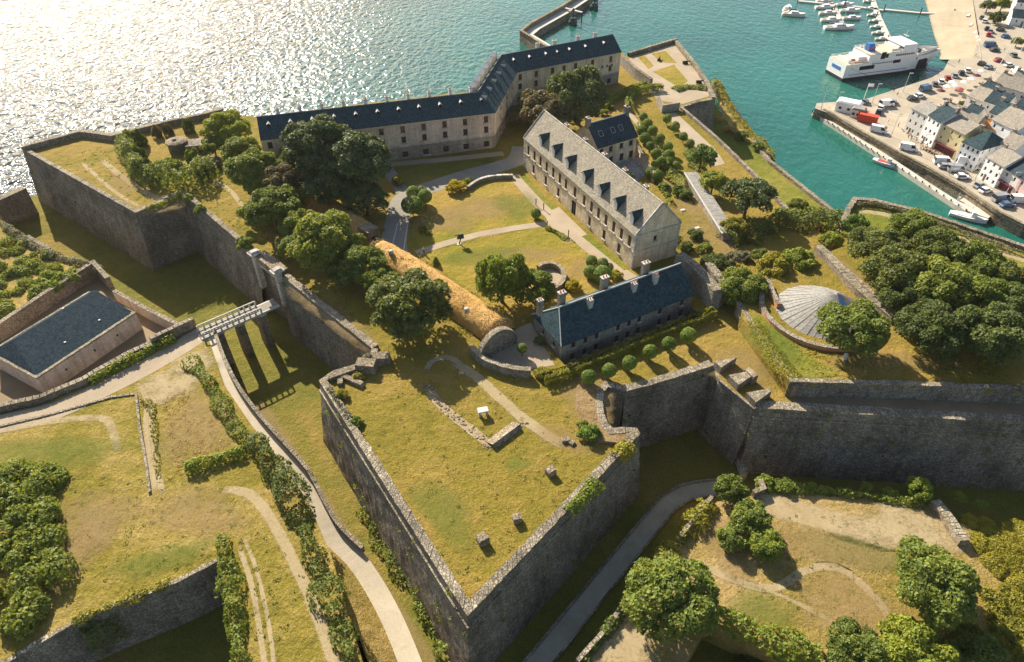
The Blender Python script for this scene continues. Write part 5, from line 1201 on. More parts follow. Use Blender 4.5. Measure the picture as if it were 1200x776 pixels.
T(860, 268, 15, 'feathery yellow shrub at the lower end of the gallery', mat='leaf_yellow', key='mid', hk=.6)
T(868, 338, 27, 'large bright round shrub tree right of the thick wall block', mat='leaf_mid', hk=.7)
T(838, 312, 17, 'small dark tree above the thick wall block', mat='leaf_dark', key='mid', hk=.7)
T(858, 305, 12, 'silver green bush above the large round shrub tree', mat='leaf_silver', key='mid', hk=.6)
T(905, 315, 20, 'yellow green tree behind the cone roof, left', mat='leaf_yellow', key='mid', hk=.75)
T(935, 308, 20, 'olive yellow tree behind the cone roof, right', mat='leaf_bright', key='mid', hk=.75)
T(890, 300, 11, 'narrow green bush left of the yellow green trees', mat='leaf_mid', key='mid', hk=.8)
T(1003, 264, 14, 'dense dark round tree at the corner of the harbour rampart', mat='leaf_topiary', key='mid', hk=.7)
T(935, 243, 12, 'olive shrub on the lower sea terrace', z=9, mat='leaf_mid', key='mid', hk=.6)
T(1000, 386, 39, 'single broad tree below the cone roof', z=23, mat='leaf_mid', hk=.8, sz=.7)
for a in ((1030, 290, 32, 'top left'), (1068, 272, 27, 'top, second from left'), (1055, 318, 36, 'left, below the top row'), (1096, 296, 30, 'middle of the top row'), (1098, 335, 38, 'centre'), (1140, 312, 30, 'right part of the top row'), (1060, 350, 28, 'lower left interior'), (1140, 350, 34, 'centre right'), (1175, 330, 28, 'upper right end'), (1190, 362, 32, 'far right end')):
    T(a[0], a[1], a[2], 'dark tree of the right hand wood, ' + a[3], z=23, mat='leaf_dark' if a[0] % 3 else 'leaf_mid', hk=.85, group='trees of the right hand wood')
T(1093, 388, 36, 'tree at the front edge of the right hand wood, left of two', z=23, mat='leaf_dark', hk=.75)
T(1158, 392, 40, 'tree at the front edge of the right hand wood, right of two', z=23, mat='leaf_dark', hk=.75)
T(1125, 375, 24, 'smaller tree squeezed between the two front wood trees', z=23, mat='leaf_dark', hk=.7)
T(788, 702, 52, 'big light green tree overhanging the bottom of the ditch path', z=12.0, mat='leaf_mid', hk=.85)
T(1097, 682, 46, 'big solitary tree on the sunlit outwork', z=12.0, mat='leaf_mid', hk=.75)
T(880, 607, 22, 'dark lobe of the clump on the outwork, top', z=12.0, mat='leaf_mid', key='mid', hk=.7)
T(858, 630, 18, 'green lobe of the clump on the outwork, lower left', z=12.0, mat='leaf_mid', key='mid', hk=.6)
T(899, 640, 20, 'lighter lobe of the clump on the outwork, lower right', z=12.0, mat='leaf_bright', key='mid', hk=.6)
T(855, 574, 20, 'bushy tree at the head of the ditch path', z=12.0, mat='leaf_mid', key='mid', hk=.6)
T(1077, 574, 15, 'yellowish tree on the outwork edge', z=12.0, mat='leaf_bright', key='mid', hk=.7)
T(1006, 768, 38, 'pale green crown at the bottom edge, left of three', z=8, mat='leaf_mid', hk=.8)
T(1072, 770, 42, 'pale green crown at the bottom edge, middle of three', z=8, mat='leaf_bright', hk=.8)
T(1140, 776, 38, 'pale green crown at the bottom edge, right of three', z=8, mat='leaf_mid', hk=.8)
T(945, 760, 24, 'small crown left of the three bottom edge crowns', z=8, mat='leaf_mid', key='mid', hk=.6)
T(1185, 790, 30, 'crown cut off by the bottom right corner', z=8, mat='leaf_mid', hk=.6)
hedge('hedge', G((150, 180), (158, 196), (172, 213), (200, 220), (235, 215), (252, 204)), 4.0, 5.2, 'tall dense screen of shrubs in front of the bunker', 'leaf_mid', .26, 6, .35)
# columnar trees round the bunker
for px, py, r, lab, m_ in ((163, 168, 9, 'dark pointed shrub at the left end of the bunker screen', 'leaf_dark'), (152, 166, 9, 'outermost pointed shrub left of the bunker', 'leaf_mid'), (184, 158, 6, 'thin spiky tree on the sea wall, left of three', 'leaf_brown'), (197, 155, 6, 'thin spiky tree on the sea wall, middle of three', 'leaf_brown'), (222, 152, 7, 'thin spiky tree on the sea wall, right of three', 'leaf_dark'), (163, 190, 11, 'pointed shrub casting the leftmost long shadow', 'leaf_dark'), (178, 203, 11, 'pointed shrub left of centre in the bunker screen', 'leaf_dark'), (228, 190, 9, 'pale pointed shrub right in front of the bunker', 'leaf_mid')):
    shrub(px, py, r, lab, key='mid', mat=m_, name='cypress', cat='cypress', sz=2.1)
for px, py, r, lab, m_ in ((192, 195, 13, 'bright shrub below the bunker, left', 'leaf_bright'), (207, 197, 12, 'bright shrub below the bunker, middle', 'leaf_bright'), (247, 192, 13, 'grey green shrub at the right end of the bunker screen', 'leaf_silver'), (237, 202, 12, 'dark shrub beside the grey green one by the bunker', 'leaf_dark'), (255, 150, 10, 'shrub under the sea edge tree', 'leaf_mid')): shrub(px, py, r, lab, mat=m_)
B_ = shrub
B_(287, 285, 11, 'green bush on the curtain coping left of the gate', mat='leaf_bright'); B_(234, 246, 8, 'green bush on the coping near the north shoulder', mat='leaf_bright'); B_(220, 232, 7, 'ivy tuft on the top of the north flank corner', mat='leaf_bright')
B_(418, 494, 8, 'small round shrub on the left coping of the arrowhead bastion', mat='leaf_topiary'); B_(412, 500, 5, 'smallest tuft on the left coping of the arrowhead bastion', mat='leaf_mid')
B_(400, 462, 8, 'scrubby tuft among the ruined masonry', mat='leaf_yellow'); B_(420, 442, 7, 'yellow tuft on the ruined masonry', mat='leaf_yellow'); B_(432, 420, 7, 'overgrowth at the lower end of the sunlit curtain coping', mat='leaf_silver')
B_(466, 212, 9, 'bright bush at the corner of the barracks green', mat='leaf_yellow'); B_(533, 219, 11, 'golden yellow round bush on the courtyard lawn', mat='leaf_gold', key='shrub'); B_(548, 212, 5, 'small green bush beside the golden bush', mat='leaf_bright')
for a in ((484, 226, 8, 'clipped ball at the upper left lawn corner', 1.2), (494, 225, 7, 'middle clipped ball at the upper left lawn corner', 1.3), (498, 230, 8, 'right clipped ball on a stem at the lawn corner', 1.8)): topiary(a[0], a[1], a[2], a[3], stem=a[4])
topiary(483, 240, 13, 'broad clipped dome at the upper left of the courtyard lawn', stem=.4, shape=.7)
topiary(628, 250, 6, 'dark ball shrub where path meets the forecourt', stem=.3); 
for a in ((693, 306, 7, 'ball in the group by the arsenal end, top left', .2), (706, 309, 7, 'ball in the group by the arsenal end, top right', .2), (692, 319, 8, 'ball in the group by the arsenal end, lower left', .2), (706, 322, 11, 'largest ball in the group by the arsenal end', .1), (714, 313, 5, 'smallest ball in the group by the arsenal end', .1)): topiary(a[0], a[1], a[2], a[3], stem=a[4], group='clipped balls by the arsenal end')
B_(722, 323, 8, 'light green bush right of the clipped ball group', mat='leaf_yellow'); B_(672, 336, 10, 'bright yellow bush right of the round basin', mat='leaf_gold')
B_(511, 308, 5, 'small spiral shrub on the lower lawn', mat='leaf_mid', key='cone', sz=.7); B_(495, 268, 6, 'pale bush at the lane side of the lawn', mat='leaf_yellow'); B_(502, 273, 4, 'tiny bush beside the path end', mat='leaf_mid')
hedge('flower_bed', G((640, 268), (652, 273), (664, 281)), 1.2, .6, 'low planted bed at the top of the lower lawn', mat='leaf_bright', size=.16, cat='flower bed')
for i, (x, y, r, lab) in enumerate(((690, 442, 9, 'first round topiary from the left in the row by the curtain'), (714, 434, 8.5, 'second round topiary from the left in the row by the curtain'), (738, 425, 8.5, 'third round topiary from the left in the row by the curtain'), (762, 412, 8.5, 'fourth round topiary from the left in the row by the curtain'), (784, 403, 8.5, 'second round topiary from the right in the row by the curtain'), (807, 393, 9.5, 'rightmost and largest round topiary in the row by the curtain'))): topiary(x, y, r, lab, stem=.9, group='round topiaries along the curtain wall')
hedge('hedge', G((636, 448), (660, 441), (700, 425), (760, 400), (836, 370)), 2.2, 1.7, 'long flat topped clipped hedge parallel to the blue roofed house', 'leaf_yellow', .2, 10, .06, flat=True)
B_(637, 438, 10, 'pale golden plume bush at the left end of the long hedge', mat='leaf_yellow'); topiary(612, 408, 6, 'little palm like shrub in the gate yard', stem=1.0, mat='leaf_mid'); B_(632, 400, 7, 'dark bush against the end wall of the blue roofed house', mat='leaf_dark'); B_(610, 432, 5, 'shade plant inside the gate yard wall', mat='leaf_dark')
B_(690, 508, 13, 'dense dark green shrub against the orillon', mat='leaf_topiary'); B_(682, 498, 8, 'left part shrub against the orillon', mat='leaf_mid'); B_(694, 471, 4, 'small plant on the orillon platform', mat='leaf_dark')
hedge('ivy', [P(*p, 20.4) for p in ((666, 602), (680, 588), (700, 566))], 2.2, 1.1, 'bright ivy spilling over the right coping of the arrowhead bastion', 'leaf_bright', .2, 9, cat='ivy')
hedge('ivy', [P(*p, 20.4) for p in ((722, 538), (738, 522))], 2.2, 1.1, 'yellow green ivy near the bastion orillon corner', 'leaf_yellow', .2, 9, cat='ivy')
hedge('ivy', [P(*p, 20.3) for p in ((385, 455), (400, 478), (410, 492))], 1.2, .6, 'scrub growing along the top of the left bastion coping', 'leaf_silver', .18, 6, cat='ivy')
hedge('ivy', [P(*p, 20.3) for p in ((172, 246), (195, 238), (214, 229))], 1.6, .7, 'green ivy over the north flank coping', 'leaf_bright', .2, 8, cat='ivy')
# foot of the bastion wall
hedge('scrub_strip', [P(*p, 6) for p in ((425, 600), (450, 640), (475, 680), (500, 720), (530, 765))], 2.4, 1.4, 'scrub at the foot of the left bastion face', 'leaf_mid', .22, 5, .8, cat='scrub')
# hedgerow between glacis and ramp path
hedge('hedgerow', R14((222, 424), (245, 450), (262, 480), (280, 508), (300, 522)), 2.6, 1.4, 'yellow green hedgerow at the top of the descending path', 'leaf_bright', .19, 5, .5)
hedge('hedgerow', R14((300, 520), (318, 545), (338, 572), (350, 600)), 3.8, 2.8, 'dark dense hedgerow where the path bends', 'leaf_dark', .22, 6, .5)
hedge('hedgerow', R14((350, 600), (366, 650), (385, 700), (404, 750), (425, 810)), 3.0, 1.9, 'tangled hedgerow along the lower descending path', 'leaf_mid', .2, 5, .8)
hedge('hedgerow', R14((218, 552), (240, 545), (265, 538), (288, 530)), 2.0, 1.6, 'short hedge between the two left fields', 'leaf_bright', .24, 8, .3)
hedge('hedgerow', R14((262, 636), (268, 670), (276, 720), (284, 790)), 2.6, 1.8, 'narrow hedgerow on the lip of the bottom left ditch', 'leaf_bright', .2, 5, .6)
hedge('hedgerow', R14((106, 449), (135, 434), (160, 421), (190, 405), (205, 398)), 2.0, 1.4, 'bright hedge along the road by the powder yard wall', 'leaf_bright', .22, 9, .35)
hedge('scrub_strip', R14((85, 730), (120, 716), (150, 704), (200, 682)), 1.4, .7, 'tufts on top of the bottom left revetment', 'leaf_yellow', .2, 5, .8, cat='scrub')
hedge('scrub_strip', R14((164, 470), (178, 480), (186, 560)), 1.0, .5, 'weeds beside the double wheel track', 'leaf_yellow', .2, 3, .8, cat='scrub')
hedge('ivy', [P(*p, 9) for p in ((110, 758), (150, 735))], 4, 4, 'dark ivy clump on the bottom left revetment', 'leaf_dark', .26, 6, .4, cat='ivy')
thicket('thicket', R14((-60, 560), (70, 553), (76, 575), (60, 620), (75, 660), (78, 720), (20, 765), (-60, 800)), 3.4, None, 'leaf_mid', 72, .24, rr=(1.2, 2.5))
thicket('thicket', R14((-60, 548), (40, 550), (72, 560), (70, 580), (-60, 590)), 1.8, None, 'leaf_bright', 26, .26)
thicket('scrub', R14((-10, 272), (60, 300), (88, 316), (50, 345), (0, 372), (-60, 380)), 1.6, None, 'leaf_mid', 44, .2, rr=(.8, 2.0))
thicket('scrub', R14((30, 330), (85, 318), (100, 322), (60, 350), (35, 358)), 1.9, None, 'leaf_bright', 12, .22, rr=(1.0, 1.8))
hedge('scrub_strip', R14((2, 262), (33, 286), (60, 300), (95, 310), (118, 316)), 1.8, 1.1, 'scrub along the lip of the north ditch', 'leaf_silver', .2, 7, .6, cat='scrub')
mid = [a.lerp(BANK[1][min(len(BANK[1]) - 1, int(i / (len(BANK[0]) - 1) * (len(BANK[1]) - 1)))], .3) for i, a in enumerate(BANK[0])]
hedge('scrub_strip', [Vector((p.x, p.y, p.z + 1.2)) for p in mid], 4.0, 1.4, 'yellowish scrub covering the rocky sea bank', 'leaf_yellow', .22, 5, .6, cat='scrub')
# outwork edge shrubs
for a in ((897, 566, 12), (921, 570, 12), (950, 572, 8), (968, 575, 8), (1016, 572, 8), (1045, 580, 9), (1125, 583, 8), (1150, 592, 8)):
    B_(a[0], a[1], a[2], {897: 'yellow green bush at the left end of the outwork edge row', 921: 'second bush from the left on the outwork edge', 950: 'small bush in the left half of the outwork edge row', 968: 'small bush just before the gap in the outwork edge row', 1016: 'upright bush midway along the outwork edge', 1045: 'low bush left of the yellowish edge tree', 1125: 'loose bush in the dark ditch right of the edge tree', 1150: 'rightmost loose bush in the dark ditch'}[a[0]], z=11.5, mat='leaf_bright')
hedge('hedge', O9((925, 573), (980, 578), (1040, 586), (1080, 592)), 1.5, .8, 'low scrubby hedge on the outwork edge above the ditch', 'leaf_mid', .22, 7, .5)
hedge('scrub_strip', O9((832, 592), (808, 620), (778, 655), (752, 690)), 3.0, 1.3, 'yellow scrub on the bank above the ditch path', 'leaf_yellow', .22, 6, .6, cat='scrub')
hedge('scrub_strip', O9((735, 706), (712, 738), (684, 776)), 1.6, 1.0, 'shaded scrub beside the low wall at the bottom', 'leaf_mid', .22, 6, .6, cat='scrub')
hedge('scrub_strip', O9((800, 726), (840, 722), (880, 742), (930, 760), (960, 768)), 3.4, 1.6, 'olive scrub along the lower lip of the outwork', 'leaf_bright', .24, 7, .5, cat='scrub')
thicket('scrub', O9((1125, 610), (1200, 615), (1240, 700), (1180, 690), (1150, 655)), .6, None, 'leaf_yellow', 80, .11, rr=(.6, 1.5))
thicket('scrub', O9((1150, 690), (1190, 690), (1230, 790), (1180, 770)), 1.0, None, 'leaf_yellow', 34, .16, rr=(.7, 1.6))
thicket('wood_floor', [P(*p, 6) for p in ((850, 790), (900, 772), (960, 800), (1000, 880), (860, 880))], 2.0, None, 'leaf_dark', 26, .28)
# east garden plantings
rows = [((757, 143), (762, 152), (768, 163), (772, 172), (779, 181), (790, 187)), ((746, 128),), ((771, 160), (777, 168), (785, 176), (794, 184))]
k = 0
def rowballs(pts, r, label, stem=.3, grp='clipped balls of the east garden'):
    for i, (x, y) in enumerate(pts): topiary(x, y, r * random.uniform(.85, 1.15), label % ('first second third fourth fifth sixth seventh eighth ninth'.split()[i]), stem=stem, group=grp)
rowballs(((754, 137), (759, 145), (765, 153), (774, 162), (783, 172)), 5.5, 'dark clipped bush, %s from the top in the row left of the garden lawn', 1.0)
rowballs(((782, 139), (791, 148), (801, 160), (809, 168)), 5.0, 'dark clipped bush, %s from the top in the row right of the garden lawn', .8)
rowballs(((752, 153), (756, 162), (762, 171), (769, 180), (775, 190), (768, 193)), 6.0, 'rounded bush, %s from the top in the second row beside the commander house')
rowballs(((783, 190), (792, 194), (763, 202), (771, 206), (784, 182)), 6.0, 'rounded bush, %s in the lower garden cluster')
for a in ((796, 223, 9, 'green bush on the dry grass right of the arsenal, left'), (803, 228, 9, 'green bush on the dry grass right of the arsenal, right'), (778, 219, 6, 'small bush below the lower garden cluster')): B_(*a, mat='leaf_topiary')
hedge('hedge', G((706, 130), (720, 118), (738, 108), (762, 98)), 1.6, 1.6, 'straight clipped hedge below the north terrace', 'leaf_bright', .22, 9, .1, flat=True)
hedge('hedge', G((738, 130), (736, 121), (742, 113), (756, 108), (776, 106)), 2.0, 2.0, 'curved clipped hedge at the head of the garden', 'leaf_bright', .22, 9, .08, flat=True)
hedge('hedge', G((790, 106), (806, 103), (828, 105)), 2.6, 1.0, 'low bushes on the wall top below the terrace lawns', 'leaf_bright', .22, 7, .3)
for a in ((708, 132, 6, 'small bush at the cedar foot'), (716, 126, 4, 'bright bush at the cedar foot')): B_(*a, mat='leaf_bright')
hedge('hedge', G((735, 222), (748, 235), (762, 252)), 2.0, 2.0, 'shrubbery behind the arsenal roof, lower part', 'leaf_mid', .22, 7, .5)
hedge('hedge', G((766, 205), (776, 222), (786, 240)), 1.4, 1.2, 'narrow planting beside the dry grass', 'leaf_mid', .22, 5, .6)
hedge('hedge', G((850, 285), (880, 272), (920, 262), (960, 262), (990, 268)), 6.0, 2.6, 'broad dark shrub belt below the umbrella pine', 'leaf_dark', .25, 6, .5)
hedge('hedge', G((905, 255), (940, 254), (985, 256)), 2.4, 2.0, 'green hedge at the foot of the lower sea terrace', 'leaf_mid', .25, 7, .4)
B_(965, 268, 6, 'reddish shrub in the shrub belt', mat='leaf_red'); B_(975, 282, 14, 'olive scrub above the wide wall', mat='leaf_bright'); B_(995, 300, 10, 'straw coloured scrub beside the first wood tree', mat='leaf_straw'); B_(815, 275, 9, 'shrub by the arsenal gable corner', mat='leaf_dark'); B_(805, 290, 9, 'dark shrub between arsenal gable and blue roof', mat='leaf_dark'); B_(872, 300, 8, 'pale bush above the large round shrub tree', mat='leaf_silver'); B_(826, 292, 10, 'shrub above the thick wall', mat='leaf_mid')
sheet('grass_bank', [P(*p, 23) for p in ((873, 368), (905, 372), (925, 400), (960, 425), (990, 440), (928, 446))], 'lush_grass', lift=.03)
hedge('tall_grass', [P(*p, 23) for p in ((882, 376), (897, 400), (915, 428), (932, 444))], 3.2, .35, 'strip of tall bright grass over the sloping retaining wall', 'leaf_yellow', .13, 5, .3, cat='grass')
hedge('scrub_strip', [P(*p, 12.8) for p in ((998, 238), (1040, 242), (1090, 258), (1150, 280), (1220, 304))], 1.5, .5, 'scrub growing on the harbour rampart wall', 'leaf_silver', .2, 5, .7, cat='scrub')
for a in ((843, 140, 5), (856, 152, 7), (868, 160, 8), (888, 172, 8)): B_(a[0], a[1], a[2], {843: 'uppermost bush on the sea bank', 856: 'straw bush on the sea bank', 868: 'green bush on the sea bank', 888: 'bush where the pale sea wall begins'}[a[0]], z=9, mat='leaf_straw' if a[0] < 860 else 'leaf_mid')
for i, (x, y, r) in enumerate(((1150, 275 + 30, 8), (1195, 330, 9))): B_(x, y, r, ('dark bush in the strip behind the harbour rampart', 'yellow bush at the right edge above the wood')[i], z=12, mat=('leaf_mid', 'leaf_gold')[i])

# ================================================================== SEA PIER AND HARBOUR
PR = [P(*p, 5) for p in ((640, 55), (609, 36), (620, 27), (655, 8), (690, -14))]
t = thing('pier', 'stone harbour pier with high outer parapet behind the barracks', 'pier', PR[0].copy())
m_ = MB(); a_, b2 = offs(PR, 0), offs(PR, 5.5)
for i in range(len(PR) - 1):
    for (u, v, z0, z1_) in ((a_[i], a_[i + 1], -3, 5), (b2[i + 1], b2[i], -3, 3.2)): m_.quad((u.x, u.y, z0), (v.x, v.y, z0), (v.x, v.y, z1_), (u.x, u.y, z1_), 'quay_stone')
    m_.quad((a_[i].x, a_[i].y, 3.2), (b2[i].x, b2[i].y, 3.2), (b2[i + 1].x, b2[i + 1].y, 3.2), (a_[i + 1].x, a_[i + 1].y, 3.2), 'concrete')
m_.build('walkway', t); m_ = MB(); c2, d2 = offs(PR, 1.3), offs(PR, 0)
for i in range(len(PR) - 1):
    u, v, w2, x2 = d2[i], d2[i + 1], c2[i + 1], c2[i]; m_.add([(q.x, q.y, z) for z in (3, 5.2) for q in (u, v, w2, x2)], [(4, 5, 6, 7), (2, 3, 7, 6), (0, 1, 5, 4), (0, 3, 7, 4), (1, 2, 6, 5)], 'quay_stone')
m_.build('parapet', t)
m_ = MB(); u, v = P(659, 9, 4), P(682, 15, 4); m_.box(((u.x + v.x) / 2, (u.y + v.y) / 2, 4), ((v - u).length, 1.4, .3), 'concrete', math.atan2(v.y - u.y, v.x - u.x)); m_.tube((v.x, v.y, 4.1), (v.x, v.y, -1), .3, .3, 'iron_black', 6); m_.build('footbridge', t)
def dolphin(px, py, label):
    c = P(px, py, 0); t = thing('harbour_beacon', label, 'beacon', c, 'dark beacons off the pier'); m_ = MB(); m_.lathe((c.x, c.y, -1.5), [(2.1, 0), (2.1, 3.0), (1.5, 4.0), (1.3, 4.6)], 'buoy_green', 12); m_.build('base', t); m_ = MB(); m_.tube((c.x, c.y, 3), (c.x, c.y, 6.4), .35, .3, 'buoy_green', 8); m_.lathe((c.x, c.y, 6.3), [(.6, 0), (.6, .8), (.1, 1.2)], 'buoy_green', 8); m_.build('mast', t)
dolphin(671, 29, 'dark beacon pile nearer the barracks roof'); dolphin(696, 11, 'dark beacon pile nearer the top edge')
ZQ = 3.6
quay = [P(*p, ZQ) for p in ((955, 127), (957, 121), (1012, 117), (1092, 91), (1106, 82), (1112, 70), (1140, 68), (1148, 40), (1135, -30), (1700, -60), (1700, 400), (1330, 290), (1200, 264), (1168, 248), (1130, 222), (1085, 196), (1050, 178), (1010, 155), (975, 134))]
sheet('town_ground', quay, 'quay_paving', skirt=-3, smat='quay_stone')
# slipway and beach
mb = MB(); S_ = [P(1083, -40, 0), P(1076, 0, 0), P(1087, 40, 0), P(1096, 62, 0), P(1093, 68, 0)]; T_ = [P(1135, -40, 3.7), P(1140, 0, 3.7), P(1146, 40, 3.7), P(1150, 64, 3.7), P(1150, 70, 3.7)]
for i in range(4):
    for k in range(7):
        f0, f1 = (k - 1) / 6, k / 6; q = [S_[i].lerp(T_[i], f0), S_[i].lerp(T_[i], f1), S_[i + 1].lerp(T_[i + 1], f1), S_[i + 1].lerp(T_[i + 1], f0)]
        for p, f in zip(q, (f0, f1, f1, f0)): p.z = -.6 + 4.3 * min(f, 1.03)
        mb.quad(*q[::-1], 'sand_wet' if k < 2 else 'sand')
mb.build('beach', kind='structure')
mb = MB(); a = [P(1050, 104, ZQ), P(1098, 85, ZQ), P(1106, 78, ZQ)]
# lower landing strip
LQ = [P(*p, 1.4) for p in ((952, 131), (990, 155), (1035, 184), (1080, 214), (1120, 240), (1132, 247))]
t = thing('landing_stage', 'narrow low landing quay running below the town quay wall', 'landing quay', LQ[0].copy()); m_ = MB(); b2 = offs(LQ, -2.2)
for i in range(len(LQ) - 1):
    u, v, w2, x2 = LQ[i], LQ[i + 1], b2[i + 1], b2[i]; m_.add([(q.x, q.y, z) for z in (-2, 1.4) for q in (u, v, w2, x2)], [(4, 5, 6, 7), (2, 3, 7, 6), (0, 1, 5, 4), (0, 3, 7, 4), (1, 2, 6, 5)], 'concrete')
m_.build('deck', t); m_ = MB()
for k in range(26): q = LQ[0].lerp(LQ[-1], k / 25); m_.box((q.x, q.y, 1.4), (.3, .3, .5), 'iron_black')
m_.build('bollards', t, kind='stuff')
sheet('landing_platform', [P(*p, 1.5) for p in ((1121, 237), (1135, 228), (1172, 244), (1158, 256), (1136, 248))], 'concrete', skirt=-2, smat='quay_stone')
fwall('kerb', [P(*p, ZQ) for p in ((966, 129), (1010, 155), (1050, 178), (1085, 196), (1130, 222), (1168, 248), (1200, 264))], .35, .8, 'stone coping kerb along the town quay edge', cat='kerb', mat='quay_stone', stone=1.5)
# pontoons
def pont(pts, w_, label, group='marina pontoons'):
    pts = [P(*p, .5) for p in pts]; t = thing('pontoon', label, 'pontoon', pts[0].copy(), group); m_ = MB(); a_, b_ = offs(pts, w_ / 2), offs(pts, -w_ / 2)
    for i in range(len(pts) - 1):
        m_.add([(q.x, q.y, z) for z in (.0, .6) for q in (a_[i], a_[i + 1], b_[i + 1], b_[i])], [(4, 5, 6, 7), (2, 3, 7, 6), (0, 1, 5, 4), (0, 3, 7, 4), (1, 2, 6, 5)], 'pontoon_deck')
    m_.build('deck', t)
    m_ = MB()
    for i in range(0, len(pts)): m_.tube((a_[i].x, a_[i].y, -2), (a_[i].x, a_[i].y, 3), .25, .25, 'iron_black', 8)
    m_.build('piles', t)
pont(((935, 1), (990, 6), (1036, 12)), 2.2, 'pontoon branch along the top edge of the photo'); pont(((968, -6), (980, 12), (990, 33)), 2.0, 'short pontoon between the moored yachts'); pont(((1020, -8), (1030, 20), (1043, 48)), 2.4, 'pontoon with small boats above the ferry'); pont(((1036, 11), (1078, 15), (1116, 16)), 2.0, 'walkway pontoon reaching the beach')
# yachts
def yacht_me(L, w_, hull, seed):
    rd = random.Random(seed); secs = [(-.5, .62, .8), (-.25, .9, .85), (0, 1.0, .9), (.25, .8, 1.0), (.42, .38, 1.12), (.5, .03, 1.2)]; mb = MB(); vs = []
    for x, k, h in secs: vs += [(x * L, -k * w_ / 2, h), (x * L, k * w_ / 2, h), (x * L, k * w_ * .32, -.4), (x * L, -k * w_ * .32, -.4)]
    fs = []
    for i in range(len(secs) - 1):
        b_ = i * 4; c = b_ + 4; fs += [(b_ + 3, c + 3, c, b_), (b_ + 1, c + 1, c + 2, b_ + 2)]
    fs += [(0, 1, 2, 3)]; mb.add(vs, fs, hull); mb.add(vs, [(i * 4, i * 4 + 4, i * 4 + 5, i * 4 + 1) for i in range(len(secs) - 1)], 'offwhite'); h_ = mb.mesh('hull')
    c = MB(); c.box((L * .02, 0, .9), (L * .36, w_ * .55, .75), 'white_paint', 0, .8); c.box((L * .03, 0, 1.15), (L * .3, w_ * .53, .25), 'glass', 0, .95); cab = c.mesh('cabin')
    m2 = MB(); m2.tube((L * .08, 0, 1.4), (L * .08, 0, L * 1.15), .09, .06, 'alu', 6); m2.tube((L * .06, 0, 2.3), (-L * .36, 0, 2.2), .22, .14, 'sail_cover' if seed % 2 else 'offwhite', 6); m2.tube((L * .08, -.8, L * .7), (L * .08, .8, L * .7), .04, .04, 'alu', 4); mast = m2.mesh('mast')
    k = MB(); k.box((-L * .33, 0, .88), (L * .2, w_ * .45, .06), 'wood'); ck = k.mesh('cockpit'); return h_, cab, mast, ck
YM = [yacht_me(11, 3.5, 'white_paint', 0), yacht_me(9.5, 3.2, 'offwhite', 1), yacht_me(12.5, 3.9, 'white_paint', 2)]
def yacht(px, py, deg, k, label, sc=1.0, mast=True, group='boats moored at the pontoons'):
    c = P(px, py, 0.3); t = thing('yacht' if mast else 'motor_boat', label, 'yacht' if mast else 'boat', c, group, math.radians(deg)); h_, cab, ms, ck = YM[k]
    for n_, me in (('hull', h_), ('cabin', cab), ('cockpit', ck)) + ((('mast', ms),) if mast else ()): link(n_, me, t, sc=sc)
yacht(983, 33, 4, 2, 'largest white yacht lying across the end of the short pontoon', 1.15); yacht(922, 12, 62, 0, 'white yacht at the top, left of a moored pair', 1.1); yacht(930, 18, -12, 1, 'white yacht at the top, right of a moored pair', 1.15)
for i, (x, y, a, k, m) in enumerate(((966, 2, 8, 1, 1), (967, 9, 6, 0, 1), (970, 16, 5, 1, 1), (974, 24, 5, 0, 1), (990, 6, 5, 1, 1), (996, 13, 5, 0, 1), (998, 22, 4, 1, 1))):
    yacht(x, y, a, k, ('small yacht on the left of the short pontoon, topmost', 'yacht on the left of the short pontoon, second from top', 'yacht on the left of the short pontoon, third from top', 'yacht on the left of the short pontoon, lowest', 'yacht on the right of the short pontoon, topmost', 'yacht on the right of the short pontoon, middle', 'yacht on the right of the short pontoon, lowest')[i], .95)
for i, (x, y) in enumerate(((1018, 2), (1020, 10), (1023, 18), (1025, 25), (1027, 32), (1029, 39), (1033, 46))):
    yacht(x, y, 3, 1, '%s motor boat counted from the top on the pontoon above the ferry' % 'first second third fourth fifth sixth seventh'.split()[i], .62, False)
# working boats near the town quay
def small_boat(px, py, deg, L, label, deck='cloth_red'):
    c = P(px, py, .2); t = thing('fishing_boat', label, 'boat', c, None, math.radians(deg)); h_, cab, ms, ck = yacht_me(L, L * .33, 'white_paint', int(px))
    link('hull', h_, t); m_ = MB(); m_.box((-L * .05, 0, .93), (L * .5, L * .2, .08), deck); link('deck', m_.mesh('deck'), t); m_ = MB(); m_.box((L * .12, 0, .9), (L * .14, L * .16, 1.5), 'white_paint', 0, .9); link('wheelhouse', m_.mesh('wheelhouse'), t); m_ = MB(); m_.tube((0, 0, .9), (0, 0, 4), .06, .04, 'alu', 5); m_.tube((-.3, -.1, 3.4), (.5, .1, 3.4), .05, .05, 'alu', 5); link('mast', m_.mesh('mast'), t)
small_boat(1037, 193, -45, 8, 'white and red fishing boat beside the landing quay'); small_boat(1134, 256, -32, 9.5, 'white work boat tied below the landing platform', 'offwhite')
small_boat(968, 137, -35, 4.5, 'small blue and white dinghy at the quay tip', 'blue_paint'); small_boat(978, 143, -35, 4.5, 'teal dinghy beside the quay tip', 'teal_cover'); small_boat(1119, 239, -40, 3.5, 'tiny dark dinghy at the landing steps', 'iron_black')

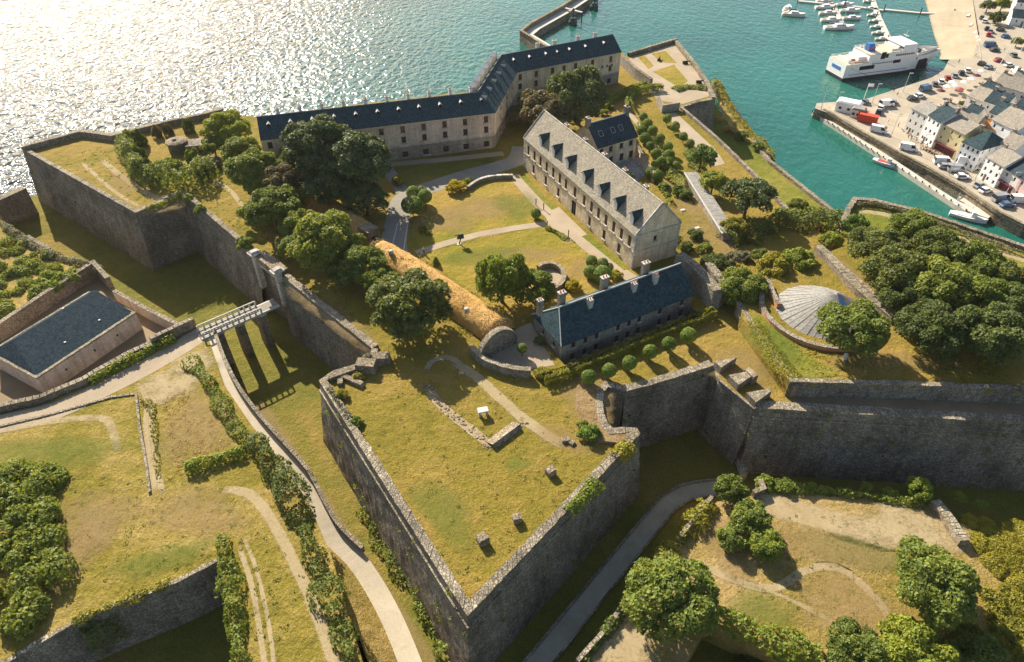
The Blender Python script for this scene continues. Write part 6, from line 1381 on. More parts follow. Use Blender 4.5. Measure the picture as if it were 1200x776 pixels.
# ferry
fa, fb = P(986, 96, 0), P(1078, 84, 0); L = 46.0; W_ = 10.5; fd = (fb - fa).normalized(); ang = math.atan2(fd.y, fd.x)
t = thing('ferry', 'white car ferry with open side door berthed at the town quay', 'ferry', fa - Vector((0, 0, 0)), None, ang)
def sec(mb, prof, z0, z1, mat, flare=0.0, top=None, n=None):
    vs0 = [(x, y, z0) for x, y in prof]; vs1 = [(x + (flare * (x / L) ** 2 * 4 if x > L * .7 else 0), y, z1) for x, y in prof]; k = len(prof)
    mb.add(vs0 + vs1, [[i, (i + 1) % k, k + (i + 1) % k, k + i] for i in range(k)], mat); mb.add(vs1, [list(range(k))], top or mat)
def hullp(sc, bow=L, st=0): return [(st, 0), (L * .6, 0), (L * .78, W_ * .07), (L * .9, W_ * .25), (bow, W_ * .5), (L * .9, W_ * .75), (L * .78, W_ * .93), (L * .6, W_), (st, W_)]
fm = lambda nm, m_: link(nm, m_.mesh(nm), t)
m_ = MB(); sec(m_, hullp(1), -2, 1.3, 'black_hull'); fm('lower_hull', m_)
m_ = MB(); sec(m_, hullp(1, L + .8), 1.3, 6.4, 'white_paint', .9, 'ferry_deck'); fm('hull', m_)
m_ = MB(); bowp = [(L * .74, .6), (L * .9, W_ * .27), (L + 1.5, W_ * .5), (L * .9, W_ * .73), (L * .74, W_ - .6)]
for i in range(4):
    (x0, y0), (x1, y1) = bowp[i], bowp[i + 1]; m_.quad((x0, y0, 6.4), (x1, y1, 6.4), (x1 + .8, y1, 7.6), (x0, y0, 7.5), 'white_paint'); m_.quad((x0, y0 + .25 if y0 < 5 else y0 - .25, 6.4), (x0, y0, 7.5), (x1 + .6, y1, 7.6), (x1 - .3, y1, 6.4), 'offwhite')
fm('bow_bulwark', m_)
m_ = MB(); m_.box((L * .47, W_ / 2, 6.4), (L * .5, W_ - .4, 2.7), 'white_paint', 0, .985); fm('superstructure', m_)
m_ = MB(); m_.box((L * .40, W_ / 2, 9.1), (L * .36, W_ - .8, .12), 'ferry_deck'); fm('upper_deck', m_)
m_ = MB(); m_.box((L * .62, W_ / 2, 9.1), (L * .15, W_ + .2, 2.5), 'white_paint', 0, .92); m_.box((L * .62, W_ / 2, 10.2), (L * .153, W_ * .98, .7), 'glass', 0, .98); fm('bridge', m_)
m_ = MB(); m_.box((L * .20, W_ / 2, 6.4), (L * .11, W_ * .62, 1.7), 'white_paint', 0, .9); m_.box((L * .30, W_ * .5, 9.1), (3.2, 2.6, 2.9), 'blue_paint', 0, .8, (-.6, 0)); m_.box((L * .30, W_ * .5, 10.2), (3.0, 2.5, .6), 'red_paint', 0, .9); fm('funnel', m_)
m_ = MB()
for k in range(9): m_.box((L * (.50 + .022 * k), .16, 7.7), (.6, .2, .6), 'glass')
for k in range(4): m_.box((L * (.735 + .03 * k), .5 + k * .35, 5.4), (.7, .5, .5), 'glass')
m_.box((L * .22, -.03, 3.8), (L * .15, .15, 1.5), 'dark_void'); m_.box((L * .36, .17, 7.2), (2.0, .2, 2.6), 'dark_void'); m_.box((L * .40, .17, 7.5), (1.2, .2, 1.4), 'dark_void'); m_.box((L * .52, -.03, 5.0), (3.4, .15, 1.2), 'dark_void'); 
for k in range(14): m_.box((L * (.27 + .021 * k), -.03, 5.5), (.5, .15, .45), 'glass')
fm('windows', m_)
m_ = MB()
m_.box((L * .35, -.03, 2.2), (L * .6, .1, .22), 'blue_paint'); m_.box((-.05, W_ / 2, 3.6), (.12, W_ * .5, 1.2), 'blue_paint'); m_.box((L * .62, .1, 9.15), (L * .14, .2, .25), 'blue_paint'); fm('livery_stripe', m_)
for k in range(6):
    m_ = MB(); m_.tube((L * (.27 + .03 * k), W_ - 1.3, 9.6), (L * (.285 + .03 * k), W_ - 1.3, 9.6), .4, .4, 'white_paint', 8); fm('life_raft', m_)
for c_, z_, mt_ in (((L * .56, W_ / 2, 9.15), (3.0, W_ * .7, 1.5), 'offwhite'), ((L * .70, W_ / 2, 9.15), (2.6, W_ * .5, 1.6), 'white_paint'), ((L * .06, W_ / 2, 6.45), (1.5, W_ * .7, 1.0), 'offwhite')):
    m_ = MB(); m_.box(c_, z_, mt_, 0, .9); fm('deckhouse', m_)
for c_, z_, mt_ in (((L * .82, W_ / 2, 6.5), (2.4, 2.2, 1.0), 'iron_black'), ((L * .88, W_ / 2, 6.5), (1.4, 1.2, .8), 'alu')):
    m_ = MB(); m_.box(c_, z_, mt_, 0, .9); fm('winch', m_)
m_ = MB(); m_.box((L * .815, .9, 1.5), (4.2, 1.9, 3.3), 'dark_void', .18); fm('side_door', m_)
for k in range(2):
    m_ = MB(); m_.tube((L * (.44 + .12 * k), 1.0, 9.9), (L * (.51 + .12 * k), 1.0, 9.9), .55, .45, 'orange_brick' if False else 'offwhite', 8); fm('lifeboat', m_)
m_ = MB(); m_.tube((L * .64, W_ / 2, 11.5), (L * .64, W_ / 2, 15.5), .16, .08, 'white_paint', 6); m_.tube((L * .64, W_ / 2 - 1.5, 13.5), (L * .64, W_ / 2 + 1.5, 13.5), .08, .08, 'white_paint', 6); fm('mast', m_)
m_ = MB()
for z in (9.6, 10.0): 
    for (x0, y0, x1, y1) in ((L * .22, .5, L * .54, .5), (L * .22, W_ - .5, L * .54, W_ - .5), (L * .22, .5, L * .22, W_ - .5)): m_.tube((x0, y0, z), (x1, y1, z), .05, .05, 'white_paint', 4)
for z in (7.0, 7.4):
    for (x0, y0, x1, y1) in ((.3, .3, L * .22, .3), (.3, W_ - .3, L * .22, W_ - .3), (.3, .3, .3, W_ - .3)): m_.tube((x0, y0, z), (x1, y1, z), .05, .05, 'white_paint', 4)
fm('railing', m_)
m_ = MB(); m_.box((L * .24, 1.6, 6.45), (L * .3, .7, .5), 'orange_brick'); m_.box((L * .12, W_ * .4, 6.45), (3, .7, .5), 'orange_brick'); fm('deck_seats', m_)
m_ = MB(); 
for x in (.05, .95): m_.tube((L * x, 0, 5), (L * x + (6 if x < .5 else 3), -9, 3.4), .06, .06, 'iron_black', 4)
fm('mooring_line', m_)

# town houses: eave line given in the photo, first the row on the quay
def town(name, label, a, b_, ze, depth, rh, wall, roof, cols, rows_, fr='white_paint', hipA=0, hipB=0, side=0, chim=((.05, .5, 1.0, .6, .9, 2),), shop=None, z0=ZQ, win=(.8, 1.2), shift=.5):
    A, B = P(*a, ze), P(*b_, ze); A.z = B.z = 0; L = (B - A).length; h = ze - z0; R_ = []
    for r_ in range(rows_):
        zc = z0 + h * (r_ + .55) / rows_
        if r_ == 0 and shop: continue
        for c in range(cols): R_.append((L * (c + .5) / cols, zc, win[0], win[1]))
    if shop: R_.append((L * .5, z0 + 1.3, L * .82, 2.4, 'door', shop))
    else: R_.append((L * .5 if cols % 2 == 0 else L / cols, z0 + 1.05, .9, 2.1, 'door', 'wood')) if cols else None
    GA = [(depth * (c + .5) / side, z0 + h * (r_ + .55) / rows_, win[0], win[1]) for c in range(side) for r_ in range(rows_)] if side else []
    res = house(name, label, A, B, depth, z0, h, rh, wall, roof, hipA, hipB, R_, [], GA, fr, False, .25, chim, 'house', cap=None, shift=shift)
    if shop:
        t = res[0]; m_ = MB(); q = res[1].lerp(res[2], .5) - res[6] * .5; m_.box((q.x, q.y, z0 + 2.5), (L * .9, 1.1, .15), shop, math.atan2(res[5].y, res[5].x)); m_.build('awning', t)
    return res
town('town_house', 'white fronted house at the left end of the quay row', (1068.7, 127), (1088, 137), 11.5, 9, 1.8, 'pale_render', 'zinc', 3, 3, hipA=1, chim=((.95, .4, .7, 1.6, 1.2, 2),))
town('town_house', 'narrow white house with slate mansard in the quay row', (1088.5, 135), (1103.5, 144), 12.2, 9, 3.2, 'white_paint', 'slate_dark', 3, 3, chim=((.05, .5, .7, 1.2, 1.0, 2), (.95, .5, .7, 1.2, 1.0, 2)))
town('town_house', 'yellow rendered house with burgundy shop front', (1104, 144.5), (1131, 158), 11.8, 9, 2.4, 'yellow_render', 'slate_weathered', 3, 3, shop='burgundy_wood')
town('town_house', 'white corner house with blue slate hipped roof and small dormers', (1128, 166), (1150, 176), 10.6, 12, 3.2, 'white_paint', 'slate_blue', 4, 3, hipA=2.5, hipB=2.5, side=4)
town('town_house', 'white house with three shuttered bays, near the parked van', (1157, 184), (1177, 196), 10.2, 9, 2.6, 'white_paint', 'slate_weathered', 3, 3)
town('town_house', 'cream house with gable and dark red shop front', (1178, 197), (1196, 208), 9.6, 11, 3.2, 'offwhite', 'slate_dark', 2, 2, shop='burgundy_wood')
town('town_house', 'pink house at the right edge of the photo', (1196, 207), (1222, 222), 9.8, 9, 3.0, 'pink_render', 'slate_dark', 3, 2)
town('town_house', 'stone house behind the white corner house with tan roof', (1116, 141), (1141, 150), 11.5, 8, 2.4, 'pale_render', 'slate_weathered', 0, 3, hipB=.01)
town('town_house', 'orange tiled annex behind the corner house', (1148, 147), (1168, 153), 11, 5, 1.6, 'pale_render', 'tile_orange', 0, 2)
town('town_house', 'large white house with tan slate roof behind the row', (1163, 140), (1192, 154), 13.5, 11, 3.6, 'white_paint', 'slate_weathered', 3, 3)
town('town_house', 'blue grey roofed house at the right edge behind the row', (1190, 160), (1225, 168), 11, 12, 3.6, 'pale_render', 'slate_blue', 3, 2)
town('town_house', 'low house with tan roof behind the white fronted house', (1134, 112), (1158, 122), 10, 9, 2.8, 'pale_render', 'slate_weathered', 2, 2)
town('town_house', 'grey gabled house in the middle of the old town', (1154, 118), (1178, 126), 11, 8, 3.0, 'pale_render', 'slate_dark', 2, 2)
town('town_house', 'long slate roofed house behind the cafe terraces', (1165, 98), (1215, 113), 10.5, 8, 3.0, 'pale_render', 'slate_weathered', 5, 2)
town('town_house', 'dark roofed house above the grey gabled one', (1186, 128), (1220, 140), 12, 8, 3.2, 'offwhite', 'slate_dark', 3, 3)
town('town_house', 'low slate roofed shed between the quay row and the square', (1104, 128), (1122, 134), 8.5, 6, 1.8, 'offwhite', 'slate_weathered', 2, 1)
town('boat_shed', 'shed with red railing at the top right corner', (1186, 20), (1215, 23), 7, 8, 2.4, 'white_paint', 'slate_dark', 2, 1, chim=())
town('town_house', 'white house at the top right edge', (1192, 2), (1230, 6), 9, 8, 3, 'white_paint', 'slate_dark', 3, 2)

# quay sheds, containers
def shed(px, py, L, w_, h, deg, wall, roof, label, nm='kiosk'):
    c = P(px, py, ZQ); t = thing(nm, label, nm.replace('_', ' '), c); rz_ = math.radians(deg); m_ = MB(); m_.box((c.x, c.y, ZQ), (L, w_, h), wall, rz_); m_.build('wall', t); m_ = MB(); m_.box((c.x, c.y, ZQ + h), (L + .3, w_ + .3, .5), roof, rz_, .8); m_.build('roof', t)
    d_ = Vector((math.cos(rz_), math.sin(rz_), 0)); n_ = Vector((d_.y, -d_.x, 0))
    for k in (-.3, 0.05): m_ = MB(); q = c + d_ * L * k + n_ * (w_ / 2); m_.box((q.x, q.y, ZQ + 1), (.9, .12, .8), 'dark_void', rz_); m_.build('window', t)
shed(993, 130, 8, 4.5, 3.2, -32, 'white_paint', 'white_paint', 'white ticket shed with two dark windows on the quay'); shed(1004, 137, 4.2, 3.2, 2.8, -32, 'offwhite', 'zinc', 'small grey kiosk between the white shed and red containers')
def container(px, py, deg, label, mat, L=6.1, h=2.6, w_=2.5):
    c = P(px, py, ZQ); t = thing('container', label, 'container', c, 'containers on the quay'); rz_ = math.radians(deg); m_ = MB(); m_.box((c.x, c.y, ZQ), (L, w_, h), mat, rz_)
    d_ = Vector((math.cos(rz_), math.sin(rz_), 0)); n_ = Vector((d_.y, -d_.x, 0))
    m_.build('body', t); m_ = MB()
    for k in range(16):
        for s_ in (-1, 1): q = c + d_ * (L * (k - 7.5) / 17) + n_ * (w_ / 2 + .03) * s_; m_.box((q.x, q.y, ZQ + .15), (.16, .08, h - .3), mat, rz_)
    m_.build('ribs', t, kind='stuff')
container(1016, 143, -32, 'bright red container on the quay edge', 'red_paint'); container(1010, 139, -32, 'short orange red container beside the grey kiosk', 'red_paint', 3)
# vehicles
CM = {}
def car_me(kind, mat):
    if (kind, mat) in CM: return CM[(kind, mat)]
    L, w_, h1, h2 = {'car': (4.2, 1.8, .82, 1.45), 'van': (5.4, 2.0, 1.15, 2.2), 'truck': (7.5, 2.4, 1.1, 3.2)}[kind]; b_ = MB()
    def loft(secs, mt):
        vs = []
        for x, zt, wd, zb in secs: vs += [(x, -wd / 2, zb), (x, wd / 2, zb), (x, wd / 2 * .93, zt), (x, -wd / 2 * .93, zt)]
        k = len(secs); b_.add(vs, [(i * 4 + j, i * 4 + (j + 1) % 4, i * 4 + 4 + (j + 1) % 4, i * 4 + 4 + j) for i in range(k - 1) for j in range(4)] + [(3, 2, 1, 0), tuple(k * 4 - 4 + j for j in range(4))], mt)
    if kind == 'car': loft([(-L / 2, .7, w_ * .9, .35), (-L * .46, .85, w_, .25), (-L * .1, h1 + .08, w_, .22), (L * .2, h1 + .05, w_, .22), (L * .42, .72, w_, .25), (L / 2, .55, w_ * .88, .32)], mat); cab = [(-L * .40, h1), (-L * .30, h2), (L * .06, h2), (L * .24, h1)]
    elif kind == 'van': loft([(-L / 2, h1, w_, .3), (L * .3, h1, w_, .25), (L * .47, .95, w_, .3), (L / 2, .6, w_ * .95, .35)], mat); cab = [(-L * .49, h1), (-L * .48, h2), (L * .22, h2), (L * .36, h1)]
    else: loft([(-L / 2, .9, w_, .5), (L * .49, 1.0, w_, .45), (L / 2, .8, w_, .5)], mat); cab = [(L * .27, .9), (L * .28, 2.4), (L * .44, 2.4), (L * .49, .9)]; b_.box((-L * .13, 0, .95), (L * .74, w_ * 1.02, h2 - .9), mat)
    g_ = MB(); k = .86; vs = [(x, s * w_ / 2 * (k if z > h1 + .1 else .95), z) for x, z in cab for s in (-1, 1)]; g_.add(vs, [(0, 2, 4, 6), (1, 7, 5, 3), (0, 1, 3, 2), (4, 5, 7, 6)], 'glass'); r_ = MB(); z = cab[1][1] + .01
    r_.box(((cab[1][0] + cab[2][0]) / 2, 0, z - .04), (cab[2][0] - cab[1][0] + .1, w_ * .88, .07), mat)
    if kind == 'van': r_.box((-L * .18, 0, h1), (L * .56, w_ * .95, h2 - h1 - .03), mat, 0, .92)
    wh = MB(); wh.tube((0, -.12, 0), (0, .12, 0), .33, .33, 'rubber', 12); wh.tube((0, -.13, 0), (0, .13, 0), .17, .17, 'alu', 8)
    hl = MB(); hl.box((0, 0, 0), (.12, .35, .16), 'lead_white')
    CM[(kind, mat)] = (b_.mesh('body'), g_.mesh('windows'), r_.mesh('roof'), wh.mesh('wheel'), hl.mesh('headlight'), L, w_); return CM[(kind, mat)]
def car(px, py, deg, kind, mat, label, z=ZQ, group='vehicles parked on the quay'):
    c = P(px, py, z); t = thing({'car': 'parked_car', 'van': 'parked_van', 'truck': 'parked_truck'}[kind], label, kind, (c.x, c.y, z + .02), group, math.radians(deg)); b_, g_, r_, wh, hl, L, w_ = car_me(kind, mat)
    link('body', b_, t); link('windows', g_, t); link('roof', r_, t)
    for sx_ in (-.31, .31):
        for sy in (-.5, .5): link('wheel', wh, t, (L * sx_, w_ * sy * .92, .33))
    for sy in (-.33, .33): link('headlight', hl, t, (L * .485, w_ * sy, .62))
car(1013, 121, 50, 'car', 'car_grey', 'grey car alone near the quay corner above the white shed')
car(1029, 133, 62, 'car', 'car_black', 'dark car, lowest of the angled row on the square'); car(1032, 128, 50, 'car', 'car_white', 'white car, second of the angled row on the square'); car(1038, 124, 10, 'van', 'car_white', 'white van in the angled row on the square'); car(1046, 121, 55, 'car', 'car_silver', 'silver car at the right end of the angled row')
car(1069, 117, 15, 'car', 'car_black', 'black car near the houses, left of a pair'); car(1077, 114, 15, 'car', 'car_white', 'white car near the houses, right of a pair'); car(1084, 106, 25, 'van', 'car_blue', 'blue grey van at the water edge of the square')
car(1029, 155, -30, 'van', 'car_white', 'white minibus behind the red container'); car(1064, 176, -25, 'van', 'car_white', 'white van alone on the ramp top')
car(1104, 192, -12, 'van', 'car_white', 'white van, first of the line along the lower quay'); car(1107, 197, -10, 'car', 'car_silver', 'silver car beside the first white van'); car(1120, 201, -8, 'van', 'car_silver', 'silver van in the line along the lower quay'); car(1127, 209, -2, 'car', 'car_white', 'white car below the truck'); car(1136, 196, -28, 'truck', 'car_white', 'large white box truck before the corner house')
car(1147, 219, 25, 'car', 'car_silver', 'silver car parked askew in the lower line'); car(1154, 225, 20, 'car', 'car_white', 'white car parked askew after the silver one'); car(1172, 235, 12, 'van', 'car_silver', 'pale van nearest the quay bend'); car(1179, 242, 10, 'car', 'car_blue', 'light blue car beside the pale van'); car(1194, 237, -5, 'van', 'car_white', 'white van at the right edge of the quay')
car(1160, 55, 0, 'van', 'car_blue', 'blue vehicle under the town trees at the beach road'); car(1165, 60, 10, 'car', 'car_black', 'black car beside the blue vehicle')
for i, (x, y) in enumerate(((1095, 100), (1102, 97), (1110, 93), (1118, 90), (1126, 87), (1133, 84))): car(x, y, 70, 'car', ('car_grey', 'car_white', 'car_red', 'car_silver', 'car_black', 'car_white')[i], '%s parked %s car from the left in the row by the slipway' % ('first second third fourth fifth sixth'.split()[i], 'grey white red silver black white'.split()[i]), group='cars in the row by the slipway')
for i, (x, y) in enumerate(((1156, 35), (1160, 38), (1153, 26), (1150, 22), (1158, 42))): car(x, y, 60, 'car', ('car_black', 'car_silver', 'car_white', 'car_grey', 'car_red')[i], '%s car on the beach road near the top of the photo' % 'black silver white grey red'.split()[i], group='cars on the beach road')
# cafe parasols, tables and people
def parasol(px, py, mat, label):
    c = P(px, py, ZQ); t = thing('parasol', label, 'parasol', c, 'cafe parasols on the quay'); m_ = MB(); m_.tube((c.x, c.y, ZQ), (c.x, c.y, ZQ + 2.4), .04, .04, 'alu', 6); m_.build('pole', t); m_ = MB(); m_.lathe((c.x, c.y, ZQ + 2.1), [(1.6, 0), (1.55, .08), (.1, .65)], mat, 8); m_.build('canopy', t)
for i, (x, y, m_) in enumerate(((1114, 103, 'white_paint'), (1118, 107, 'offwhite'), (1108, 108, 'white_paint'), (1122, 111, 'cloth_red'), (1100, 113, 'burgundy_wood'), (1128, 103, 'offwhite'), (1136, 99, 'white_paint'), (1142, 95, 'burgundy_wood'), (1148, 90, 'offwhite'))): parasol(x, y, m_, '%s parasol of the cafe terraces, %s' % (('white', 'cream', 'white', 'red', 'dark red', 'cream', 'white', 'dark red', 'cream')[i], ('nearest the slipway', 'behind the first white one', 'left of the cluster', 'lowest of the cluster', 'beside the shed roof', 'in the middle of the square', 'toward the upper square', 'next to the upper square row', 'farthest up the square')[i]))
def table(px, py, label, who):
    c = P(px, py, ZQ); t = thing('cafe_table', label, 'table', c, 'cafe tables outside'); m_ = MB(); m_.lathe((c.x, c.y, ZQ + .7), [(.4, 0), (.4, .04)], 'wood', 8); m_.build('tabletop', t); m_ = MB(); m_.tube((c.x, c.y, ZQ), (c.x, c.y, ZQ + .7), .04, .04, 'iron_black', 5); m_.build('leg', t)
    for a in (0, 1):
        x, y = c.x + .8 * math.cos(a * 2.6), c.y + .8 * math.sin(a * 2.6); ch = thing('cafe_chair', 'dark chair on the %s side of the %s' % (('right', 'left')[a], who), 'chair', (x, y, ZQ), 'cafe chairs outside')
        m_ = MB(); m_.box((x, y, ZQ + .42), (.42, .42, .05), 'shutter_red'); m_.build('seat', ch); m_ = MB(); m_.box((x + .19 * math.cos(a * 2.6), y + .19 * math.sin(a * 2.6), ZQ + .47), (.08, .42, .45), 'shutter_red', a * 2.6); m_.build('backrest', ch)
        for dx in (-.17, .17):
            for dy in (-.17, .17): m_ = MB(); m_.tube((x + dx, y + dy, ZQ), (x + dx, y + dy, ZQ + .42), .02, .02, 'iron_black', 4); m_.build('leg', ch)
ORD = 'first second third fourth fifth sixth seventh eighth'.split()
for i in range(14):
    x, y = (1082 + i * 3.2, 175 + i * 1.6) if i < 7 else (1060 + (i - 7) * 5.5, 154 + (i - 7) * 4.2); w_ = ORD[i % 7] + (' terrace table from the lone van' if i < 7 else ' table along the quay house row')
    table(x, y, 'small cafe table, the ' + w_, w_)
PM = {}
def person_me(top, leg):
    if (top, leg) in PM: return PM[(top, leg)]
    me = bpy.data.meshes.new('person'); bm = bmesh.new(); V = [((0, 0, .95), .15, .11), ((0, 0, 1.2), .15, .1), ((0, 0, 1.42), .18, .1), ((0, 0, 1.52), .06, .06), ((0, 0, 1.66), .105, .12), ((.1, 0, .5), .075, .08), ((.11, 0, .06), .05, .06), ((-.1, .05, .5), .075, .08), ((-.12, .16, .06), .05, .06), ((.27, 0, 1.15), .05, .05), ((.28, .06, .85), .04, .04), ((-.27, 0, 1.15), .05, .05), ((-.28, -.06, .85), .04, .04), ((0, .0, 1.74), .09, .1)]
    vs = [bm.verts.new(v[0]) for v in V]
    for a, b_ in ((0, 1), (1, 2), (2, 3), (3, 4), (4, 13), (0, 5), (5, 6), (0, 7), (7, 8), (2, 9), (9, 10), (2, 11), (11, 12)): bm.edges.new((vs[a], vs[b_]))
    bm.to_mesh(me); bm.free(); o = bpy.data.objects.new('tmp', me); COL.objects.link(o); md = o.modifiers.new('s', 'SKIN')
    for i, v in enumerate(V): me.skin_vertices[0].data[i].radius = (v[1], v[2])
    me.skin_vertices[0].data[0].use_root = True; o.modifiers.new('u', 'SUBSURF').levels = 1
    dg = bpy.context.evaluated_depsgraph_get(); m2 = bpy.data.meshes.new_from_object(o.evaluated_get(dg)); m2.name = 'person'; bpy.data.objects.remove(o)
    m2.materials.clear()
    for m_ in ('skin', top, leg, 'bark'): m2.materials.append(MATS[m_])
    for p in m2.polygons:
        z = p.center.z; p.material_index = 3 if z > 1.7 else 0 if z > 1.5 else 1 if z > .95 else 2; p.use_smooth = True
    PM[(top, leg)] = m2; return m2
def person(px, py, z, top, leg, label, cx=0):
    c = P(px, py, z); o = link('person', person_me(top, leg), None, (c.x, c.y, z + .03), random.uniform(0, 6.28)); tag(o, label, 'person')
for a in ((497, 297, 20.06, 'cloth_light', 'cloth_dark', 'person in a pale top standing where the lane meets the courtyard path'), (492, 303, 20.06, 'cloth_dark', 'cloth_light', 'person in a dark top beside the long straw mound'), (1052, 149, ZQ, 'cloth_red', 'cloth_dark', 'person in red walking left of the quay houses'), (1064, 162, ZQ, 'cloth_light', 'cloth_dark', 'person in a light shirt on the quay road'), (1067, 165, ZQ, 'cloth_dark', 'cloth_dark', 'person in dark clothes on the quay road'), (1040, 145, ZQ, 'cloth_light', 'cloth_light', 'person in white on the quay between cars and houses'), (1047, 108, ZQ, 'cloth_dark', 'cloth_dark', 'person in dark clothes at the quay edge facing the ferry'), (1051, 112, ZQ, 'cloth_light', 'cloth_dark', 'person in a light top at the quay edge facing the ferry'), (1123, 74, ZQ, 'cloth_red', 'cloth_dark', 'person in red near the slipway'), (1143, 66, ZQ, 'cloth_light', 'cloth_dark', 'person in a light top on the beach road'), (1176, 61, ZQ, 'cloth_dark', 'cloth_light', 'person near the tall white mast'), (1165, 84, ZQ, 'cloth_red', 'cloth_light', 'person in red on the upper square'), (1025, 22, .6, 'cloth_light', 'cloth_dark', 'person on the pontoon above the ferry')): person(*a)
# mast, flagpoles, lamp posts on the quay
def mast(px, py, z, h, label, lean=(0, 0), mat='white_paint', nm='flagpole', flag=None):
    c = P(px, py, z); t = thing(nm, label, nm.replace('_', ' '), c); m_ = MB(); m_.tube(c, (c.x + lean[0], c.y + lean[1], z + h), .14, .09, mat, 6); m_.box((c.x, c.y, z - .05), (.5, .5, .2), 'concrete'); m_.build('pole', t)
    if flag: m_ = MB(); e = (c.x + lean[0], c.y + lean[1], z + h - 1.2); m_.add([(e[0], e[1], e[2]), (e[0] + 1.0, e[1] + .15, e[2] - .05), (e[0] + 1.9, e[1] - .1, e[2]), (e[0] + 1.9, e[1] - .1, e[2] + 1.1), (e[0] + 1.0, e[1] + .15, e[2] + 1.1), (e[0], e[1], e[2] + 1.15)], [(0, 1, 4, 5), (1, 2, 3, 4)], flag); m_.build('flag', t)
mast(1160, 95, ZQ, 20, 'tall white mast standing on the upper square', (3, 0)); mast(1012, 117, ZQ, 6, 'flagpole with white flag at the quay corner by the ferry', flag='white_paint'); mast(962, 128, ZQ, 8, 'slender pole at the tip of the quay', mat='alu')
# town trees and beach road greenery at the top right
T(1158, 8, 9, 'dark town tree at the top edge, left of two', z=ZQ, mat='leaf_dark', key='mid', hk=.7); T(1175, 6, 10, 'olive town tree at the top edge, right of two', z=ZQ, mat='leaf_bright', key='mid', hk=.7); T(1168, 22, 9, 'low dark tree below the top edge pair', z=ZQ, mat='leaf_dark', key='mid', hk=.6); T(1128, 122, 5, 'small tree between the town roofs', z=ZQ, mat='leaf_dark', key='mid', hk=1.0)
T(1192, 50, 7, 'dark shrub tree at the right edge of the square', z=ZQ, mat='leaf_mid', key='mid', hk=.7)
# stones scattered on the beach: boats drawn up
for i, (x, y) in enumerate(((1134, 20), (1137, 31), (1142, 40), (1144, 46), (1146, 50))): 
    q = P(x, y, 2.7); o = link('rowing_boat', yacht_me(3.6, 1.4, ('bark', 'blue_paint', 'offwhite', 'red_paint', 'bark')[i], 3)[0], None, q, .9); tag(o, ('dark', 'blue', 'cream', 'red', 'brown')[i] + ' rowing boat drawn up on the sand', 'rowing boat', 'rowing boats on the beach')
# wall plants: small tufts rooted in the masonry of the big faces
def tufts(pts, zlo, zhi, n, batter, nm, label, mat='leaf_mid'):
    C, D = [], []
    for _ in range(n):
        i = random.randrange(len(pts) - 1); f = random.random(); z = random.uniform(zlo, zhi); q = offs(pts, batter * (20.5 - z) + .1); p = q[i].lerp(q[i + 1], f); m = random.randint(10, 60); r_ = random.uniform(.2, .75); d = dirs(m)
        C.append(np.array([p.x, p.y, z]) + d * np.array([r_, r_, r_ * .8])); D.append(d)
    tag(link(nm, leaf_mesh(nm, np.concatenate(C), np.concatenate(D), .12, mat, .6)), kind='stuff')
tufts(E1[:4], 7, 20, 26, .14, 'wall_plants', ''); tufts(E1[4:], 7, 20, 26, .1, 'wall_plants', '', 'leaf_bright'); tufts(BAST, 7, 20.3, 46, .14, 'wall_plants', ''); tufts(CUR, 8, 20, 16, .1, 'wall_plants', ''); tufts(RGT, 7, 20, 30, .15, 'wall_plants', '')
# scattered tufts of rank grass on the bastion, glacis and outwork
def field_tufts(poly, z, n, mat, size=.11, rr=(.15, .5)):
    C, D = [], []; xs = [p[0] for p in poly]; ys = [p[1] for p in poly]; k = 0
    while k < n:
        x, y = random.uniform(min(xs), max(xs)), random.uniform(min(ys), max(ys)); ins = False; j = len(poly) - 1
        for i in range(len(poly)):
            if (poly[i][1] > y) != (poly[j][1] > y) and x < (poly[j][0] - poly[i][0]) * (y - poly[i][1]) / (poly[j][1] - poly[i][1]) + poly[i][0]: ins = not ins
            j = i
        if not ins: continue
        k += 1; m = random.randint(6, 20); r_ = random.uniform(*rr); d = dirs(m); d[:, 2] = np.abs(d[:, 2]); C.append(np.array([x, y, z]) + d * np.array([r_, r_, r_ * .45])); D.append(d)
    tag(link('grass_tufts', leaf_mesh('grass_tufts', np.concatenate(C), np.concatenate(D), size, mat, .5)), kind='stuff')
field_tufts([P(385, 452), P(548, 715), P(735, 512), P(690, 445), P(540, 430), P(450, 430)], 20, 130, 'leaf_mid', .09)
field_tufts([P(385, 452), P(548, 715), P(735, 512), P(690, 445), P(540, 430), P(450, 430)], 20, 160, 'leaf_straw', .08)
field_tufts([P(*p, 14.5) for p in ((80, 560), (250, 560), (380, 700), (300, 776), (260, 650), (90, 720))], 14.5, 200, 'leaf_mid', .09)
field_tufts([P(*p, 14.5) for p in ((200, 440), (270, 520), (210, 560), (190, 480))], 14.5, 200, 'leaf_straw', .1)
field_tufts([P(*p, 12.0) for p in ((850, 600), (1080, 610), (1110, 660), (1050, 740), (850, 700))], 12.0, 220, 'leaf_mid', .09)
field_tufts([P(*p, 20) for p in ((60, 185), (160, 240), (215, 220), (300, 290), (420, 390), (430, 370), (280, 215), (120, 170))], 20, 300, 'leaf_bright')
field_tufts([P(*p, 23) for p in ((880, 375), (930, 440), (1180, 448), (1180, 425), (1000, 415), (920, 395))], 23, 260, 'leaf_yellow')
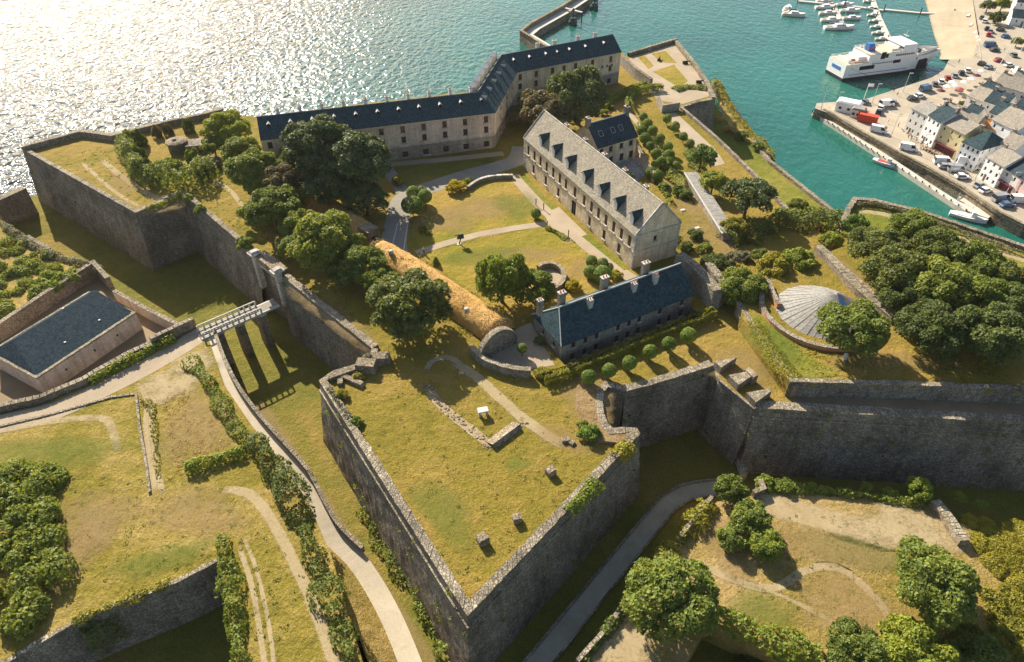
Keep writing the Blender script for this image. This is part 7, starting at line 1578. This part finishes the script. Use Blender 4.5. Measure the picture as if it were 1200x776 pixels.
# extra vehicles and houses of the dense upper town
for i, (x, y, dg, kd, mt, lb) in enumerate(((1150, 76, 30, 'car', 'car_black', 'black car alone on the upper square'), (1158, 80, 30, 'car', 'car_silver', 'silver car beside the black one on the upper square'), (1170, 72, 10, 'car', 'car_red', 'red car on the upper square left of the mast'), (1182, 78, 10, 'car', 'car_white', 'white car on the upper square right of the mast'), (1187, 66, 80, 'car', 'car_grey', 'grey car below the right edge shrub tree'), (1190, 86, 80, 'van', 'car_white', 'white van at the right edge of the upper square'), (1178, 44, 20, 'car', 'car_blue', 'blue car near the top right shed'), (1172, 36, 20, 'car', 'car_black', 'black car near the top right shed'))): car(x, y, dg, kd, mt, lb)
# thin air between the camera and the far shore
m = bpy.data.materials.new('haze_air'); m.use_nodes = True; ntz = m.node_tree; ntz.nodes.remove(ntz.nodes['Principled BSDF']); pv = ntz.nodes.new('ShaderNodeVolumePrincipled'); pv.inputs['Color'].default_value = (.95, .92, .86, 1); pv.inputs['Density'].default_value = 0.00005; pv.inputs['Anisotropy'].default_value = 0.3
ntz.links.new(pv.outputs[0], ntz.nodes['Material Output'].inputs['Volume']); MATS['haze_air'] = m
mb = MB(); mb.box((0, 1800, -7), (6000, 4600, 113), 'haze_air'); mb.build('haze', kind='stuff')

# understory of the east garden
hedge('shrubbery', G((748, 148), (757, 160), (764, 172), (772, 184), (778, 196)), 2.6, 1.2, 'uneven shrubbery between the clipped bushes beside the commander house', 'leaf_mid', .2, 5, .8)
hedge('shrubbery', G((776, 196), (786, 204), (795, 214), (800, 224)), 3.0, 1.3, 'loose shrubs below the rows of clipped bushes', 'leaf_bright', .2, 5, .8)
hedge('shrubbery', G((730, 208), (744, 222), (760, 240), (778, 262), (792, 285)), 2.6, 1.8, 'mixed shrubs along the rear wall of the arsenal', 'leaf_mid', .2, 5, .7)
hedge('shrubbery', G((805, 175), (812, 190), (826, 205)), 2.4, 1.2, 'shrubs at the right side of the garden lawn end', 'leaf_mid', .2, 5, .8)
town('town_house', 'narrow slate roofed house behind the yellow house', (1126, 134), (1140, 140), 12, 7, 3.0, 'offwhite', 'slate_dark', 2, 3)
town('town_house', 'pale house with blue slate roof behind the orange annex', (1160, 131), (1176, 137), 12, 8, 3.0, 'pale_render', 'slate_blue', 2, 3)
town('town_house', 'tan roofed house wedged behind the three bay house', (1172, 168), (1190, 176), 11, 8, 2.8, 'white_paint', 'slate_weathered', 2, 3)
town('town_house', 'small grey house at the corner of the upper square', (1148, 104), (1162, 109), 8.5, 7, 2.4, 'offwhite', 'slate_dark', 2, 1)
town('town_house', 'long low shed roof at the right edge above the slate roofed house', (1186, 92), (1220, 100), 8, 6, 2.2, 'pale_render', 'slate_weathered', 4, 1)

for i, (x, y) in enumerate(((978, 131), (1022, 121), (1058, 108), (1044, 160), (1076, 182), (1112, 206), (1142, 212), (1178, 228))):
    c = P(x, y, ZQ); t = thing('street_lamp', 'tall grey street lamp on the quay, ' + ('beside the white shed', 'beside the lone grey car', 'by the water before the black car', 'left of the quay houses near the minibus', 'right of the lone white van', 'between silver van and quay edge', 'in front of the three bay house', 'near the quay bend')[i], 'street lamp', c, 'street lamps on the quay')
    m_ = MB(); m_.tube(c, (c.x, c.y, ZQ + 7), .11, .07, 'alu', 6); m_.build('pole', t); m_ = MB(); m_.box((c.x + .6, c.y, ZQ + 6.95), (1.3, .3, .14), 'alu'); m_.build('lamp_head', t)
mast(1196, 60, ZQ, 16, 'white mast at the right edge of the square', (1.5, 0))
